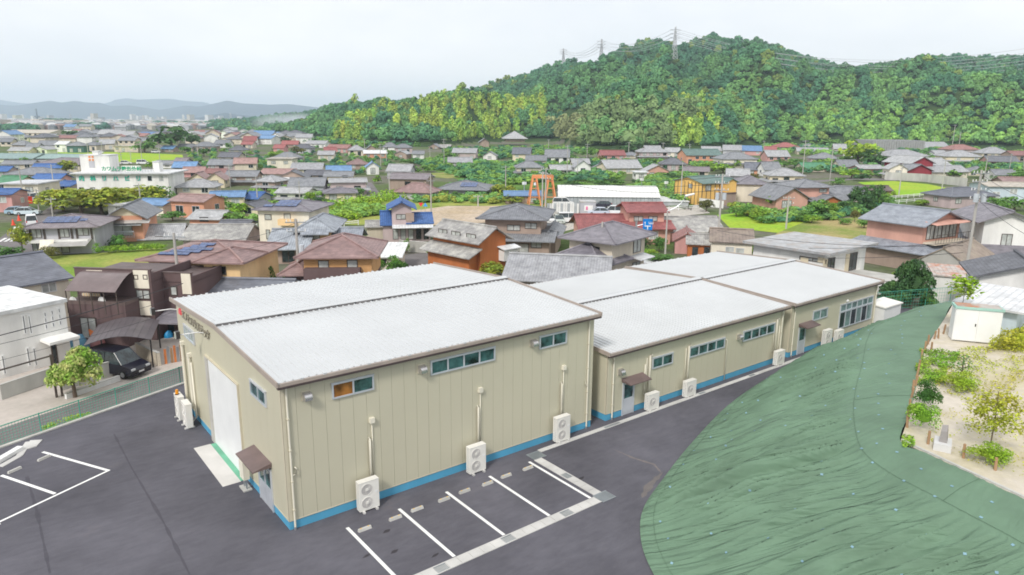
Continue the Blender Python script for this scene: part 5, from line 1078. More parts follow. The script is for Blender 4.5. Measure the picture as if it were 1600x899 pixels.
# orange house with balcony (right)
h = House('orange_balcony_house', 'orange board-clad two-storey house with blue-grey tile gable roof and glazed balcony', 'house', 1443, 1500, 416, 30)
v = h.V(1443, 1500, (356, 349), 329, 'gabley', 'silver', 'salmon', 7.5, o=1.0); X0, X1 = v[0], v[1]; zf = v[5]-2.5
for k in range(4): window(h.root, X0+.9+(X1-X0-1.4)*(k+.4)/4, 0, zf+.3, 1.5, 1.8, 'bc')
MB().box(X0+.3, X1, -1.6, 0, zf-.15, zf+.05).build('balcony', wmat('beige'), h.root); q = MB(); q.tube([(X0+.3, -1.55, zf+1.1), (X1, -1.55, zf+1.1)], .035, 5)
for k in range(14): x = X0+.3+(X1-X0-.3)*k/13; q.tube([(x, -1.55, zf), (x, -1.55, zf+1.1)], .02, 4)
q.build('railing', M_bronze, h.root); MB().slab([(X0+.2, -1.5, v[5]-.15), (X1-.2, -1.5, v[5]-.15), (X1-.2, 0, v[5]+.15), (X0+.2, 0, v[5]+.15)], .07).build('balcony_awning', wmat('salmon'), h.root)
MB().slab([(X0-2.2, 9.0, 2.4), (X0-2.2, -2.4, 2.4), (X0-.002, -.2, 3.3), (X0-.002, 8.2, 3.3)], .13).build('pent_roof', rmat('silver'), h.root); MB().slab([(X0-2.2, -2.4, 2.4), (X1+1, -2.4, 2.4), (X1+1, -.002, 3.3), (X0, -.002, 3.3)], .13).build('pent_roof', rmat('silver'), h.root)
MB().box(X0-1.4, X1, -1.5, 7.8, 0, 2.6).build('lower_wall', wmat('brown'), h.root)
# white house at the right edge
h = House('white_gabled_house', 'white house at the right edge with dark tiled gable roof and pent roof', 'house', 1535, 1640, 425, -16)
v = h.V(1538, 1618, 350, 330, 'gabley', 'slatepurple', 'white', 10, o=1.0); h.W(1565, 364, 1580, 386, 'bc'); h.skirt(v, 3.3, 'slatepurple', 3.0, 'fl')
h = House('grey_valley_roof_house', 'blue-grey tiled roof section between the orange and white houses', 'house', 1500, 1545, 408, -16); h.V(1500, 1545, 376, 346, 'gable', 'silver', 'brown', 8, o=.6)
h = House('old_concrete_barn', 'old stained concrete barn with mossy brown roof under the utility pole', 'barn', 1430, 1512, 445, -48)
v = h.V(1434, 1512, 411, 387, 'gabley', 'moss', 'concrete', 10, o=.2); h.W(1458, 417, 1470, 424, 'bg')
h = House('rusty_roofed_shed', 'white boarded shed with rust-streaked roof beside the dark green tree', 'shed', 1460, 1530, 478, -22, z=-.5); v = h.V(1460, 1522, 432, 424, 'shed', 'rust', 'white', 4.5, o=.15)
h = House('tin_roofed_shed', 'white walled shed with broad pale tin roof behind the storage locker', 'shed', 1530, 1590, 524, -48, z=4.4); v = h.V(1506, 1590, (470, 491), 452, 'shed', 'white', 'lightblue', 4.5, o=.5)
h = House('grey_gabled_shed', 'pale grey shed with timber-edged dark tiled gable at the right edge', 'shed', 1510, 1680, 520, -24, z=1.0); v = h.V(1530, 1690, 440, 412, 'gabley', 'dark', 'white', 6, yy=4, o=.7)
# storage locker on the garden
h = House('storage_locker', 'white metal storage locker with rusty top and pale green edge on the gravel', 'locker', 1484, 1562, 536, -20, z=4.47)
a = h.plane(1486, 535); b_ = h.plane(1560, 535); H_ = h.plane(1520, 484).z; MB().box(a.x, b_.x, 0, .95, .06, H_).build('casing', M_white, h.root); MB().box(a.x-.06, b_.x+.06, -.08, 1.0, H_, H_+.14).build('top_edge', mat('pale_teal', (.38, .62, .55), .5), h.root)
MB().box(a.x+.05, b_.x-.05, 0, .9, H_+.14, H_+.17).build('rusty_top', rmat('rust'), h.root); xm = (a.x+b_.x)/2; MB().box(a.x+.04, xm-.01, -.03, 0, .1, H_-.03).build('door', M_white, h.root); MB().box(xm+.01, b_.x-.04, -.03, 0, .1, H_-.03).build('door', M_white, h.root); MB().box(xm-.12, xm-.06, -.05, -.03, H_*.5, H_*.58).build('handle', M_darkm, h.root)
for k in range(3): MB().box(a.x+.1+k*.9, a.x+.3+k*.9, .1, .8, 0, .06).build('foot', M_conc, h.root)
lk = thing('storage_box', 'low cream storage box at the far end of the beige buildings behind the green sheet', 'locker', (50.95, .9, 0)); MB().box(0, 3.0, -1.5, 0, 0, 1.85).build('casing', M_white, lk); MB().slab([(-.1, -1.6, 1.9), (3.1, -1.6, 1.9), (3.1, .1, 2.05), (-.1, .1, 2.05)], .1).build('lid', M_ac, lk)
meshfence('green wire mesh fence behind the cream storage box by the dark trees', [(52, 3.5), (58, 1.2), (66, -2)], 1.7, 2.6, .3, .3)
# ================= CARPORT, GARDEN WALLS AND LANE SIDE =================
cp = House('carport', 'arched dark brown carport sheltering a black minivan', 'carport', 130, 245, 580, 20); a = cp.plane(135, 556); b_ = cp.plane(240, 556); w = b_.x-a.x; q = MB(); K = 10
for k in range(K):
    t0, t1 = k/K, (k+1)/K; f = lambda t: 2.25+.45*sin(pi*t); q.slab([(a.x+w*t0, -.3, f(t0)), (a.x+w*t1, -.3, f(t1)), (a.x+w*t1, 5.2, f(t1)), (a.x+w*t0, 5.2, f(t0))], .04)
q.build('arched_roof', mat('carport_brown', (.115, .10, .108), .4), cp.root)
for k in range(K+1): t = k/K; MB().box(a.x+w*t-.02, a.x+w*t+.02, -.3, 5.2, 2.25+.45*sin(pi*t), 2.265+.45*sin(pi*t)).build('roof_rib', mat('carport_brown', (0, 0, 0)), cp.root)
for y in (0, 4.8): MB().tube([(a.x+w-.1, y, 0), (a.x+w-.1, y, 2.25)], .06, 6).build('post', M_darkm, cp.root)
MB().tube([(a.x+.1, 4.8, 0), (a.x+.1, 4.8, 2.25)], .06, 6).build('post', M_darkm, cp.root)
def lowwall(label, pts, h, m=M_conc, th=.15, blocks=False, name='garden_wall'):
    P = [at(x, y, -.95) for x, y in pts]; r = thing(name, label, 'wall', P[0])
    for a, b_ in zip(P[:-1], P[1:]):
        d = b_-a; ang = math.atan2(d.y, d.x); n = max(1, int(d.length/.6)) if blocks else 1; L_ = d.length/n
        rows = 3 if blocks else 1; me = MB().box(.006, L_-.006, -th/2, th/2, .005, h/rows-.005).mesh('block' if blocks else 'panel', m)
        for k in range(n):
            for j in range(rows): p = a+d*(k/n)-P[0]; link('block' if blocks else 'panel', me, r, (p.x, p.y, j*h/rows), ang)
        c = MB().box(0, d.length, -th/2-.02, th/2+.02, h, h+.04).build('coping', M_conc, r, loc=(a-P[0])); c.rotation_euler.z = ang
lowwall('grey concrete garden wall in front of the white house, left of the flowering tree', [(2, 625), (88, 595)], 1.0); lowwall('low white block planter wall under the flowering tree', [(103, 624), (187, 595)], .35, M_white, .2, True); lowwall('grey wall running back beside the black minivan', [(97, 610), (176, 588)], 1.1)
lowwall('tan block wall with steps right of the carport', [(215, 555), (250, 572)], 1.0, wmat('beige'), .2, True)
# gate post and rail, barrel, planter bits
gp = thing('gate_post', 'pair of tall grey square gate posts beside the flowering tree', 'gate post', at(89, 622)); MB().box(-.07, .07, -.07, .07, 0, 3.0).build('post', M_bronze, gp); MB().box(.25, .38, -.06, .06, 0, 1.6).build('post', M_bronze, gp); MB().tube([(0, 0, 2.9), (-4.6, -2.2, 2.9)], .06, 5).build('beam', M_bronze, gp)
tb = thing('covered_stack', 'blue sheeted rounded heap beside the white house porch', 'covered heap', at(118, 553))
def blob(m, r, sc, name, parent, loc=(0, 0, 0), sd_=0):
    bm = bmesh.new(); bmesh.ops.create_icosphere(bm, subdivisions=3, radius=1)
    for v in bm.verts: k = 1+.18*noise.noise(v.co*1.8+Vector((sd_, 0, 0))); v.co = Vector((v.co.x*sc[0]*k, v.co.y*sc[1]*k, max(0, v.co.z+.2)*sc[2]*k))*r
    me = bpy.data.meshes.new(name); bm.to_mesh(me); bm.free(); me.materials.append(m); me.polygons.foreach_set('use_smooth', [True]*len(me.polygons)); return link(name, me, parent, loc)
blob(mat('blue_sheet', (.10, .26, .38), .6), 1.0, (1.1, .9, 1.3), 'cover', tb); blob(mat('pink_sheet', (.45, .20, .20), .7), .8, (.9, .7, 1.2), 'cover', tb, (1.5, .5, 0), 3)
ot = thing('orange_sheet', 'orange folded sheet leaning behind the carport', 'tarp', at(144, 545)); MB().slab([(0, 0, .9), (2.2, .6, .9), (2.2, 1.4, 1.4), (0, .8, 1.4)], .1).build('cloth', mat('orange_cloth', (.75, .22, .06), .7), ot)
bk = thing('blue_bag', 'bright blue bag standing at the brown house porch', 'bag', at(264, 528)); blob(mat('bright_blue', (.02, .30, .62), .5), .35, (1, .8, 1.5), 'bag_body', bk)
gs = thing('gate_boards', 'orange and grey upright gate boards right of the carport', 'gate', at(258, 570))
for k in range(8): MB().box(k*.22, k*.22+.16, -.03, .03, 0, 1.2+(k % 2)*.15).build('board', [mat('orange_board', (.62, .2, .06), .7), M_steel, M_wood][k % 3], gs)
# ================= LANDMARKS FURTHER OFF =================
cl = House('clinic', 'white two-storey clinic with green rooftop lettering and stair tower', 'clinic', 119, 262, 306, 6)
v = cl.V(118, 262, 272, 272, 'flat', 'white', 'white', 11, o=.9); v2 = cl.V(124, 170, 244, 244, 'flat', 'white', 'white', 5, yy=2.5, o=.05); v3 = cl.V(144, 153, 238, 238, 'flat', 'white', 'white', 2, yy=4, o=.05); cl.V(238, 248, 254, 254, 'flat', 'white', 'white', 2.5, yy=4, o=.05)
GW = mat('window_film', (.50, .50, .47), .5); GR = mat('sign_green', (.0, .36, .16), .5)
for i in range(8):
    x = 127.5+i*17.75; o = cl.W(x-4, 275, x+4, 283, 'ag' if i == 6 else 'ac'); w1 = cl.W(x-4, 293, x+4, 301, 'bc' if i % 3 else 'bg')
    if i < 6: text('内科リハビリ'[i], 1.3, mat('film_green', (.0, .50, .34), .5), 'lettering', o, Matrix.Translation((-.62, -.09, .14)) @ Matrix.Rotation(pi/2, 4, 'X'), .012, .035)
a = cl.plane(159, 267.5, -.2); text('カワムラ整形外科', (cl.plane(220, 267, -.2).x-a.x)/8*1.03, GR, 'lettering', cl.root, Matrix.Translation((a.x, -.3, a.z+.12)) @ Matrix.Rotation(pi/2, 4, 'X'), .06, .03)
a = cl.plane(139, 251.5, 2.5); b_ = cl.plane(146, 244, 2.5); w = b_.x-a.x
for u in (0, 1):
    for t in (0, 1): MB().box(a.x+u*w*.62, a.x+u*w*.62+w*.38, 2.40, 2.49, a.z+t*w*.62, a.z+t*w*.62+w*.38).build('cross_quarter', mat('cross_orange', (.85, .30, .10), .5), cl.root)
MB().box(a.x-.05, a.x+w+.05, 2.42, 2.49, a.z-1.6, a.z-.1).build('sign_panel', wmat('grey'), cl.root)
rl = MB(); p0 = cl.plane(172, 262, 3); p1 = cl.plane(240, 262, 3)
for zz in (.5, 1.1): rl.tube([(p0.x, 3, v[5]+zz), (p1.x, 3, v[5]+zz)], .04, 4)
for k in range(16): x = p0.x+(p1.x-p0.x)*k/15; rl.tube([(x, 3, v[5]), (x, 3, v[5]+1.1)], .03, 4)
rl.build('railing', M_steel, cl.root)
for x in (196, 210): p = cl.plane(x, 262, 5); MB().box(p.x-1, p.x+1, 5, 6.4, v[5]+.2, v[5]+1.5).build('rooftop_unit', M_ac, cl.root)
# greenhouse
gh = House('greenhouse', 'long white plastic-roofed greenhouse with pale grey translucent walls', 'greenhouse', 876, 1032, 322, -2)
a = gh.plane(872, 307); b_ = gh.plane(1032, 307); w = b_.x-a.x; He_ = a.z; Mg = mat('grey_polyfilm', (.42, .45, .47), .35, amt=.12); Mw = mat('white_polyfilm', (.74, .74, .72), .4, amt=.05); D_ = 13
for k in range(26): x = a.x+w*k/26; MB().box(x, x+w/26-.05, 0, D_, 0, He_).build('wall_panel', Mg, gh.root)
for k in range(26):
    q = MB(); x = a.x+w*k/26
    for j in range(8): t0, t1 = j/8, (j+1)/8; f = lambda t: He_+1.9*sin(pi*t)**.8 if 0 < t < 1 else He_; q.slab([(x, D_*t0-.3, f(t0)), (x+w/26-.04, D_*t0-.3, f(t0)), (x+w/26-.04, D_*t1-.3, f(t1)), (x, D_*t1-.3, f(t1))], .05)
    q.build('roof_panel', Mw, gh.root)
v = gh.V(1030, 1076, 315, 310, 'shed', 'white', 'grey', 10, yy=1.5, o=.2)
ga = House('gantry', 'orange steel gantry frame with splayed legs behind the greenhouse yard', 'gantry', 832, 874, 322, 4); q0 = ga.plane(833, 320); q1 = ga.plane(872, 320); H_ = ga.plane(845, 277).z; Mo = mat('gantry_orange', (.80, .30, .12), .5)
for x in (q0.x+.4, q1.x-1.6):
    for s_ in (-1, 1): MB().tube([(x+s_*1.3, 0, 0), (x+s_*.35, .8, H_)], .15, 5).build('leg', Mo, ga.root); MB().tube([(x+s_*1.3, 3.5, 0), (x+s_*.35, 2.7, H_)], .15, 5).build('leg', Mo, ga.root)
    for zz in (.3, .6, .85): MB().tube([(x-1.3+.95*zz, 0+.8*zz, H_*zz), (x+1.3-.95*zz, .8*zz, H_*zz)], .09, 4).build('brace', Mo, ga.root)
MB().box(q0.x, q1.x-1, .6, 1.0, H_-.3, H_+.3).build('beam', Mo, ga.root); MB().box(q0.x, q1.x-1, 2.5, 2.9, H_-.3, H_+.3).build('beam', Mo, ga.root)
pf = House('panel_screen', 'row of white translucent screen panels in front of the gantry', 'screen', 855, 905, 334, 0); a = pf.plane(855, 318); b_ = pf.plane(905, 318)
for k in range(14): x = a.x+(b_.x-a.x)*k/14; MB().box(x, x+(b_.x-a.x)/14-.06, 0, .05, 0, a.z).build('panel', Mw if k % 3 else Mg, pf.root); MB().box(x-.04, x, -.04, .08, 0, a.z+.2).build('post', M_steel, pf.root)
ct = House('site_container', 'grey container with small pink emblem panel beside the screen', 'container', 907, 931, 334, 0); v = ct.V(907, 931, 317, 317, 'flat', 'palegrey', 'grey', 3, o=.05); a = ct.plane(913, 326, -.03); MB().box(a.x, a.x+1.7, -.05, 0, a.z-.5, a.z+.6).build('emblem_panel', wmat('white'), ct.root); MB().box(a.x+.3, a.x+.7, -.08, -.05, a.z-.3, a.z+.4).build('emblem', mat('emblem_pink', (.8, .2, .4), .5), ct.root)
# yellow panelled house and its neighbour
h = House('yellow_panelled_house', 'yellow two-storey house with dark timber framing lines and green slate roof', 'house', 1098, 1150, 320, 28)
v = h.V(1098, 1150, 286, 275, 'gable', 'slategreen', 'yellow', 9, o=.6); h.autowin(v, True, 'bc')
for k in range(9): x = v[0]+(v[1]-v[0])*k/8; MB().box(x-.06, x+.06, -.06, 0, 0, v[5]-.1).build('batten', M_bronze, h.root)
for k in range(9): y = v[3]*k/8; MB().box(v[0]-.06, v[0], y-.06, y+.06, 0, v[5]-.1).build('batten', M_bronze, h.root)
h.V(1136, 1151, 285, 279, 'gabley', 'slategreen', 'yellow', 2.5, yy=-1.5, o=.4); h.V(1135, 1150, 303, 301, 'flat', 'slatebrown', 'brown', 3, yy=-2, o=.1)
hs(1152, 1197, 316, 288, 275, 'hip', 'slatepurple', 'palecream', 9, -10)
h = House('salmon_tiled_house', 'salmon traditional house with layered dark grey tiled roofs among clipped trees', 'house', 1213, 1325, 327, 10)
v = h.V(1213, 1262, 313, 293, 'gabley', 'grey', 'salmon', 10, o=.8); h.V(1250, 1296, 293, 280, 'iri', 'grey', 'salmon', 8, yy=2, o=.8); h.V(1262, 1322, 314, 292, 'gable', 'grey', 'salmon', 8, yy=1.5, o=.8); h.V(1280, 1318, 318, 306, 'gabley', 'grey', 'rustred', 4, yy=-1.5, o=.6); h.W(1222, 314, 1236, 325, 'bc'); h.W(1280, 296, 1292, 301, 'bc', 2)
h = House('maroon_barn', 'barn-like house with two maroon gables, cream tops and grey roofs', 'house', 1418, 1490, 280, 14)
v = h.V(1424, 1458, 256, 245, 'gabley', 'light', 'maroon', 12, yy=4, o=.8); h.V(1456, 1485, 259, 247, 'gable', 'light', 'mauve', 9, yy=5, o=.6); v = h.V(1417, 1456, 268, 257, 'gabley', 'grey', 'maroon', 6, o=.7); h.V(1456, 1512, 269, 259, 'gable', 'light', 'palecream', 7, yy=1, o=.6)
gb = thing('netted_greenhouse', 'large grey netted greenhouse with pleated walls at the foot of the hill', 'greenhouse', at(1403, 240)); gb.rotation_euler.z = YAW-pi/2; s_ = (at(1440, 240)-at(1366, 240)).length
Mn = mat('grey_net', (.34, .34, .34), .9, amt=.1)
for k in range(22): x = -s_/2+s_*k/22; MB().box(x, x+s_/22*.86, 0, 26, 0, 7.2+.4*(k % 2)).build('net_panel', Mn, gb)
# ================= TABLE OF THE OTHER HOUSES =================
T = '''-8 28 300 286 275 gable green cream|50 93 293 280 272 gable blue pink|84 110 300 291 283 gable blue mauve|10 76 286 273 262 hip grey beige|50 94 275 263 256 gable blue cream|58 124 270 257 247 hip purple beige|2 50 265 257 251 gable grey beige|-12 11 277 268 260 gable blue mauve|-14 17 332 304 295 gable blue pink
0 18 229 222 216 gable grey beige|19 40 237 227 220 hip grey brown|13 45 242 236 230 gable light beige|41 59 238 230 224 gable grey grey|59 85 236 227 220 gable grey white|51 73 241 234 229 gabley light palegreen|86 103 238 226 221 gable white white|104 130 239 228 222 hip grey teal|131 150 236 227 222 hip grey beige|155 178 234 225 218 gable light beige|184 210 227 220 215 gable grey beige|205 222 221 215 210 gable orange beige|62 84 221 214 209 gable grey white|90 120 222 216 211 gable grey beige|126 150 220 214 210 hip grey white|152 176 218 213 209 gable light beige|222 245 228 221 216 gable grey brown|20 44 221 215 210 hip grey beige
300 336 237 229 222 hip grey brown|278 300 237 231 225 gable grey beige|252 270 238 233 228 gable bluemetal brown|357 381 241 235 228 hip dark beige|335 357 231 225 219 gable grey white|380 400 227 220 212 gable red white|377 394 232 226 221 gable red beige|341 372 256 246 238 gable dark beige|325 366 266 258 249 gable grey mauve|366 400 266 256 247 gable pink beige|270 288 266 255 247 gable purple grey|270 304 274 262 253 gable bluemetal grey|286 318 277 270 261 gable pink pink|318 352 277 271 264 gable redbrown cream|352 400 290 276 267 gable grey brown|276 334 303 293 280 hip light beige|328 380 325 308 299 gable bluemetal cream|382 402 322 311 300 gable blue grey|371 402 338 326 317 gabley dark cream|267 318 340 315 304 gable brown orange|296 342 351 343 329 gable light orange|211 254 337 321 311 gable bluemetal palecream
296 320 294 281 270 gabley brown cream|322 350 294 282 270 gabley brown cream|240 268 263 257 251 gable grey white
400 429 299 284 274 hip light brown|434 478 291 278 267 gabley dark brown|406 455 281 272 264 gable pink beige|452 505 306 291 278 gable grey grey|432 478 317 302 293 gable light palegreen|508 556 318 302 293 hip slatepurple cream|516 572 305 285 279 gable light mauve|507 550 283 276 268 gable grey cream|511 548 275 267 259 gable bluemetal beige|455 502 273 265 255 gable light beige|475 510 282 274 266 gable dark brown|427 462 255 247 238 hip grey grey|497 521 252 242 236 gable light beige|507 525 243 236 230 gable red beige|510 542 239 232 226 gable redbrown pink|457 485 240 232 225 hip dark grey|427 443 238 232 226 gable red pink|440 465 232 226 220 gable red brown|478 508 231 225 220 gable light white|418 442 222 216 211 gable grey beige|525 536 222 217 213 gable red beige|470 482 216 210 204 iri dark brown|544 567 244 235 227 hip light beige|572 588 241 234 227 gabley grey brown|598 620 236 230 223 hip grey white|618 644 240 231 225 hip grey mauve|569 604 247 240 235 gable white orange|617 635 249 241 236 gabley light brown|645 662 249 241 236 gable grey white|544 575 265 257 249 hip brown brown|573 592 273 262 253 gabley bluemetal white|605 640 280 268 257 gable light grey|608 666 297 280 271 gable purple brown|618 672 312 301 286 hip brown grey|707 743 251 239 232 gable light mauve|701 737 263 254 246 gable light orange|755 775 250 244 237 gabley grey white|670 685 235 230 225 gabley grey brown|686 703 235 231 226 gable weather brown|822 857 222 215 208 iri grey white
801 828 254 241 231 gable slatedark cream|852 889 256 246 234 gable grey white|822 853 259 251 243 gable grey beige|808 848 277 262 252 hip grey beige|862 893 275 266 258 gable light brown|899 923 276 262 249 gabley light white|895 921 262 256 248 gable light beige|927 955 271 263 254 gabley grey beige|948 1002 272 263 250 gable light beige|940 977 250 243 235 gable red pink|1002 1044 252 238 228 iri light mauve|1040 1062 246 238 231 gable light palecream|1073 1128 257 243 233 gable slategreen orange|1098 1127 242 236 229 gable light beige|1130 1158 243 235 227 gable light grey|1156 1190 243 236 228 gable bluemetal pink|1131 1183 263 249 238 hip grey palecream|1033 1072 267 257 247 hip dark mauve|1068 1107 276 268 261 gable purple beige|1010 1045 278 268 258 gabley light salmon|1165 1204 274 266 254 gable slatedark orange|1136 1170 282 275 264 gable light grey|976 1000 248 243 238 hip grey beige
1217 1248 237 230 223 hip red mauve|1195 1213 241 235 229 gable red mauve|1200 1234 253 245 235 gable light pink|1246 1295 242 237 231 gable light beige|1258 1275 233 229 225 gabley grey white|1267 1312 257 248 239 hip grey mauve|1256 1292 269 263 254 gable green beige|1313 1342 267 261 250 gable grey beige|1195 1220 276 266 253 gable grey white|1203 1256 291 275 263 hip light cream|1303 1322 241 233 225 gable light beige|1405 1438 239 232 226 iri grey mauve|1440 1484 237 231 222 gable light white|1487 1530 244 234 226 hip redbrown mauve|1388 1450 264 244 234 hip light white|1478 1533 258 245 235 hip light cream|1462 1480 247 241 235 gable light grey|1390 1418 281 265 256 gabley light palecream|1345 1382 272 264 258 gable light pink|1535 1580 248 240 230 hip light beige|1545 1592 263 253 244 gable dark pink|1583 1612 252 243 236 gable redbrown brown|1310 1350 316 304 291 gable grey mauve|1345 1393 305 298 290 gable slatebrown salmon|1487 1556 325 307 293 hip slatedark mauve|1545 1625 315 292 285 gable beige lightblue|1570 1620 296 286 277 gable brown brown|1330 1352 247 241 236 gable light white|1150 1172 258 250 244 gable grey white|1514 1545 275 268 260 hip grey beige|1556 1590 283 274 265 gable grey white'''
for ln in T.split('\n'):
    for c in ln.split('|'):
        a = c.split(); n_ = [float(x) for x in a[:5]]; random.seed(int(n_[0]*7+n_[2])); hs(*n_, a[5], a[6], a[7], D=min(11, max(6, (at(n_[1], n_[2])-at(n_[0], n_[2])).length*.75)), sk=(1 if a[6] in ('grey', 'dark', 'light') and n_[2]-n_[3] > 12 else 0))
for a in [(5, 58, 312, 288, 286, 'flat', 'white', 'palecream', 9, 4, 'building', 'pale cream hall with pinkish upright ribs'), (168, 207, 337, 321, 321, 'flat', 'white', 'white', 6, 4, 'building', 'small white flat-roofed block'), (178, 215, 238, 229, 229, 'flat', 'beige', 'beige', 8, 0, 'building', 'long beige building with four small windows'), (417, 456, 264, 249, 249, 'flat', 'beige', 'palecream', 9, 4, 'building', 'cream flat-roofed block with a row of small windows'), (430, 455, 294, 281, 281, 'flat', 'white', 'white', 5, 3, 'building', 'small white flat-roofed annexe'), (994, 1011, 281, 270, 270, 'flat', 'white', 'white', 5, 3, 'shed', 'pale white box shed'), (790, 846, 319, 306, 299, 'gable', 'bluemetal', 'brown', 9, 2, 'workshop' if False else 'building', 'brown workshop with light blue-grey metal roof'), (-30, 50, 254, 248, 240, 'gable', 'teal', 'palegreen', 14, 2, 'warehouse', 'long warehouse with pale teal roof'), (52, 124, 254, 248, 241, 'gable', 'teal', 'grey', 14, 0, 'warehouse', 'long shed with pale teal roof'), (0, 76, 217, 208, 203, 'gable', 'beige', 'beige', 30, 0, 'warehouse', 'long beige far warehouse'), (73, 108, 215, 209, 205, 'gable', 'white', 'lightblue', 30, 0, 'warehouse', 'far white warehouse with blue trim'), (108, 140, 210, 206, 203, 'flat', 'white', 'beige', 20, 0, 'building', 'far beige block with small windows'), (1462, 1500, 250, 243, 243, 'flat', 'white', 'white', 8, 0, 'building', 'small white flat-roofed block')]:
    random.seed(int(a[0])); hs(*a[:9], a[9], cat=a[10], lab=a[11])
t = House('temple', 'temple hall with broad sweeping light grey roof on the wooded slope', 'temple', 787, 822, 222, 5, z=1.5); v = t.V(790, 820, 217, 205, 'iri', 'light', 'brown', 14, o=2.0); t.autowin(v, False)
t = House('hillside_shrine', 'small grey gabled shrine building at the edge of the bamboo', 'shrine', 750, 764, 230, 5, z=.5); t.V(750, 764, 223, 216, 'gabley', 'grey', 'brown', 8, o=1.0)
h = House('solar_roof_house', 'low grey house with broad shallow hip roof fitted with dark panels', 'house', 683, 760, 308, -8); v = h.V(684, 758, 297, 282, 'hip', 'grey', 'grey', 11, o=.9); h.autowin(v); h.solar(v, .45, .8, 5, 2, .2, .7)
# far houses, alike beyond telling
random.seed(77); G = 'far village houses beyond the rice field'
protos = []
for k, (rk, wk, ty) in enumerate([('grey', 'beige', 'gable'), ('light', 'white', 'gable'), ('dark', 'beige', 'hip'), ('grey', 'white', 'hip'), ('redbrown', 'beige', 'gable'), ('light', 'grey', 'gable'), ('bluemetal', 'white', 'gable')]):
    r = thing('far_house', '', 'house'); walls(r, -5, 5, -4, 4, 0, 5, 7.2, ty, wk); roof(r, -5, 5, -4, 4, 5, 7.2, ty, rk); [link('window', unit(1.6, 1.2, 'bg')[0], r, (x, -4, z)) for x in (-3, 0, 3) for z in (1, 3.4)]; protos.append((r, RNAME.get(rk, rk), wk)); r.location = (0, 0, -100)
used = set(); cnt = 0
while cnt < 90:
    y = random.uniform(202.5, 226) if random.random() < .75 else random.uniform(201, 212); x = random.uniform(-10, 480)
    if (150 < x < 355 and 203.5 < y < 212.5) or (30 < x < 105 and 215 < y < 224) or (x > 380 and y < 216) or (x < 110 and y < 218 and y > 203) or (255 < x < 300 and y > 214): continue
    if any(abs(x-a)*1.0 < 240/max(4, b_-187)*1.0+6 and abs(y-b_) < 1.2 for a, b_ in used): continue
    used.add((x, y)); k = random.randrange(7) if cnt >= 7 else cnt; src, rn, wn = protos[k]; p = at(x, y)
    if cnt < 7: o = src
    else:
        o = src.copy(); COL.objects.link(o)
        for ch in src.children:
            c = ch.copy(); COL.objects.link(c); c.parent = o
            for g_ in ch.children: d = g_.copy(); COL.objects.link(d); d.parent = c
    o.location = p; o.rotation_euler.z = YAW-pi/2+random.choice([0, .3, -.3, pi/2, pi/2+.3]); s_ = random.uniform(.9, 1.35); o.scale = (s_*random.uniform(.9, 1.3), s_, s_*random.uniform(.6, 1.0)); o['group'] = G; o['label'] = f'distant {wn} house, {rn} roof,'; cnt += 1; auto(o, x, y)
# far town: thousands of roofs and blocks on the plain, one mass
random.seed(5); cols = [(.42, .43, .46), (.22, .23, .26), (.50, .46, .40), (.30, .20, .18), (.62, .62, .62)]; tb_ = [MB() for _ in cols]
for i in range(4200):
    y = 190.0+13*random.random()**1.3; x = random.uniform(-60, 520)
    if y > 199 and x > 400: continue
    if (150 < x < 355 and 203.5 < y < 210): continue
    p = at(x, y); D_ = (p-CAM).length
    if D_ > 9000: continue
    big = random.random() < .06; w = random.uniform(8, 14)*(3 if big else 1); d = random.uniform(8, 12)*(2 if big else 1); hh = random.uniform(4, 8) if not big else random.uniform(6, 14)
    if D_ > 2800 and random.random() < .045: hh = random.uniform(14, 30); w = random.uniform(12, 40)
    m_ = tb_[random.choice([4, 4, 0, 2]) if big or hh > 14 else random.randrange(5)]; rr = Matrix.Translation(p) @ Matrix.Rotation(YAW+random.uniform(-.5, .5), 4, 'Z'); n0 = len(m_.v); m_.box(-w/2, w/2, -d/2, d/2, 0, hh)
    if hh < 8 and not big:
        j = len(m_.v); m_.v += [(-w/2-.5, -d/2-.5, hh), (w/2+.5, -d/2-.5, hh), (w/2+.5, d/2+.5, hh), (-w/2-.5, d/2+.5, hh), (-w/2, 0, hh+2.2), (w/2, 0, hh+2.2)]
        for f in ((0, 1, 5, 4), (2, 3, 4, 5), (1, 2, 5), (3, 0, 4)): m_.f.append([j+k for k in f]); m_.uv.append([(0, 0)]*len(f))
    m_.v[n0:] = [tuple(rr @ Vector(q)) for q in m_.v[n0:]]
allb = MB(); mats = []; mi = []
for k, m_ in enumerate(tb_): off = len(allb.v); allb.v += m_.v; allb.f += [[off+i for i in f] for f in m_.f]; allb.uv += m_.uv; mats.append(mat(f'town_{k}', cols[k], .8)); mi += [k]*len(m_.f)
me = allb.mesh('far_town', mats); me.polygons.foreach_set('material_index', mi); link('far_town', me, None, kind='stuff')
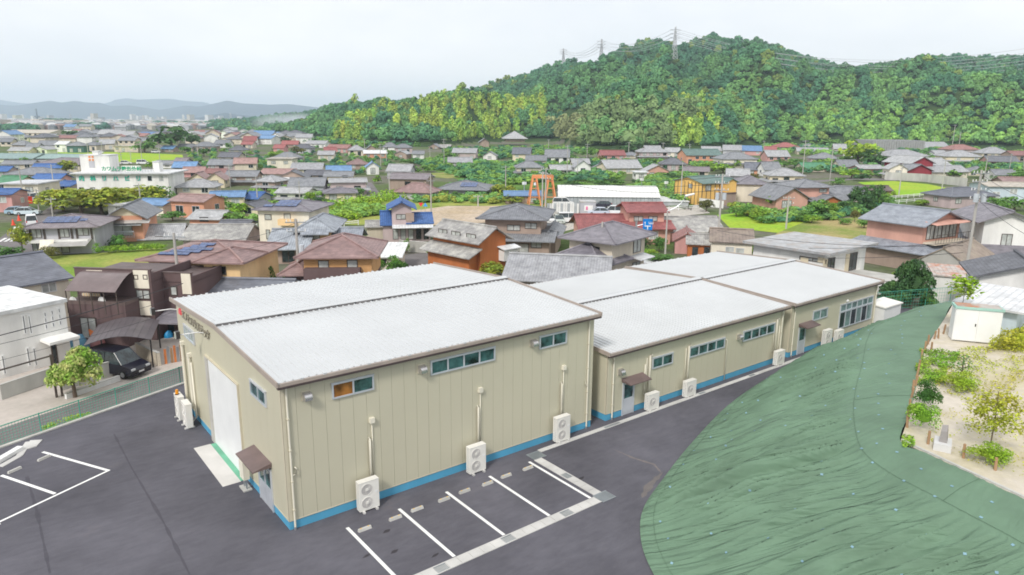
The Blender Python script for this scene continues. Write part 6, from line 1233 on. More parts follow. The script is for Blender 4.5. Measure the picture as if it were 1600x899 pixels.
# ================= TREES AND SHRUBS =================
random.seed(31)
LM_ = {'dark': leafmat('dark', (.055, .13, .045), (.085, .18, .05)), 'mid': leafmat('mid', (.12, .27, .06), (.18, .34, .07)), 'bright': leafmat('bright', (.19, .38, .04), (.30, .44, .06)), 'yellow': leafmat('yellow', (.50, .55, .05), (.62, .56, .06)), 'ygreen': leafmat('ygreen', (.27, .36, .05), (.42, .42, .05)), 'lime': leafmat('lime', (.26, .42, .03), (.36, .46, .06)), 'olive': leafmat('olive', (.14, .15, .05), (.2, .19, .05)), 'pine': leafmat('pine', (.06, .16, .03), (.12, .26, .04)), 'flower': leafmat('flower', (.20, .38, .05), (.50, .52, .22), 2.5)}
M_bark = mat('bark', (.16, .12, .09), .9, 'stucco')
TM = {}
def tree(x, y, w, hpx, kind, label, cat='tree', z=-1.0, trunk=.3, n=240, au=True, leaf=.16, group=None, P=None, name=None, aspect=1.0):
    """tree whose foot shows at pixel (x,y), w px wide and hpx px tall"""
    P = P or at(x, y, z); sc = (P-CAM).dot(fw)/F; W_ = w*sc/2; H_ = hpx*sc; k = (kind, n, leaf, random.randint(0, 2))
    if k not in TM: TM[k] = crownmesh('crown', len(TM)+40, int(n*1.5), 1, .8, leaf, .5, LM_[kind], -.6, 16)
    r = thing(name or {'tree': 'garden_tree', 'shrub': 'shrub', 'hedge': 'hedge'}[cat], label, cat, P, random.uniform(0, 6.3), group)
    ch = H_*(1-trunk*.7); c = link('crown', TM[k], r, (0, 0, H_-ch*.5)); W_ *= 1.22; c.scale = (W_, W_*random.uniform(.85, 1.1), ch*.5/.66)
    if trunk > .08:
        q = MB(); t0 = max(.06, W_*.07); q.tube([(0, 0, -.1), (.04*W_, 0, H_*.35), (-.03*W_, .05*W_, H_*.7)], t0, 6, t0*.4)
        for a_ in range(4): a = a_*1.6+1; q.tube([(0, 0, H_*(.3+.07*a_)), (cos(a)*W_*.55, sin(a)*W_*.55, H_*(.55+.08*a_))], t0*.45, 5, t0*.15)
        q.build('trunk', M_bark, r)
    if au: auto(r, x, y)
    return r
# around the clinic and the village: (x, foot y, width, height, kind)
for a in '''100 330 62 30 yellow|128 336 58 34 yellow|160 334 56 34 yellow|192 328 56 30 yellow|222 322 50 28 yellow|250 318 34 26 mid|84 326 34 26 yellow|146 322 46 20 yellow|205 316 46 20 yellow
75 300 26 16 dark|105 272 26 18 yellow|270 236 46 32 dark|300 232 20 22 dark|282 222 20 16 dark|226 238 28 16 mid|112 216 20 12 dark|122 216 16 10 dark|40 254 14 8 mid|102 250 10 7 dark|15 262 18 9 mid|237 262 14 8 bright|319 244 16 12 dark|289 238 12 9 mid|357 231 8 7 mid|380 252 8 6 mid|240 220 5 9 dark|345 330 26 20 mid|364 348 22 16 mid|262 332 20 18 mid|270 345 24 14 mid|376 338 20 18 bright|398 214 14 10 mid
447 226 12 12 dark|465 242 18 12 olive|481 238 12 9 mid|430 246 22 8 bright|486 318 14 18 bright|471 330 20 14 mid|498 322 26 12 dark|560 308 14 14 mid|590 286 10 10 bright|552 262 16 12 dark|563 262 12 12 dark|652 232 10 9 mid|605 245 18 9 mid|650 270 14 10 mid|668 268 18 9 mid|715 308 14 8 mid|700 310 20 7 mid|745 308 14 8 mid|760 300 26 12 yellow|785 306 30 16 yellow|800 318 26 12 yellow|580 256 12 10 mid
888 252 22 14 mid|918 246 24 14 mid|940 254 16 10 olive|990 240 28 16 dark|1000 250 10 12 olive|1015 256 14 9 mid|840 288 14 8 dark|870 298 20 10 mid|893 298 22 12 dark|905 292 18 8 mid|940 292 22 10 mid|958 288 12 10 dark|968 288 14 7 mid|992 286 10 6 dark|1050 284 28 12 dark|1062 280 12 8 mid|1103 330 20 16 olive|1113 266 30 12 bright|1130 270 26 12 bright|1150 262 12 10 bright|1178 282 12 10 olive|860 300 10 5 mid
1205 325 14 16 bright|1212 336 18 10 mid|1248 345 26 14 mid|1268 348 20 12 bright|1282 342 34 26 mid|1300 338 16 18 bright|1322 332 26 16 dark|1340 326 24 30 dark|1354 330 22 24 dark|1366 326 24 32 dark|1382 328 20 22 mid|1396 336 28 16 bright|1340 260 44 34 lime|1360 262 30 24 dark|1378 260 26 20 mid|1330 258 24 14 mid|1242 262 28 12 mid|1265 266 22 10 mid|1225 262 22 12 mid|1250 270 16 9 mid|1330 278 24 12 bright|1345 282 18 10 dark|1378 276 16 9 mid|1310 288 18 9 mid|1395 268 12 12 mid|1412 278 10 9 mid|1468 276 26 14 mid|1490 278 22 12 mid|1450 250 20 10 mid|1536 278 26 16 mid|1560 290 28 14 mid|1580 280 24 16 mid|1600 284 30 20 mid|1556 330 26 18 mid|1584 328 34 18 mid|1335 346 10 16 olive|1320 350 16 9 mid|1350 356 18 12 mid|1376 358 22 9 bright|1350 318 14 12 mid|1295 230 28 12 mid|1590 228 60 30 bright|1315 218 26 9 olive|700 250 30 10 mid|640 256 20 8 mid|1000 266 14 6 mid|1440 320 20 8 bright
1160 298 18 10 mid|1172 300 20 10 bright|1185 344 22 18 bright|1150 338 20 14 mid|1168 336 26 14 mid|1198 348 22 10 mid'''.replace('\n', '|').split('|'):
    b_ = a.split(); x, y, w, hh = [float(q) for q in b_[:4]]; kd = b_[4].replace('yellow', 'ygreen'); cat = 'shrub' if hh < 11 else 'tree'
    kn = {'dark': 'dark green', 'mid': 'mid-green', 'bright': 'bright green', 'ygreen': 'yellow-green', 'lime': 'lime green', 'olive': 'olive'}[kd]
    tree(x, y+1, w*1.25, hh*1.1, kd, f"{'low' if cat == 'shrub' else 'leafy'} {kn} {'bush' if cat == 'shrub' else 'tree'}", cat, trunk=.0 if cat == 'shrub' else .22, n=420 if y > 290 else 160, leaf=.2 if y < 290 else .13)
# nearer ones, one by one
T1 = lambda *a, **k: tree(*a, au=False, **k)
T1(118, 622, 80, 76, 'flower', 'small flowering tree full of pale blossom beside the lane planter', n=2600, leaf=.07, trunk=.1)
T1(36, 400, 28, 46, 'ygreen', 'slender yellowing tree left of the grey solar house', n=500, leaf=.11); T1(12, 404, 46, 18, 'mid', 'dense round hedge shrub at the left edge above the slate roof', cat='shrub', n=700, leaf=.09, trunk=0); T1(78, 405, 27, 20, 'olive', 'round olive shrub in front of the grey solar house', cat='shrub', n=500, leaf=.09, trunk=0)
T1(188, 392, 22, 24, 'mid', 'clipped green shrub at the corner of the orange gabled house', n=500, leaf=.1); T1(154, 400, 16, 18, 'mid', 'small dark green bush between the grey and orange houses', cat='shrub', n=300, leaf=.1, trunk=0); T1(176, 388, 18, 14, 'dark', 'small dark clipped bush beneath the orange house balcony', cat='shrub', n=300, leaf=.1, trunk=0)
for i in range(9): 
    r = tree(168+i*10.5, 396-i*.6, 16, 11, 'bright', f"{['leftmost', 'second', 'third', 'fourth', 'fifth', 'sixth', 'seventh', 'eighth', 'rightmost'][i]} clipped bush of the bright hedge before the orange gabled house", 'shrub', trunk=0, n=260, leaf=.12, au=False, group='clipped hedge bushes before the orange gabled house')
for a in ((417, 470, 30, 56, 'pine', 'garden pine with layered pads left of the grey tiled house'), (455, 452, 24, 26, 'pine', 'small cloud-pruned pine in front of the grey tiled house porch'), (592, 436, 18, 38, 'pine', 'slim pine in front of the white-roofed annexe'), (620, 433, 30, 32, 'pine', 'cloud-pruned pine just behind the white ribbed roof edge'), (610, 440, 14, 22, 'mid', 'small leafy tree between two pruned pines')): T1(*a, n=900, leaf=.09, trunk=.35)
for a in ((635, 398, 14, 24, 'mid', 'shrub at the corner of the blue-roofed house terrace'), (674, 402, 15, 22, 'bright', 'bright green upright bush on the stone wall corner'), (629, 395, 12, 10, 'bright', 'tiny bright shrub on the stone wall'), (681, 418, 18, 10, 'olive', 'olive rounded bush by the lane behind the white roof'), (697, 418, 22, 28, 'mid', 'leafy garden shrub left of the rust-orange house'), (718, 424, 20, 18, 'bright', 'bright shrub against the rust-orange house wall'), (770, 432, 46, 20, 'ygreen', 'yellowish bush between rust-orange house and white roof'), (828, 395, 16, 12, 'lime', 'lime green clipped bush before the dark tiled house'), (852, 396, 20, 12, 'mid', 'round green clipped bush before the dark tiled house'), (842, 394, 12, 14, 'olive', 'olive clipped bush between two green ones before the dark tiled house')): T1(*a, cat='shrub', n=500, leaf=.11, trunk=.1)
for a in ((1003, 392, 26, 20, 'dark', 'dark spreading garden tree beside the beige hip-roofed house'), (1030, 394, 24, 22, 'mid', 'leafy bush beneath the road sign'), (1012, 402, 30, 12, 'bright', 'low bright hedge under the road sign'), (1026, 410, 34, 12, 'mid', 'low green hedge by the white outhouse roof'), (1042, 408, 20, 10, 'mid', 'low hedge end beside the street lamp foot'), (1172, 404, 14, 22, 'bright', 'bright bush beside the mossy-roofed workshop'), (1360, 395, 14, 24, 'bright', 'bright bush between flat-roofed and orange balcony house'), (1410, 418, 34, 22, 'bright', 'bright shrub behind the flat-roofed house terrace'), (1352, 452, 26, 16, 'lime', 'lime bush right behind the far white roof'), (1400, 450, 20, 24, 'lime', 'lime green tree below the terrace slab')): T1(*a, cat='shrub', n=700, leaf=.1, trunk=.1)
T1(1422, 492, 56, 80, 'dark', 'large dense dark green tree beyond the far beige building', n=3200, leaf=.075, trunk=.2); T1(1393, 492, 44, 48, 'dark', 'lower dark green tree left of the large dense one', n=2200, leaf=.085, trunk=.15); T1(1448, 490, 26, 34, 'mid', 'green bushy tree between dense tree and rusty shed', n=1200, leaf=.1, trunk=.15)
# young pale tree by the shed, garden shrubs on the gravel
def sapling(x, y, hpx, wpx, kind, label, n, leaf, z=4.47, tr=.03, lo=.28):
    P = at(x, y, z); sc = (P-CAM).dot(fw)/F; H_, W_ = hpx*sc, wpx*sc/2; r = thing('young_tree', label, 'tree', P); q = MB(); lv = MB(); q.tube([(0, 0, 0), (.03, 0, H_*.5), (0, .03, H_*.96)], tr, 6, tr*.4)
    for k in range(16):
        a = k*2.4; z0 = H_*(lo+(.88-lo)*k/16); L_ = W_*(1.0-.5*k/16)*random.uniform(.75, 1.1); e = Vector((cos(a)*L_, sin(a)*L_, z0+L_*.35)); q.tube([(0, 0, z0), e], tr*.35, 4, tr*.1)
        for j in range(n//16):
            t = random.uniform(.25, 1.08); p = Vector((0, 0, z0)).lerp(e, t)+Vector([random.gauss(0, .09*W_+.02) for _ in range(3)]); nn = Vector((random.gauss(0, .6), random.gauss(0, .6), 1)).normalized(); t1 = nn.orthogonal().normalized(); t1.rotate(Matrix.Rotation(random.uniform(0, 6), 3, nn)); t2 = nn.cross(t1); s_ = leaf*random.uniform(.7, 1.2); lv.face([p-t1*s_, p-t2*s_*.55, p+t1*s_, p+t2*s_*.55])
    q.build('trunk', M_bark, r); lv.build('leaves', LM_[kind], r); return r
sapling(1546, 704, 102, 92, 'yellow', 'small yellow-leaved maple in the gravel near the right edge', 1900, .07); sapling(1497, 520, 98, 52, 'lime', 'young tree with big lime leaves rising behind the storage locker', 420, .13, lo=.58); sapling(1500, 600, 50, 34, 'mid', 'small bare-topped shrub with props in the middle of the gravel', 260, .06, tr=.05)
for a in ((1440, 672, 42, 44, 'bright', 'bright green bush by the stakes, lower of two clumps'), (1446, 640, 36, 44, 'pine', 'dark green conifer shrub rising above the bright bush'), (1546, 722, 56, 26, 'lime', 'lime green bush round the foot of the yellow maple'), (1500, 610, 52, 26, 'lime', 'spreading lime bush round the propped shrub')): T1(*a, cat='shrub', z=4.47, n=1400, leaf=.065, trunk=0)
def groundcover(name, pts, kind, n, leaf, h, z=4.47, m=None):
    P = [at(x, y, z) for x, y in pts]; xs = [p.x for p in P]; ys = [p.y for p in P]; q = MB(); c = 0
    def inside(x, y):
        r = False; j = len(P)-1
        for i in range(len(P)):
            if (P[i].y > y) != (P[j].y > y) and x < (P[j].x-P[i].x)*(y-P[i].y)/(P[j].y-P[i].y)+P[i].x: r = not r
            j = i
        return r
    tries = 0
    while c < n and tries < n*40:
        tries += 1; x, y = random.uniform(min(xs), max(xs)), random.uniform(min(ys), max(ys))
        if not inside(x, y) or noise.noise(Vector((x*.9, y*.9, 5)))+random.uniform(-.3, .3) < -.12: continue
        c += 1; hh = h*random.uniform(.1, 1)*(1+noise.noise(Vector((x*.7, y*.7, 1)))); nn = Vector((random.gauss(0, .5), random.gauss(0, .5), .8)).normalized(); t1 = nn.orthogonal().normalized(); t1.rotate(Matrix.Rotation(random.uniform(0, 6), 3, nn)); t2 = nn.cross(t1); p = Vector((x, y, z+max(.02, hh))); s_ = leaf*random.uniform(.6, 1.3); q.face([p-t1*s_, p-t2*s_*.6, p+t1*s_, p+t2*s_*.6])
    return q.build(name, m or LM_[kind], None, kind='stuff')
groundcover('weeds', [(1436, 548), (1500, 552), (1490, 576), (1440, 572)], 'bright', 1500, .06, .22); groundcover('weeds', [(1430, 572), (1480, 574), (1476, 600), (1432, 600)], 'bright', 1500, .06, .22); groundcover('weeds', [(1470, 550), (1600, 535), (1600, 600), (1540, 640), (1460, 610)], 'yellow', 3600, .05, .16); groundcover('weeds', [(1538, 556), (1600, 552), (1620, 520), (1560, 528)], 'yellow', 2400, .08, .7); groundcover('weeds', [(1408, 672), (1425, 676), (1430, 700), (1410, 700)], 'bright', 300, .05, .12)
groundcover('weeds', [(1470, 640), (1600, 610), (1600, 760), (1440, 690)], 'yellow', 700, .04, .05)
groundcover('kerb_weeds', [(66, 672), (140, 650), (148, 655), (76, 680)], 'bright', 1500, .07, .35, z=-.9)
groundcover('tall_grass', [(480, 342), (560, 316), (600, 318), (560, 345), (500, 350)], 'lime', 3000, .3, 1.0, z=-1); groundcover('tall_grass', [(470, 335), (520, 322), (600, 308), (700, 303), (700, 309), (600, 316), (520, 335)], 'bright', 3500, .3, 1.4, z=-1)
groundcover('tall_grass', [(1345, 300), (1400, 304), (1390, 312), (1350, 306)], 'lime', 900, .3, .8, z=-1)
def bushes(name, pts, n, s0, s1, cols_):
    out = []; P = pts
    for i in range(n):
        a, b_, c_ = random.sample(range(len(P)), 3); u, v = random.random(), random.random()
        if u+v > 1: u, v = 1-u, 1-v
        x = P[a][0]+(P[b_][0]-P[a][0])*u+(P[c_][0]-P[a][0])*v; y = P[a][1]+(P[b_][1]-P[a][1])*u+(P[c_][1]-P[a][1])*v; p = at(x, y); s_ = random.uniform(s0, s1); c = random.choice(cols_); k = random.uniform(.8, 1.25)
        out.append(((p.x, p.y, -1+s_*.35), (s_, s_, s_*.8), random.uniform(0, 6), random.randint(0, 5), tuple(q*k for q in c)))
    gn_scatter(name, out)
LT2 = (.20, .35, .07)
bushes('orchard', [(640, 255), (665, 252), (760, 258), (860, 262), (975, 276), (960, 285), (760, 290), (700, 270)], 420, 1.3, 2.6, [MD, LT2, MD, DK]); bushes('orchard', [(985, 300), (1020, 278), (1085, 274), (1085, 300), (1070, 322), (1030, 308)], 460, 1.1, 2.2, [MD, LT2, LT2]); bushes('orchard', [(690, 240), (745, 246), (790, 250), (870, 242), (1000, 236), (930, 232), (800, 230), (700, 236)], 260, 1.5, 3.2, [MD, DK, LT2]); bushes('orchard', [(700, 292), (760, 284), (790, 300), (760, 304)], 160, 1.0, 2.0, [MD, DK, LT2])
bushes('thicket', [(1190, 238), (1300, 246), (1420, 236), (1600, 245), (1600, 232), (1300, 226), (1190, 230)], 420, 1.8, 4.0, [MD, DK, LT2, LT]); bushes('thicket', [(1200, 262), (1300, 278), (1420, 250), (1600, 270), (1600, 262), (1500, 248)], 260, 1.5, 3.0, [MD, DK, LT2]); bushes('thicket', [(1195, 342), (1225, 336), (1300, 334), (1395, 318), (1390, 328), (1300, 345), (1200, 350)], 170, .9, 1.7, [DK, MD, LT2]); bushes('thicket', [(360, 212), (470, 224), (560, 232), (640, 236), (640, 231), (500, 220), (380, 209)], 240, 2.5, 5, [DK, MD, LT2]); bushes('thicket', [(500, 348), (560, 340), (600, 336), (590, 328), (530, 330)], 110, 1.0, 1.9, [LT, LT2, (.2, .32, .04)])
bushes('thicket', [(650, 312), (760, 306), (800, 312), (850, 320), (760, 314), (650, 318)], 150, .7, 1.6, [MD, LT, (.26, .3, .05)]); bushes('thicket', [(1140, 322), (1195, 336), (1220, 342), (1190, 346), (1150, 330)], 130, .8, 1.6, [LT, LT2, (.22, .27, .04)])
bushes('village_greenery', [(290, 245), (300, 262), (400, 255), (480, 262), (560, 275), (640, 262), (620, 240), (480, 230), (300, 228)], 360, .8, 2.2, [MD, LT2, DK]); bushes('village_greenery', [(280, 330), (400, 350), (400, 300), (560, 320), (480, 290)], 130, .7, 1.6, [MD, LT, LT2]); bushes('village_greenery', [(790, 262), (1060, 268), (1190, 262), (1180, 250), (1000, 256), (830, 250)], 300, .9, 2.4, [MD, LT2, DK]); bushes('plain_woods', [(0, 204), (60, 206), (45, 203), (0, 201)], 90, 6, 10, [DKB, DK]); bushes('plain_woods', [(65, 197), (130, 199), (120, 194.5), (75, 194.5)], 120, 9, 15, [DKB, DK]); bushes('plain_woods', [(122, 203), (165, 204), (162, 199), (140, 200)], 90, 6, 11, [DKB, DK]); bushes('plain_woods', [(185, 198), (215, 199.5), (200, 197)], 60, 8, 13, [DKB, DK]); bushes('plain_woods', [(240, 198), (330, 200), (330, 199), (250, 197)], 60, 8, 12, [DKB, DK]); bushes('plain_woods', [(335, 205), (420, 210), (430, 207), (350, 203)], 110, 5, 9, [DK, MD]); bushes('plain_woods', [(0, 196), (480, 200), (480, 196), (0, 194)], 240, 5, 10, [DKB, DK])
# terraced earth on the slope
tr_ = thing('earth_terraces', 'bare orange-brown terraced plot high in the wood above the temple', 'terraces'); 
for j in range(6):
    y0 = 186-j*3.8; x0, x1 = (886-(j*.6)*(j > 2), 896+j*3.2); D0 = 700+j*9; a, b_ = far(x0, y0, D0), far(x1, y0-.6, D0); c_, d_ = far(x0, y0-3.0, D0+4), far(x1, y0-3.6, D0+4)
    q = MB(); q.slab([a, b_, d_, c_], 3.0); q.build('terrace', mat('bare_earth', (.45, .26, .17)), tr_)
# ================= POLES, LAMPS, SIGNS, CABLES =================
M_tr = mat('transformer_grey', (.50, .54, .58), .5); POLES = {}
def pole(x, yb, yt, label=None, arms=2, near=False, lean=0, z=-1.0, tf=0, cross=0, name='utility_pole'):
    P = at(x, yb, z); H_ = z_over(P, yt)-z; k = (P-CAM).dot(fw)/F; r = thing(name, label or 'grey concrete utility pole with crossarms', 'utility pole', P, YAW+R(random.uniform(-40, 40)))
    rad = .17 if near else max(.15, .55*k); MB().tube([(0, 0, 0), (0, 0, H_)], rad, 8, rad*.65).build('shaft', M_pole, r)
    for i in range(arms): zz = H_-.35-i*.9; L_ = 1.0 if i == 0 else .8; t = max(.05, k*.28); MB().box(-t, t, -L_, L_, zz-t, zz+t).build('crossarm', M_steel, r)
    if near or k < .1:
        for i in range(arms):
            q = MB()
            for s_ in (-.9, -.3, .5, .9): q.tube([(0, s_*.95, H_-.33-i*.9), (0, s_*.95, H_-.08-i*.9)], .05, 5)
            q.build('insulators', M_white, r, kind='stuff')
    for i in range(tf): MB().tube([(-.35, -.45+i*.9, H_-3.4), (-.35, -.45+i*.9, H_-2.5)], .27, 8).build('transformer', M_tr, r)
    if label is None: auto(r, x, yb)
    POLES[(x, yb)] = (P, H_); return r
for x, b_, t in ((37, 314, 260), (86, 305, 257), (62, 336, 295), (221, 328, 287), (279, 236, 212), (291, 234, 214), (310, 249, 221), (222, 252, 222), (190, 254, 237), (250, 252, 226), (360, 293, 257), (403, 322, 276), (469, 320, 283), (674, 343, 272), (609, 309, 267), (595, 259, 225), (570, 236, 217), (672, 252, 232), (694, 261, 217), (790, 307, 259), (857, 236, 218), (886, 277, 227), (917, 252, 225), (902, 281, 247), (982, 244, 222), (1035, 249, 223), (1076, 255, 225), (1063, 319, 254), (1253, 282, 219), (1296, 287, 231), (1404, 307, 255), (1471, 300, 249), (1487, 234, 195), (1497, 237, 207), (1426, 222, 209), (1536, 292, 244), (1576, 272, 240), (1596, 280, 246), (205, 252, 236), (138, 242, 224), (450, 262, 240), (604, 255, 222), (1192, 246, 220), (1330, 234, 222), (1458, 236, 214), (385, 256, 236), (160, 240, 222)): pole(x, b_, t, arms=2 if b_ > 250 else 1)
pole(286, 508, 364, 'tall bare concrete pole behind the left corner of the tall white roof', 1, True); pole(470, 476, 342, 'concrete utility pole in front of the brown-roofed brick house', 2, True, tf=1); pole(938, 440, 347, 'slim pale steel pole before the beige hip-roofed house', 0, True, name='steel_pole')
pole(1120, 400, 272, 'concrete utility pole with grey transformers left of the flat-roofed house', 3, True, tf=2); pole(852, 336, 262, 'utility pole with white equipment beside the gantry', 3, True); pole(847, 330, 268, 'second thinner utility pole beside the gantry', 1, True); pole(83, 339, 309, 'slim utility pole in front of the yellow-green trees', 1, True); pole(1228, 358, 307, 'pale concrete pole with two crossarms above the stained flat roof', 2, True)
pole(1505, 452, 266, 'big cluttered utility pole with transformers before the old concrete barn', 4, True, tf=2); pole(747, 323, 305, 'short pole at the far edge of the sandy lot', 1, True)
def cable(a, b_, sag, r, label, name='cable', m=None):
    a, b_ = Vector(a), Vector(b_); pts = [a.lerp(b_, k/14)-Vector((0, 0, sag*4*(k/14)*(1-k/14))) for k in range(15)]; c = MB().tube(pts, r, 5, cap=False).build(name, m or M_cable); c['label'] = label; c['category'] = 'cable'; return c
def ptop(k, dz=0): P, H_ = POLES[k]; return P+Vector((0, 0, H_+dz))
pA = ptop((286, 508))
def hit(x, y, X): d = ray(x, y); return CAM+d*((X-CAM.x)/d.x)
cable(far(-30, 532, 36), far(286, 443, 50), .1, .028, 'thick black overhead cable crossing in front of the white and brown houses', 'power_cable'); cable(far(-30, 545, 37), far(290, 462, 50), .1, .014, 'thin overhead cable just below the thick black one', 'power_cable'); cable(far(-30, 571, 36), far(290, 482, 49), .1, .011, 'lowest thin overhead cable over the white house wall', 'power_cable')
cable(far(-10, 300, 120), far(300, 322, 130), .6, .03, 'long cable sagging across the yellow-green trees', 'power_cable')
for i, (y0, y1) in enumerate(((420, 384), (432, 392), (398, 372))): cable(far(1120, y0-60+20*i, 88), far(1505, y1+i*3, 62), .7, .022, ['upper', 'middle', 'lower'][i]+' thin cable between the two transformer poles on the right', 'power_cable')
for i in range(4): cable(ptop((1505, 452), -.4-i*.9), far(1660, 330+i*22, 50), .4, .02, ['topmost', 'second', 'third', 'lowest'][i]+' cable leaving the cluttered pole towards the right edge', 'power_cable')
for i in range(3): cable(ptop((1120, 400), -.4-i*.9), ptop((852, 336), -.4-i*.9), 1.2, .03, ['upper', 'middle', 'lower'][i]+' cable from the gantry pole to the transformer pole', 'power_cable')
for i in range(2): cable(ptop((470, 476), -.4-i), ptop((286, 508), -.6-i), .8, .018, ['upper', 'lower'][i]+' thin cable above the yellow solar house roof', 'power_cable')
# street lamp over the road
P = at(1039, 402); H_ = z_over(P, 330)+1; lp = thing('street_lamp', 'grey street lamp with curved arm above the road bend', 'street lamp', P); MB().tube([(0, 0, 0), (0, 0, H_)], .13, 8, .09).build('post', M_pole, lp); e = [(RH*(1.4*sin(t)*1.6)+Vector((0, 0, H_+2.4*(1-cos(t))*.55+.7*sin(t)))) for t in [k*pi/2/8 for k in range(9)]]; MB().tube(e, .07, 6).build('arm', M_steel, lp); MB().tube([e[-1], e[-1]+RH*1.2+Vector((0, 0, .3))], .17, 8, .12).build('lamp_head', M_white, lp)
for x, yb, yt in ((819, 314, 288), (1002, 300, 282), (1040, 305, 287), (837, 312, 289)):
    P = at(x, yb); H_ = z_over(P, yt)+1; lp = thing('floodlight_pole', 'slim pale pole topped by a round floodlight', 'light pole', P); MB().tube([(0, 0, 0), (0, 0, H_)], .14, 6, .1).build('post', M_steel, lp); MB().box(-.4, .4, -.3, .3, H_-.1, H_+.5).build('lamp_head', M_white, lp); auto(lp, x, yb)
# blue road sign
P = at(992, 400); H_ = z_over(P, 343)+1; sg = thing('road_sign', 'blue direction sign with white arrow and lettering on a grey post', 'road sign', P, YAW-pi/2-R(8)); k = (P-CAM).dot(fw)/F; MB().tube([(0, 0, 0), (0, 0, H_)], .14, 8).build('post', M_steel, sg); w, hh = 14.5*k, 17*k; x0 = 10*k; MB().tube([(0, 0, H_-hh*.6), (x0+.3, 0, H_-hh*.4)], .06, 6).build('arm', M_steel, sg)
MB().box(x0, x0+w, -.08, -.04, H_-hh*.95, H_+hh*.08).build('panel', mat('sign_blue', (.0, .20, .62), .4), sg); q = MB(); zc = H_-hh*.62; xc = x0+w*.5; q.box(xc-.06, xc+.06, -.10, -.082, zc-hh*.28, zc); q.box(x0+w*.18, x0+w*.82, -.10, -.082, zc, zc+.12); q.face([(xc-w*.3-.12, -.1, zc+hh*.3), (xc-w*.22, -.1, zc+hh*.3), (xc-w*.27, -.1, zc+hh*.46)]); q.box(xc-w*.29, xc-w*.25, -.10, -.082, zc+.1, zc+hh*.3)
for a in range(4): q.box(x0+w*.62+a*.16, x0+w*.62+a*.16+.11, -.10, -.082, zc+hh*.22, zc+hh*.32); q.box(x0+w*.56+a*.2, x0+w*.56+a*.2+.13, -.10, -.082, zc+hh*.38, zc+hh*.42)
q.build('marking', M_white, sg)
for (x, c, n_) in ((658, 'red', (.75, .02, .05)), (665, 'blue', (.05, .30, .75))):
    P = at(x, 336); fl = thing('triangle_sign', f'small {c} triangular marker sign at the sandy lot', 'sign', P, YAW-pi/2); H_ = z_over(P, 320)+1; u = 1 if c == 'red' else -1; MB().tube([(0, 0, 0), (0, 0, H_)], .04, 5).build('post', M_steel, fl); q = MB(); A = [(-.45, H_+.35*u), (.45, H_+.35*u), (0, H_-.4*u)]; q.face([(a, -.06, b_) for a, b_ in A]); q.face([(a, -.09, b_) for a, b_ in A]); q.build('panel', mat('tri_'+c, n_, .5), fl)
# pylons on the hill
M_pyl = mat('pylon_steel', (.50, .50, .52), .5, metal=.3)
def pylon(x, yb, yt, D_, label):
    b_ = far(x, yb, D_); H_ = z_over(b_, yt)-b_.z; r = thing('pylon', label, 'pylon', b_, YAW+R(20)); k = D_/1145*.42; q = MB(); f = lambda t: H_*.14*(1-t)**1.3+.9
    lv = [0, .12, .24, .36, .48, .58, .68, .78, .88, 1]
    for sx, sy in ((1, 1), (1, -1), (-1, -1), (-1, 1)): q.tube([(sx*f(t)*.5, sy*f(t)*.5, H_*t) for t in lv], k, 4)
    q.build('legs', M_pyl, r); br = MB()
    for a, b2 in zip(lv[:-1], lv[1:]):
        for s_ in (1, -1):
            for ax in (0, 1):
                c = lambda u, t: ((u*f(t)*.5, s_*f(t)*.5, H_*t) if ax == 0 else (s_*f(t)*.5, u*f(t)*.5, H_*t)); br.tube([c(-1, a), c(1, b2)], k*.6, 3, cap=False); br.tube([c(1, a), c(-1, b2)], k*.6, 3, cap=False)
    br.build('bracing', M_pyl, r)
    for t in (.66, .78, .90): MB().tube([(0, -6.5, H_*t), (0, 0, H_*t+1), (0, 6.5, H_*t)], k*.9, 4).build('crossarm', M_pyl, r)
    return b_, H_
P1 = pylon(1053, 93, 42, 830, 'large lattice pylon near the hilltop, nearest of three'); P2 = pylon(939, 101, 61, 980, 'lattice pylon on the left shoulder of the hill, middle one'); P3 = pylon(880, 102, 76, 1150, 'smallest lattice pylon standing farthest left on the ridge')
for i, t in enumerate((.66, .78, .90)):
    for s_ in (-1, 1):
        a = P1[0]+Vector((0, 0, P1[1]*t))+RH*s_*5; b2 = P2[0]+Vector((0, 0, P2[1]*t))+RH*s_*4; c_ = P3[0]+Vector((0, 0, P3[1]*t))+RH*s_*3; w = ['lower', 'middle', 'upper'][i]+(' left' if s_ < 0 else ' right')
        cable(a, b2, 9, .16, f'{w} transmission line between the large and middle pylons', 'power_line', M_pyl); cable(b2, c_, 9, .16, f'{w} transmission line between the middle and smallest pylons', 'power_line', M_pyl); cable(a, far(1700, 88-i*13+s_*4, 700), 26, .16, f'{w} transmission line sweeping right from the large pylon', 'power_line', M_pyl)
m_ = far(61, 205, 2300); H_ = z_over(m_, 170)-m_.z; mt_ = thing('radio_mast', 'dark lattice radio mast rising from the distant town at left', 'mast', m_); MB().tube([(0, 0, 0), (0, 0, H_)], 4.5, 4, 1.8).build('shaft', mat('mast_grey', (.12, .16, .20), .6), mt_); MB().tube([(0, 0, H_*.6), (0, 0, H_*.68)], 7, 8).build('platform', mat('mast_grey', (0, 0, 0)), mt_)
for x, yb, yt in ((113, 204, 178), (248, 203, 181), (340, 202, 183), (362, 200, 176)): 
    m_ = far(x, yb, 2600); H_ = z_over(m_, yt)-m_.z; r = thing('distant_pylon', 'faint distant pylon standing over the far town', 'pylon', m_); q = MB()
    for s_ in (-1, 1): q.tube([(s_*6, 0, 0), (s_*1.2, 0, H_)], .8, 4)
    q.build('legs', M_pyl, r); auto(r, x, 190)
    for t in (.7, .82, .93): MB().tube([(0, -9, H_*t), (0, 9, H_*t)], .8, 4).build('crossarm', M_pyl, r)
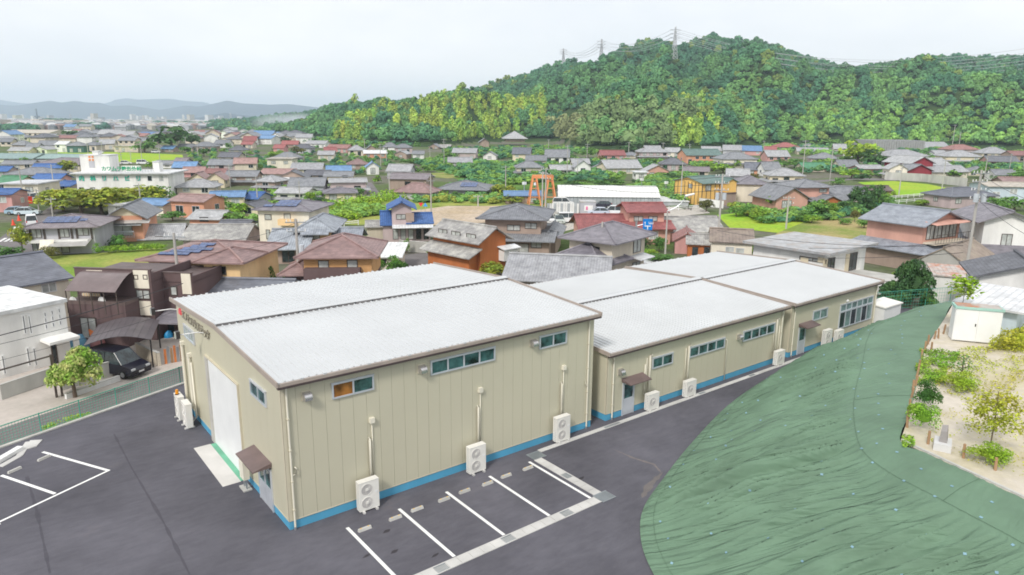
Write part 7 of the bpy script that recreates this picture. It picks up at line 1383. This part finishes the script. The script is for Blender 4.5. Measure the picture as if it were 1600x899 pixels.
# ================= VEHICLES =================
M_tyre = mat('tyre', (.02, .02, .02), .8); M_hl = mat('headlight', (.7, .72, .72), .1, spec=.8); M_tl = mat('tail_light', (.5, .02, .02), .3)
def car(P, ang, col, kind, label, Ls=None):
    """x is forward. profile swept across the width with a tapered greenhouse"""
    van = kind == 'van'; L_ = Ls or (4.6 if van else 4.2); W_ = 1.75; Hh = 1.85 if van else 1.48
    r = thing('parked_car', label, 'van' if van else 'car', P, ang); pm_ = mat('car_paint_'+'_'.join('%02d' % int(c*99) for c in col), col, .25, spec=.6, amt=.03)
    h0, hb = .28, (.95 if van else .85); f = L_/2
    low = [(-f, h0), (-f-.04, .6), (-f+.02, hb+.05), (f*.45 if not van else f*.62, hb+.05), (f-.12, hb-.16 if not van else hb-.12), (f, .62), (f-.04, h0)]
    top = [(-f+.05, hb+.04), (-f+.22 if van else -f+.75, Hh-.04), (-f*.2, Hh), (f*.25 if van else f*.12, Hh-.03), (f*.60 if van else f*.50, hb+.04)]
    def sweep(prof, w0, w1, name, m, z0=None):
        q = MB(); zz = [p[1] for p in prof]; a_, b2 = min(zz), max(zz); g = lambda z: (w0+(w1-w0)*(z-a_)/(b2-a_))/2
        A = [(x, -g(z), z) for x, z in prof]; B = [(x, g(z), z) for x, z in prof]; q.face(A); q.face(B[::-1])
        for k in range(len(prof)): j = (k+1) % len(prof); q.face([A[k], B[k], B[j], A[j]])
        o = q.build(name, m, r); bv = o.modifiers.new('b', 'BEVEL'); bv.width = .06; bv.segments = 2; bv.limit_method = 'ANGLE'; return o
    sweep(low, W_, W_*.96, 'body', pm_); sweep(top, W_*.93, W_*.74, 'windows', M_glass)
    rp = [(top[1][0]+.02, Hh-.02), (-f*.2, Hh+.025), (top[3][0], Hh-.005), (top[3][0]-.02, Hh-.06), (top[1][0]+.05, Hh-.07)]; q = MB(); A = [(x, -W_*.385, z) for x, z in rp]; B = [(x, W_*.385, z) for x, z in rp]; q.face(A); q.face(B[::-1])
    for k in range(5): j = (k+1) % 5; q.face([A[k], B[k], B[j], A[j]])
    q.build('roof', pm_, r); q = MB()
    for s_ in (-1, 1):
        for (x0, x1) in ((top[0][0], top[1][0]), (-f*.15, -f*.15), (top[4][0], top[3][0])): q.tube([(x0, s_*W_*.465, hb+.04), (x1, s_*W_*.375, Hh-.05)], .035, 4)
    q.build('pillars', pm_, r)
    for x in (-f*.62, f*.62):
        for s_ in (-1, 1): t = MB().tube([(x, s_*(W_/2-.18), .31), (x, s_*(W_/2+.01), .31)], .31, 14).build('wheel', M_tyre, r); MB().tube([(x, s_*(W_/2), .31), (x, s_*(W_/2+.02), .31)], .19, 10).build('rim', M_steel, t)
    for s_ in (-1, 1): MB().box(f-.16, f-.02, s_*.62-.17, s_*.62+.17, .62, .78).build('headlight', M_hl, r); MB().box(-f-.03, -f+.05, s_*.72-.08, s_*.72+.08, .7, 1.0).build('tail_light', M_tl, r)
    MB().box(f-.02, f+.015, -.22, .22, .42, .54).build('number_plate', M_white, r); MB().box(f-.05, f+.005, -.5, .5, .5, .62).build('grille', M_darkm, r); MB().box(f-.3, f-.0, -.8, .8, .26, .4).build('bumper', pm_, r); return r
P = at(186, 583, -.94); car(P, R(-58), (.012, .012, .022), 'van', 'black minivan with clear headlights parked under the carport', 4.4)
AN = YAW-pi/2
for x, y, a, c, k, l_ in ((633, 361, 180, (.78, .78, .78), 'van', 'white boxy van parked right of the blue-roofed house'), (33, 374, 125, (.80, .80, .80), 'van', 'white van on the road just above the crosswalk'), (50, 352, 125, (.78, .78, .78), 'van', 'white van farther up the same road'), (30, 335, 10, (.35, .50, .62), 'car', 'pale blue car in the yard beyond the road'), (45, 336, 10, (.6, .7, .75), 'car', 'light small car right of the pale blue one'), (62, 314, 60, (.78, .78, .78), 'van', 'white vehicle parked by the ribbed cream hall'),
    (858, 348, -80, (.75, .75, .75), 'car', 'white car with dark window, leftmost in the gravel yard'), (873, 349, -85, (.42, .46, .42), 'car', 'grey-green car in the gravel yard'), (890, 348, 5, (.8, .8, .8), 'van', 'white car rightmost in the gravel yard'), (940, 325, 175, (.03, .03, .05), 'car', 'dark navy car before the greenhouse'), (958, 336, 170, (.7, .72, .75), 'van', 'white truck-like van behind the red roof'), (934, 336, 180, (.5, .55, .65), 'car', 'blue-grey loader vehicle beside the container'), (197, 257, 20, (.7, .7, .7), 'car', 'white car parked behind the clinic roof'), (224, 257, 10, (.8, .8, .8), 'van', 'white van behind the clinic, right of the other car'), (880, 322, 0, (.8, .8, .8), 'van', 'white box vehicle behind the screen panels'), (155, 240, 10, (.75, .75, .75), 'car', 'small white car by the far beige building'), (244, 239, 10, (.75, .75, .75), 'car', 'white car on the lane beyond the rice field')):
    car(at(x, y, -.95), AN+R(a), c, k, l_)
for x, y in ((21, 352), (30, 345)):
    cn = thing('traffic_cone', 'orange traffic cone beside the road, '+('nearer one' if x == 21 else 'farther one'), 'cone', at(x, y)); MB().tube([(0, 0, .05), (0, 0, 1.0)], .28, 8, .06).build('cone', mat('cone_red', (.85, .08, .03), .5), cn); MB().box(-.35, .35, -.35, .35, 0, .05).build('base', mat('cone_red', (0, 0, 0)), cn)
rb = thing('red_machine', 'small red machine box at the kerb by the ribbed hall', 'box', at(44, 318)); MB().box(-.8, .8, -.5, .5, 0, 1.3).build('casing', mat('box_red', (.75, .05, .02), .5), rb); MB().box(-.9, .9, -.6, .6, 1.3, 1.4).build('lid', mat('box_red', (0, 0, 0)), rb)
# white guard rail, stone wall, roadside fences
def rail(label, pts, h=.9, m=M_white, z=-1.0, name='guard_rail', step=2.5):
    P = [at(x, y, z) for x, y in pts]; r = thing(name, label, 'guard rail', P[0])
    for a, b_ in zip(P[:-1], P[1:]):
        d = b_-a; n = max(1, int(d.length/step))
        for k in range(n+1): p = a+d*(k/n)-P[0]; MB().box(p.x-.06, p.x+.06, p.y-.06, p.y+.06, 0, h).build('post', m, r)
        for zz in (.5, .85): MB().tube([a-P[0]+Vector((0, 0, h*zz)), b_-P[0]+Vector((0, 0, h*zz))], .07, 5).build('rail', m, r)
rail('white guard rail along the road in front of the greenhouse walls', [(1045, 330), (1075, 328), (1095, 326)]); rail('long low white railing across the field on the right', [(1392, 320), (1440, 316), (1486, 310)], 1.0); rail('white roadside rail above the grey tiled house', [(385, 362), (402, 358)]); rail('white rail between grey tiled house and meadow', [(515, 356), (560, 352)]); rail('upper pale railing beside the rice field', [(1380, 313), (1480, 304)], .9)
lowwall('pale retaining wall under the yellow panelled house', [(1078, 318), (1098, 322), (1130, 326)], 1.6, wmat('white')); lowwall('long grey concrete retaining wall behind the bright rice field', [(1382, 281), (1440, 284), (1510, 292)], 2.4); lowwall('dark stone wall below the blue-roofed house garden', [(625, 392), (668, 396)], 1.5, wmat('concrete'), .3, True)
lowwall('brown fence boards between grey tiled house and annexe', [(560, 388), (608, 392)], 1.0, wmat('brown'), .08, False)
lowwall('grey wall strip beyond the gravel yard', [(905, 345), (860, 338)], 1.0)
# drawbridge-like white channel pieces at the left fence end
cg = thing('channel_gutter', 'pale concrete drain inlet with white plastic cover at the left fence end', 'drain', (0, 0, 0)); a, b_, c_, d_ = [at(x, y, .03) for x, y in ((0, 729), (30, 712), (45, 690), (66, 686))]
for u, v_ in ((a, b_), (b_, c_)):
    q = MB(); d = (v_-u).normalized(); n_ = Vector((-d.y, d.x, 0))*.16; q.slab([u-n_, v_-n_, v_+n_, u+n_], .12); q.build('edge', M_slab, cg)
q = MB(); q.slab([at(40, 702, .05), at(57, 697, .05), at(66, 687, .05), at(47, 688, .05)], .08); q.build('inlet_cover', M_slab, cg); u, v_ = at(-6, 719, .2), at(32, 697, .2); d = (v_-u).normalized(); n_ = Vector((-d.y, d.x, 0))*.17; q = MB(); q.slab([u-n_, v_-n_, v_+n_, u+n_], .2); q.build('plastic_cover', M_white, cg)
# smoke drifting at the foot of the hill
def vol(name, loc, sc, dens, col=(.9, .92, 1)):
    m = bpy.data.materials.new(name); m.use_nodes = True; t = m.node_tree; t.nodes.remove(t.nodes['Principled BSDF']); p = t.nodes.new('ShaderNodeVolumePrincipled'); p.inputs['Color'].default_value = (*col, 1); p.inputs['Density'].default_value = dens; t.links.new(p.outputs[0], t.nodes['Material Output'].inputs['Volume']); return m, p, t
pc = far(460, 196, 900); m, p, t = vol('smoke', 0, 0, 0); q = MB().box(-60, 60, -25, 25, -10, 16); o = q.build('smoke', m, None, kind='stuff'); o.location = pc; o.rotation_euler.z = YAW-pi/2
tc = t.nodes.new('ShaderNodeTexCoord'); mp2 = t.nodes.new('ShaderNodeMapping'); gr = t.nodes.new('ShaderNodeTexGradient'); gr.gradient_type = 'SPHERICAL'; t.links.new(tc.outputs['Object'], mp2.inputs[0]); mp2.inputs['Scale'].default_value = (1/58, 1/24, 1/14); mp2.inputs['Location'].default_value = (0, 0, -.15); t.links.new(mp2.outputs[0], gr.inputs[0])
n5 = t.nodes.new('ShaderNodeTexNoise'); n5.inputs['Scale'].default_value = .06; n5.inputs['Detail'].default_value = 4; t.links.new(tc.outputs['Object'], n5.inputs[0]); ma = t.nodes.new('ShaderNodeMath'); ma.operation = 'MULTIPLY'; t.links.new(gr.outputs['Fac'], ma.inputs[0]); t.links.new(n5.outputs[0], ma.inputs[1]); mb2 = t.nodes.new('ShaderNodeMath'); mb2.operation = 'MULTIPLY'; mb2.inputs[1].default_value = .16; t.links.new(ma.outputs[0], mb2.inputs[0]); t.links.new(mb2.outputs[0], p.inputs['Density'])
# ================= HAZE =================
HAZE = 0.00015
m, p, t = vol('haze', 0, 0, HAZE, (.72, .85, 1.0)); q = MB().box(-11300, 11300, -11300, 11300, -24, 310); q.build('haze', m, None, kind='stuff')
finish_labels()
print('objects', len(S.objects), 'meshes', len(bpy.data.meshes))
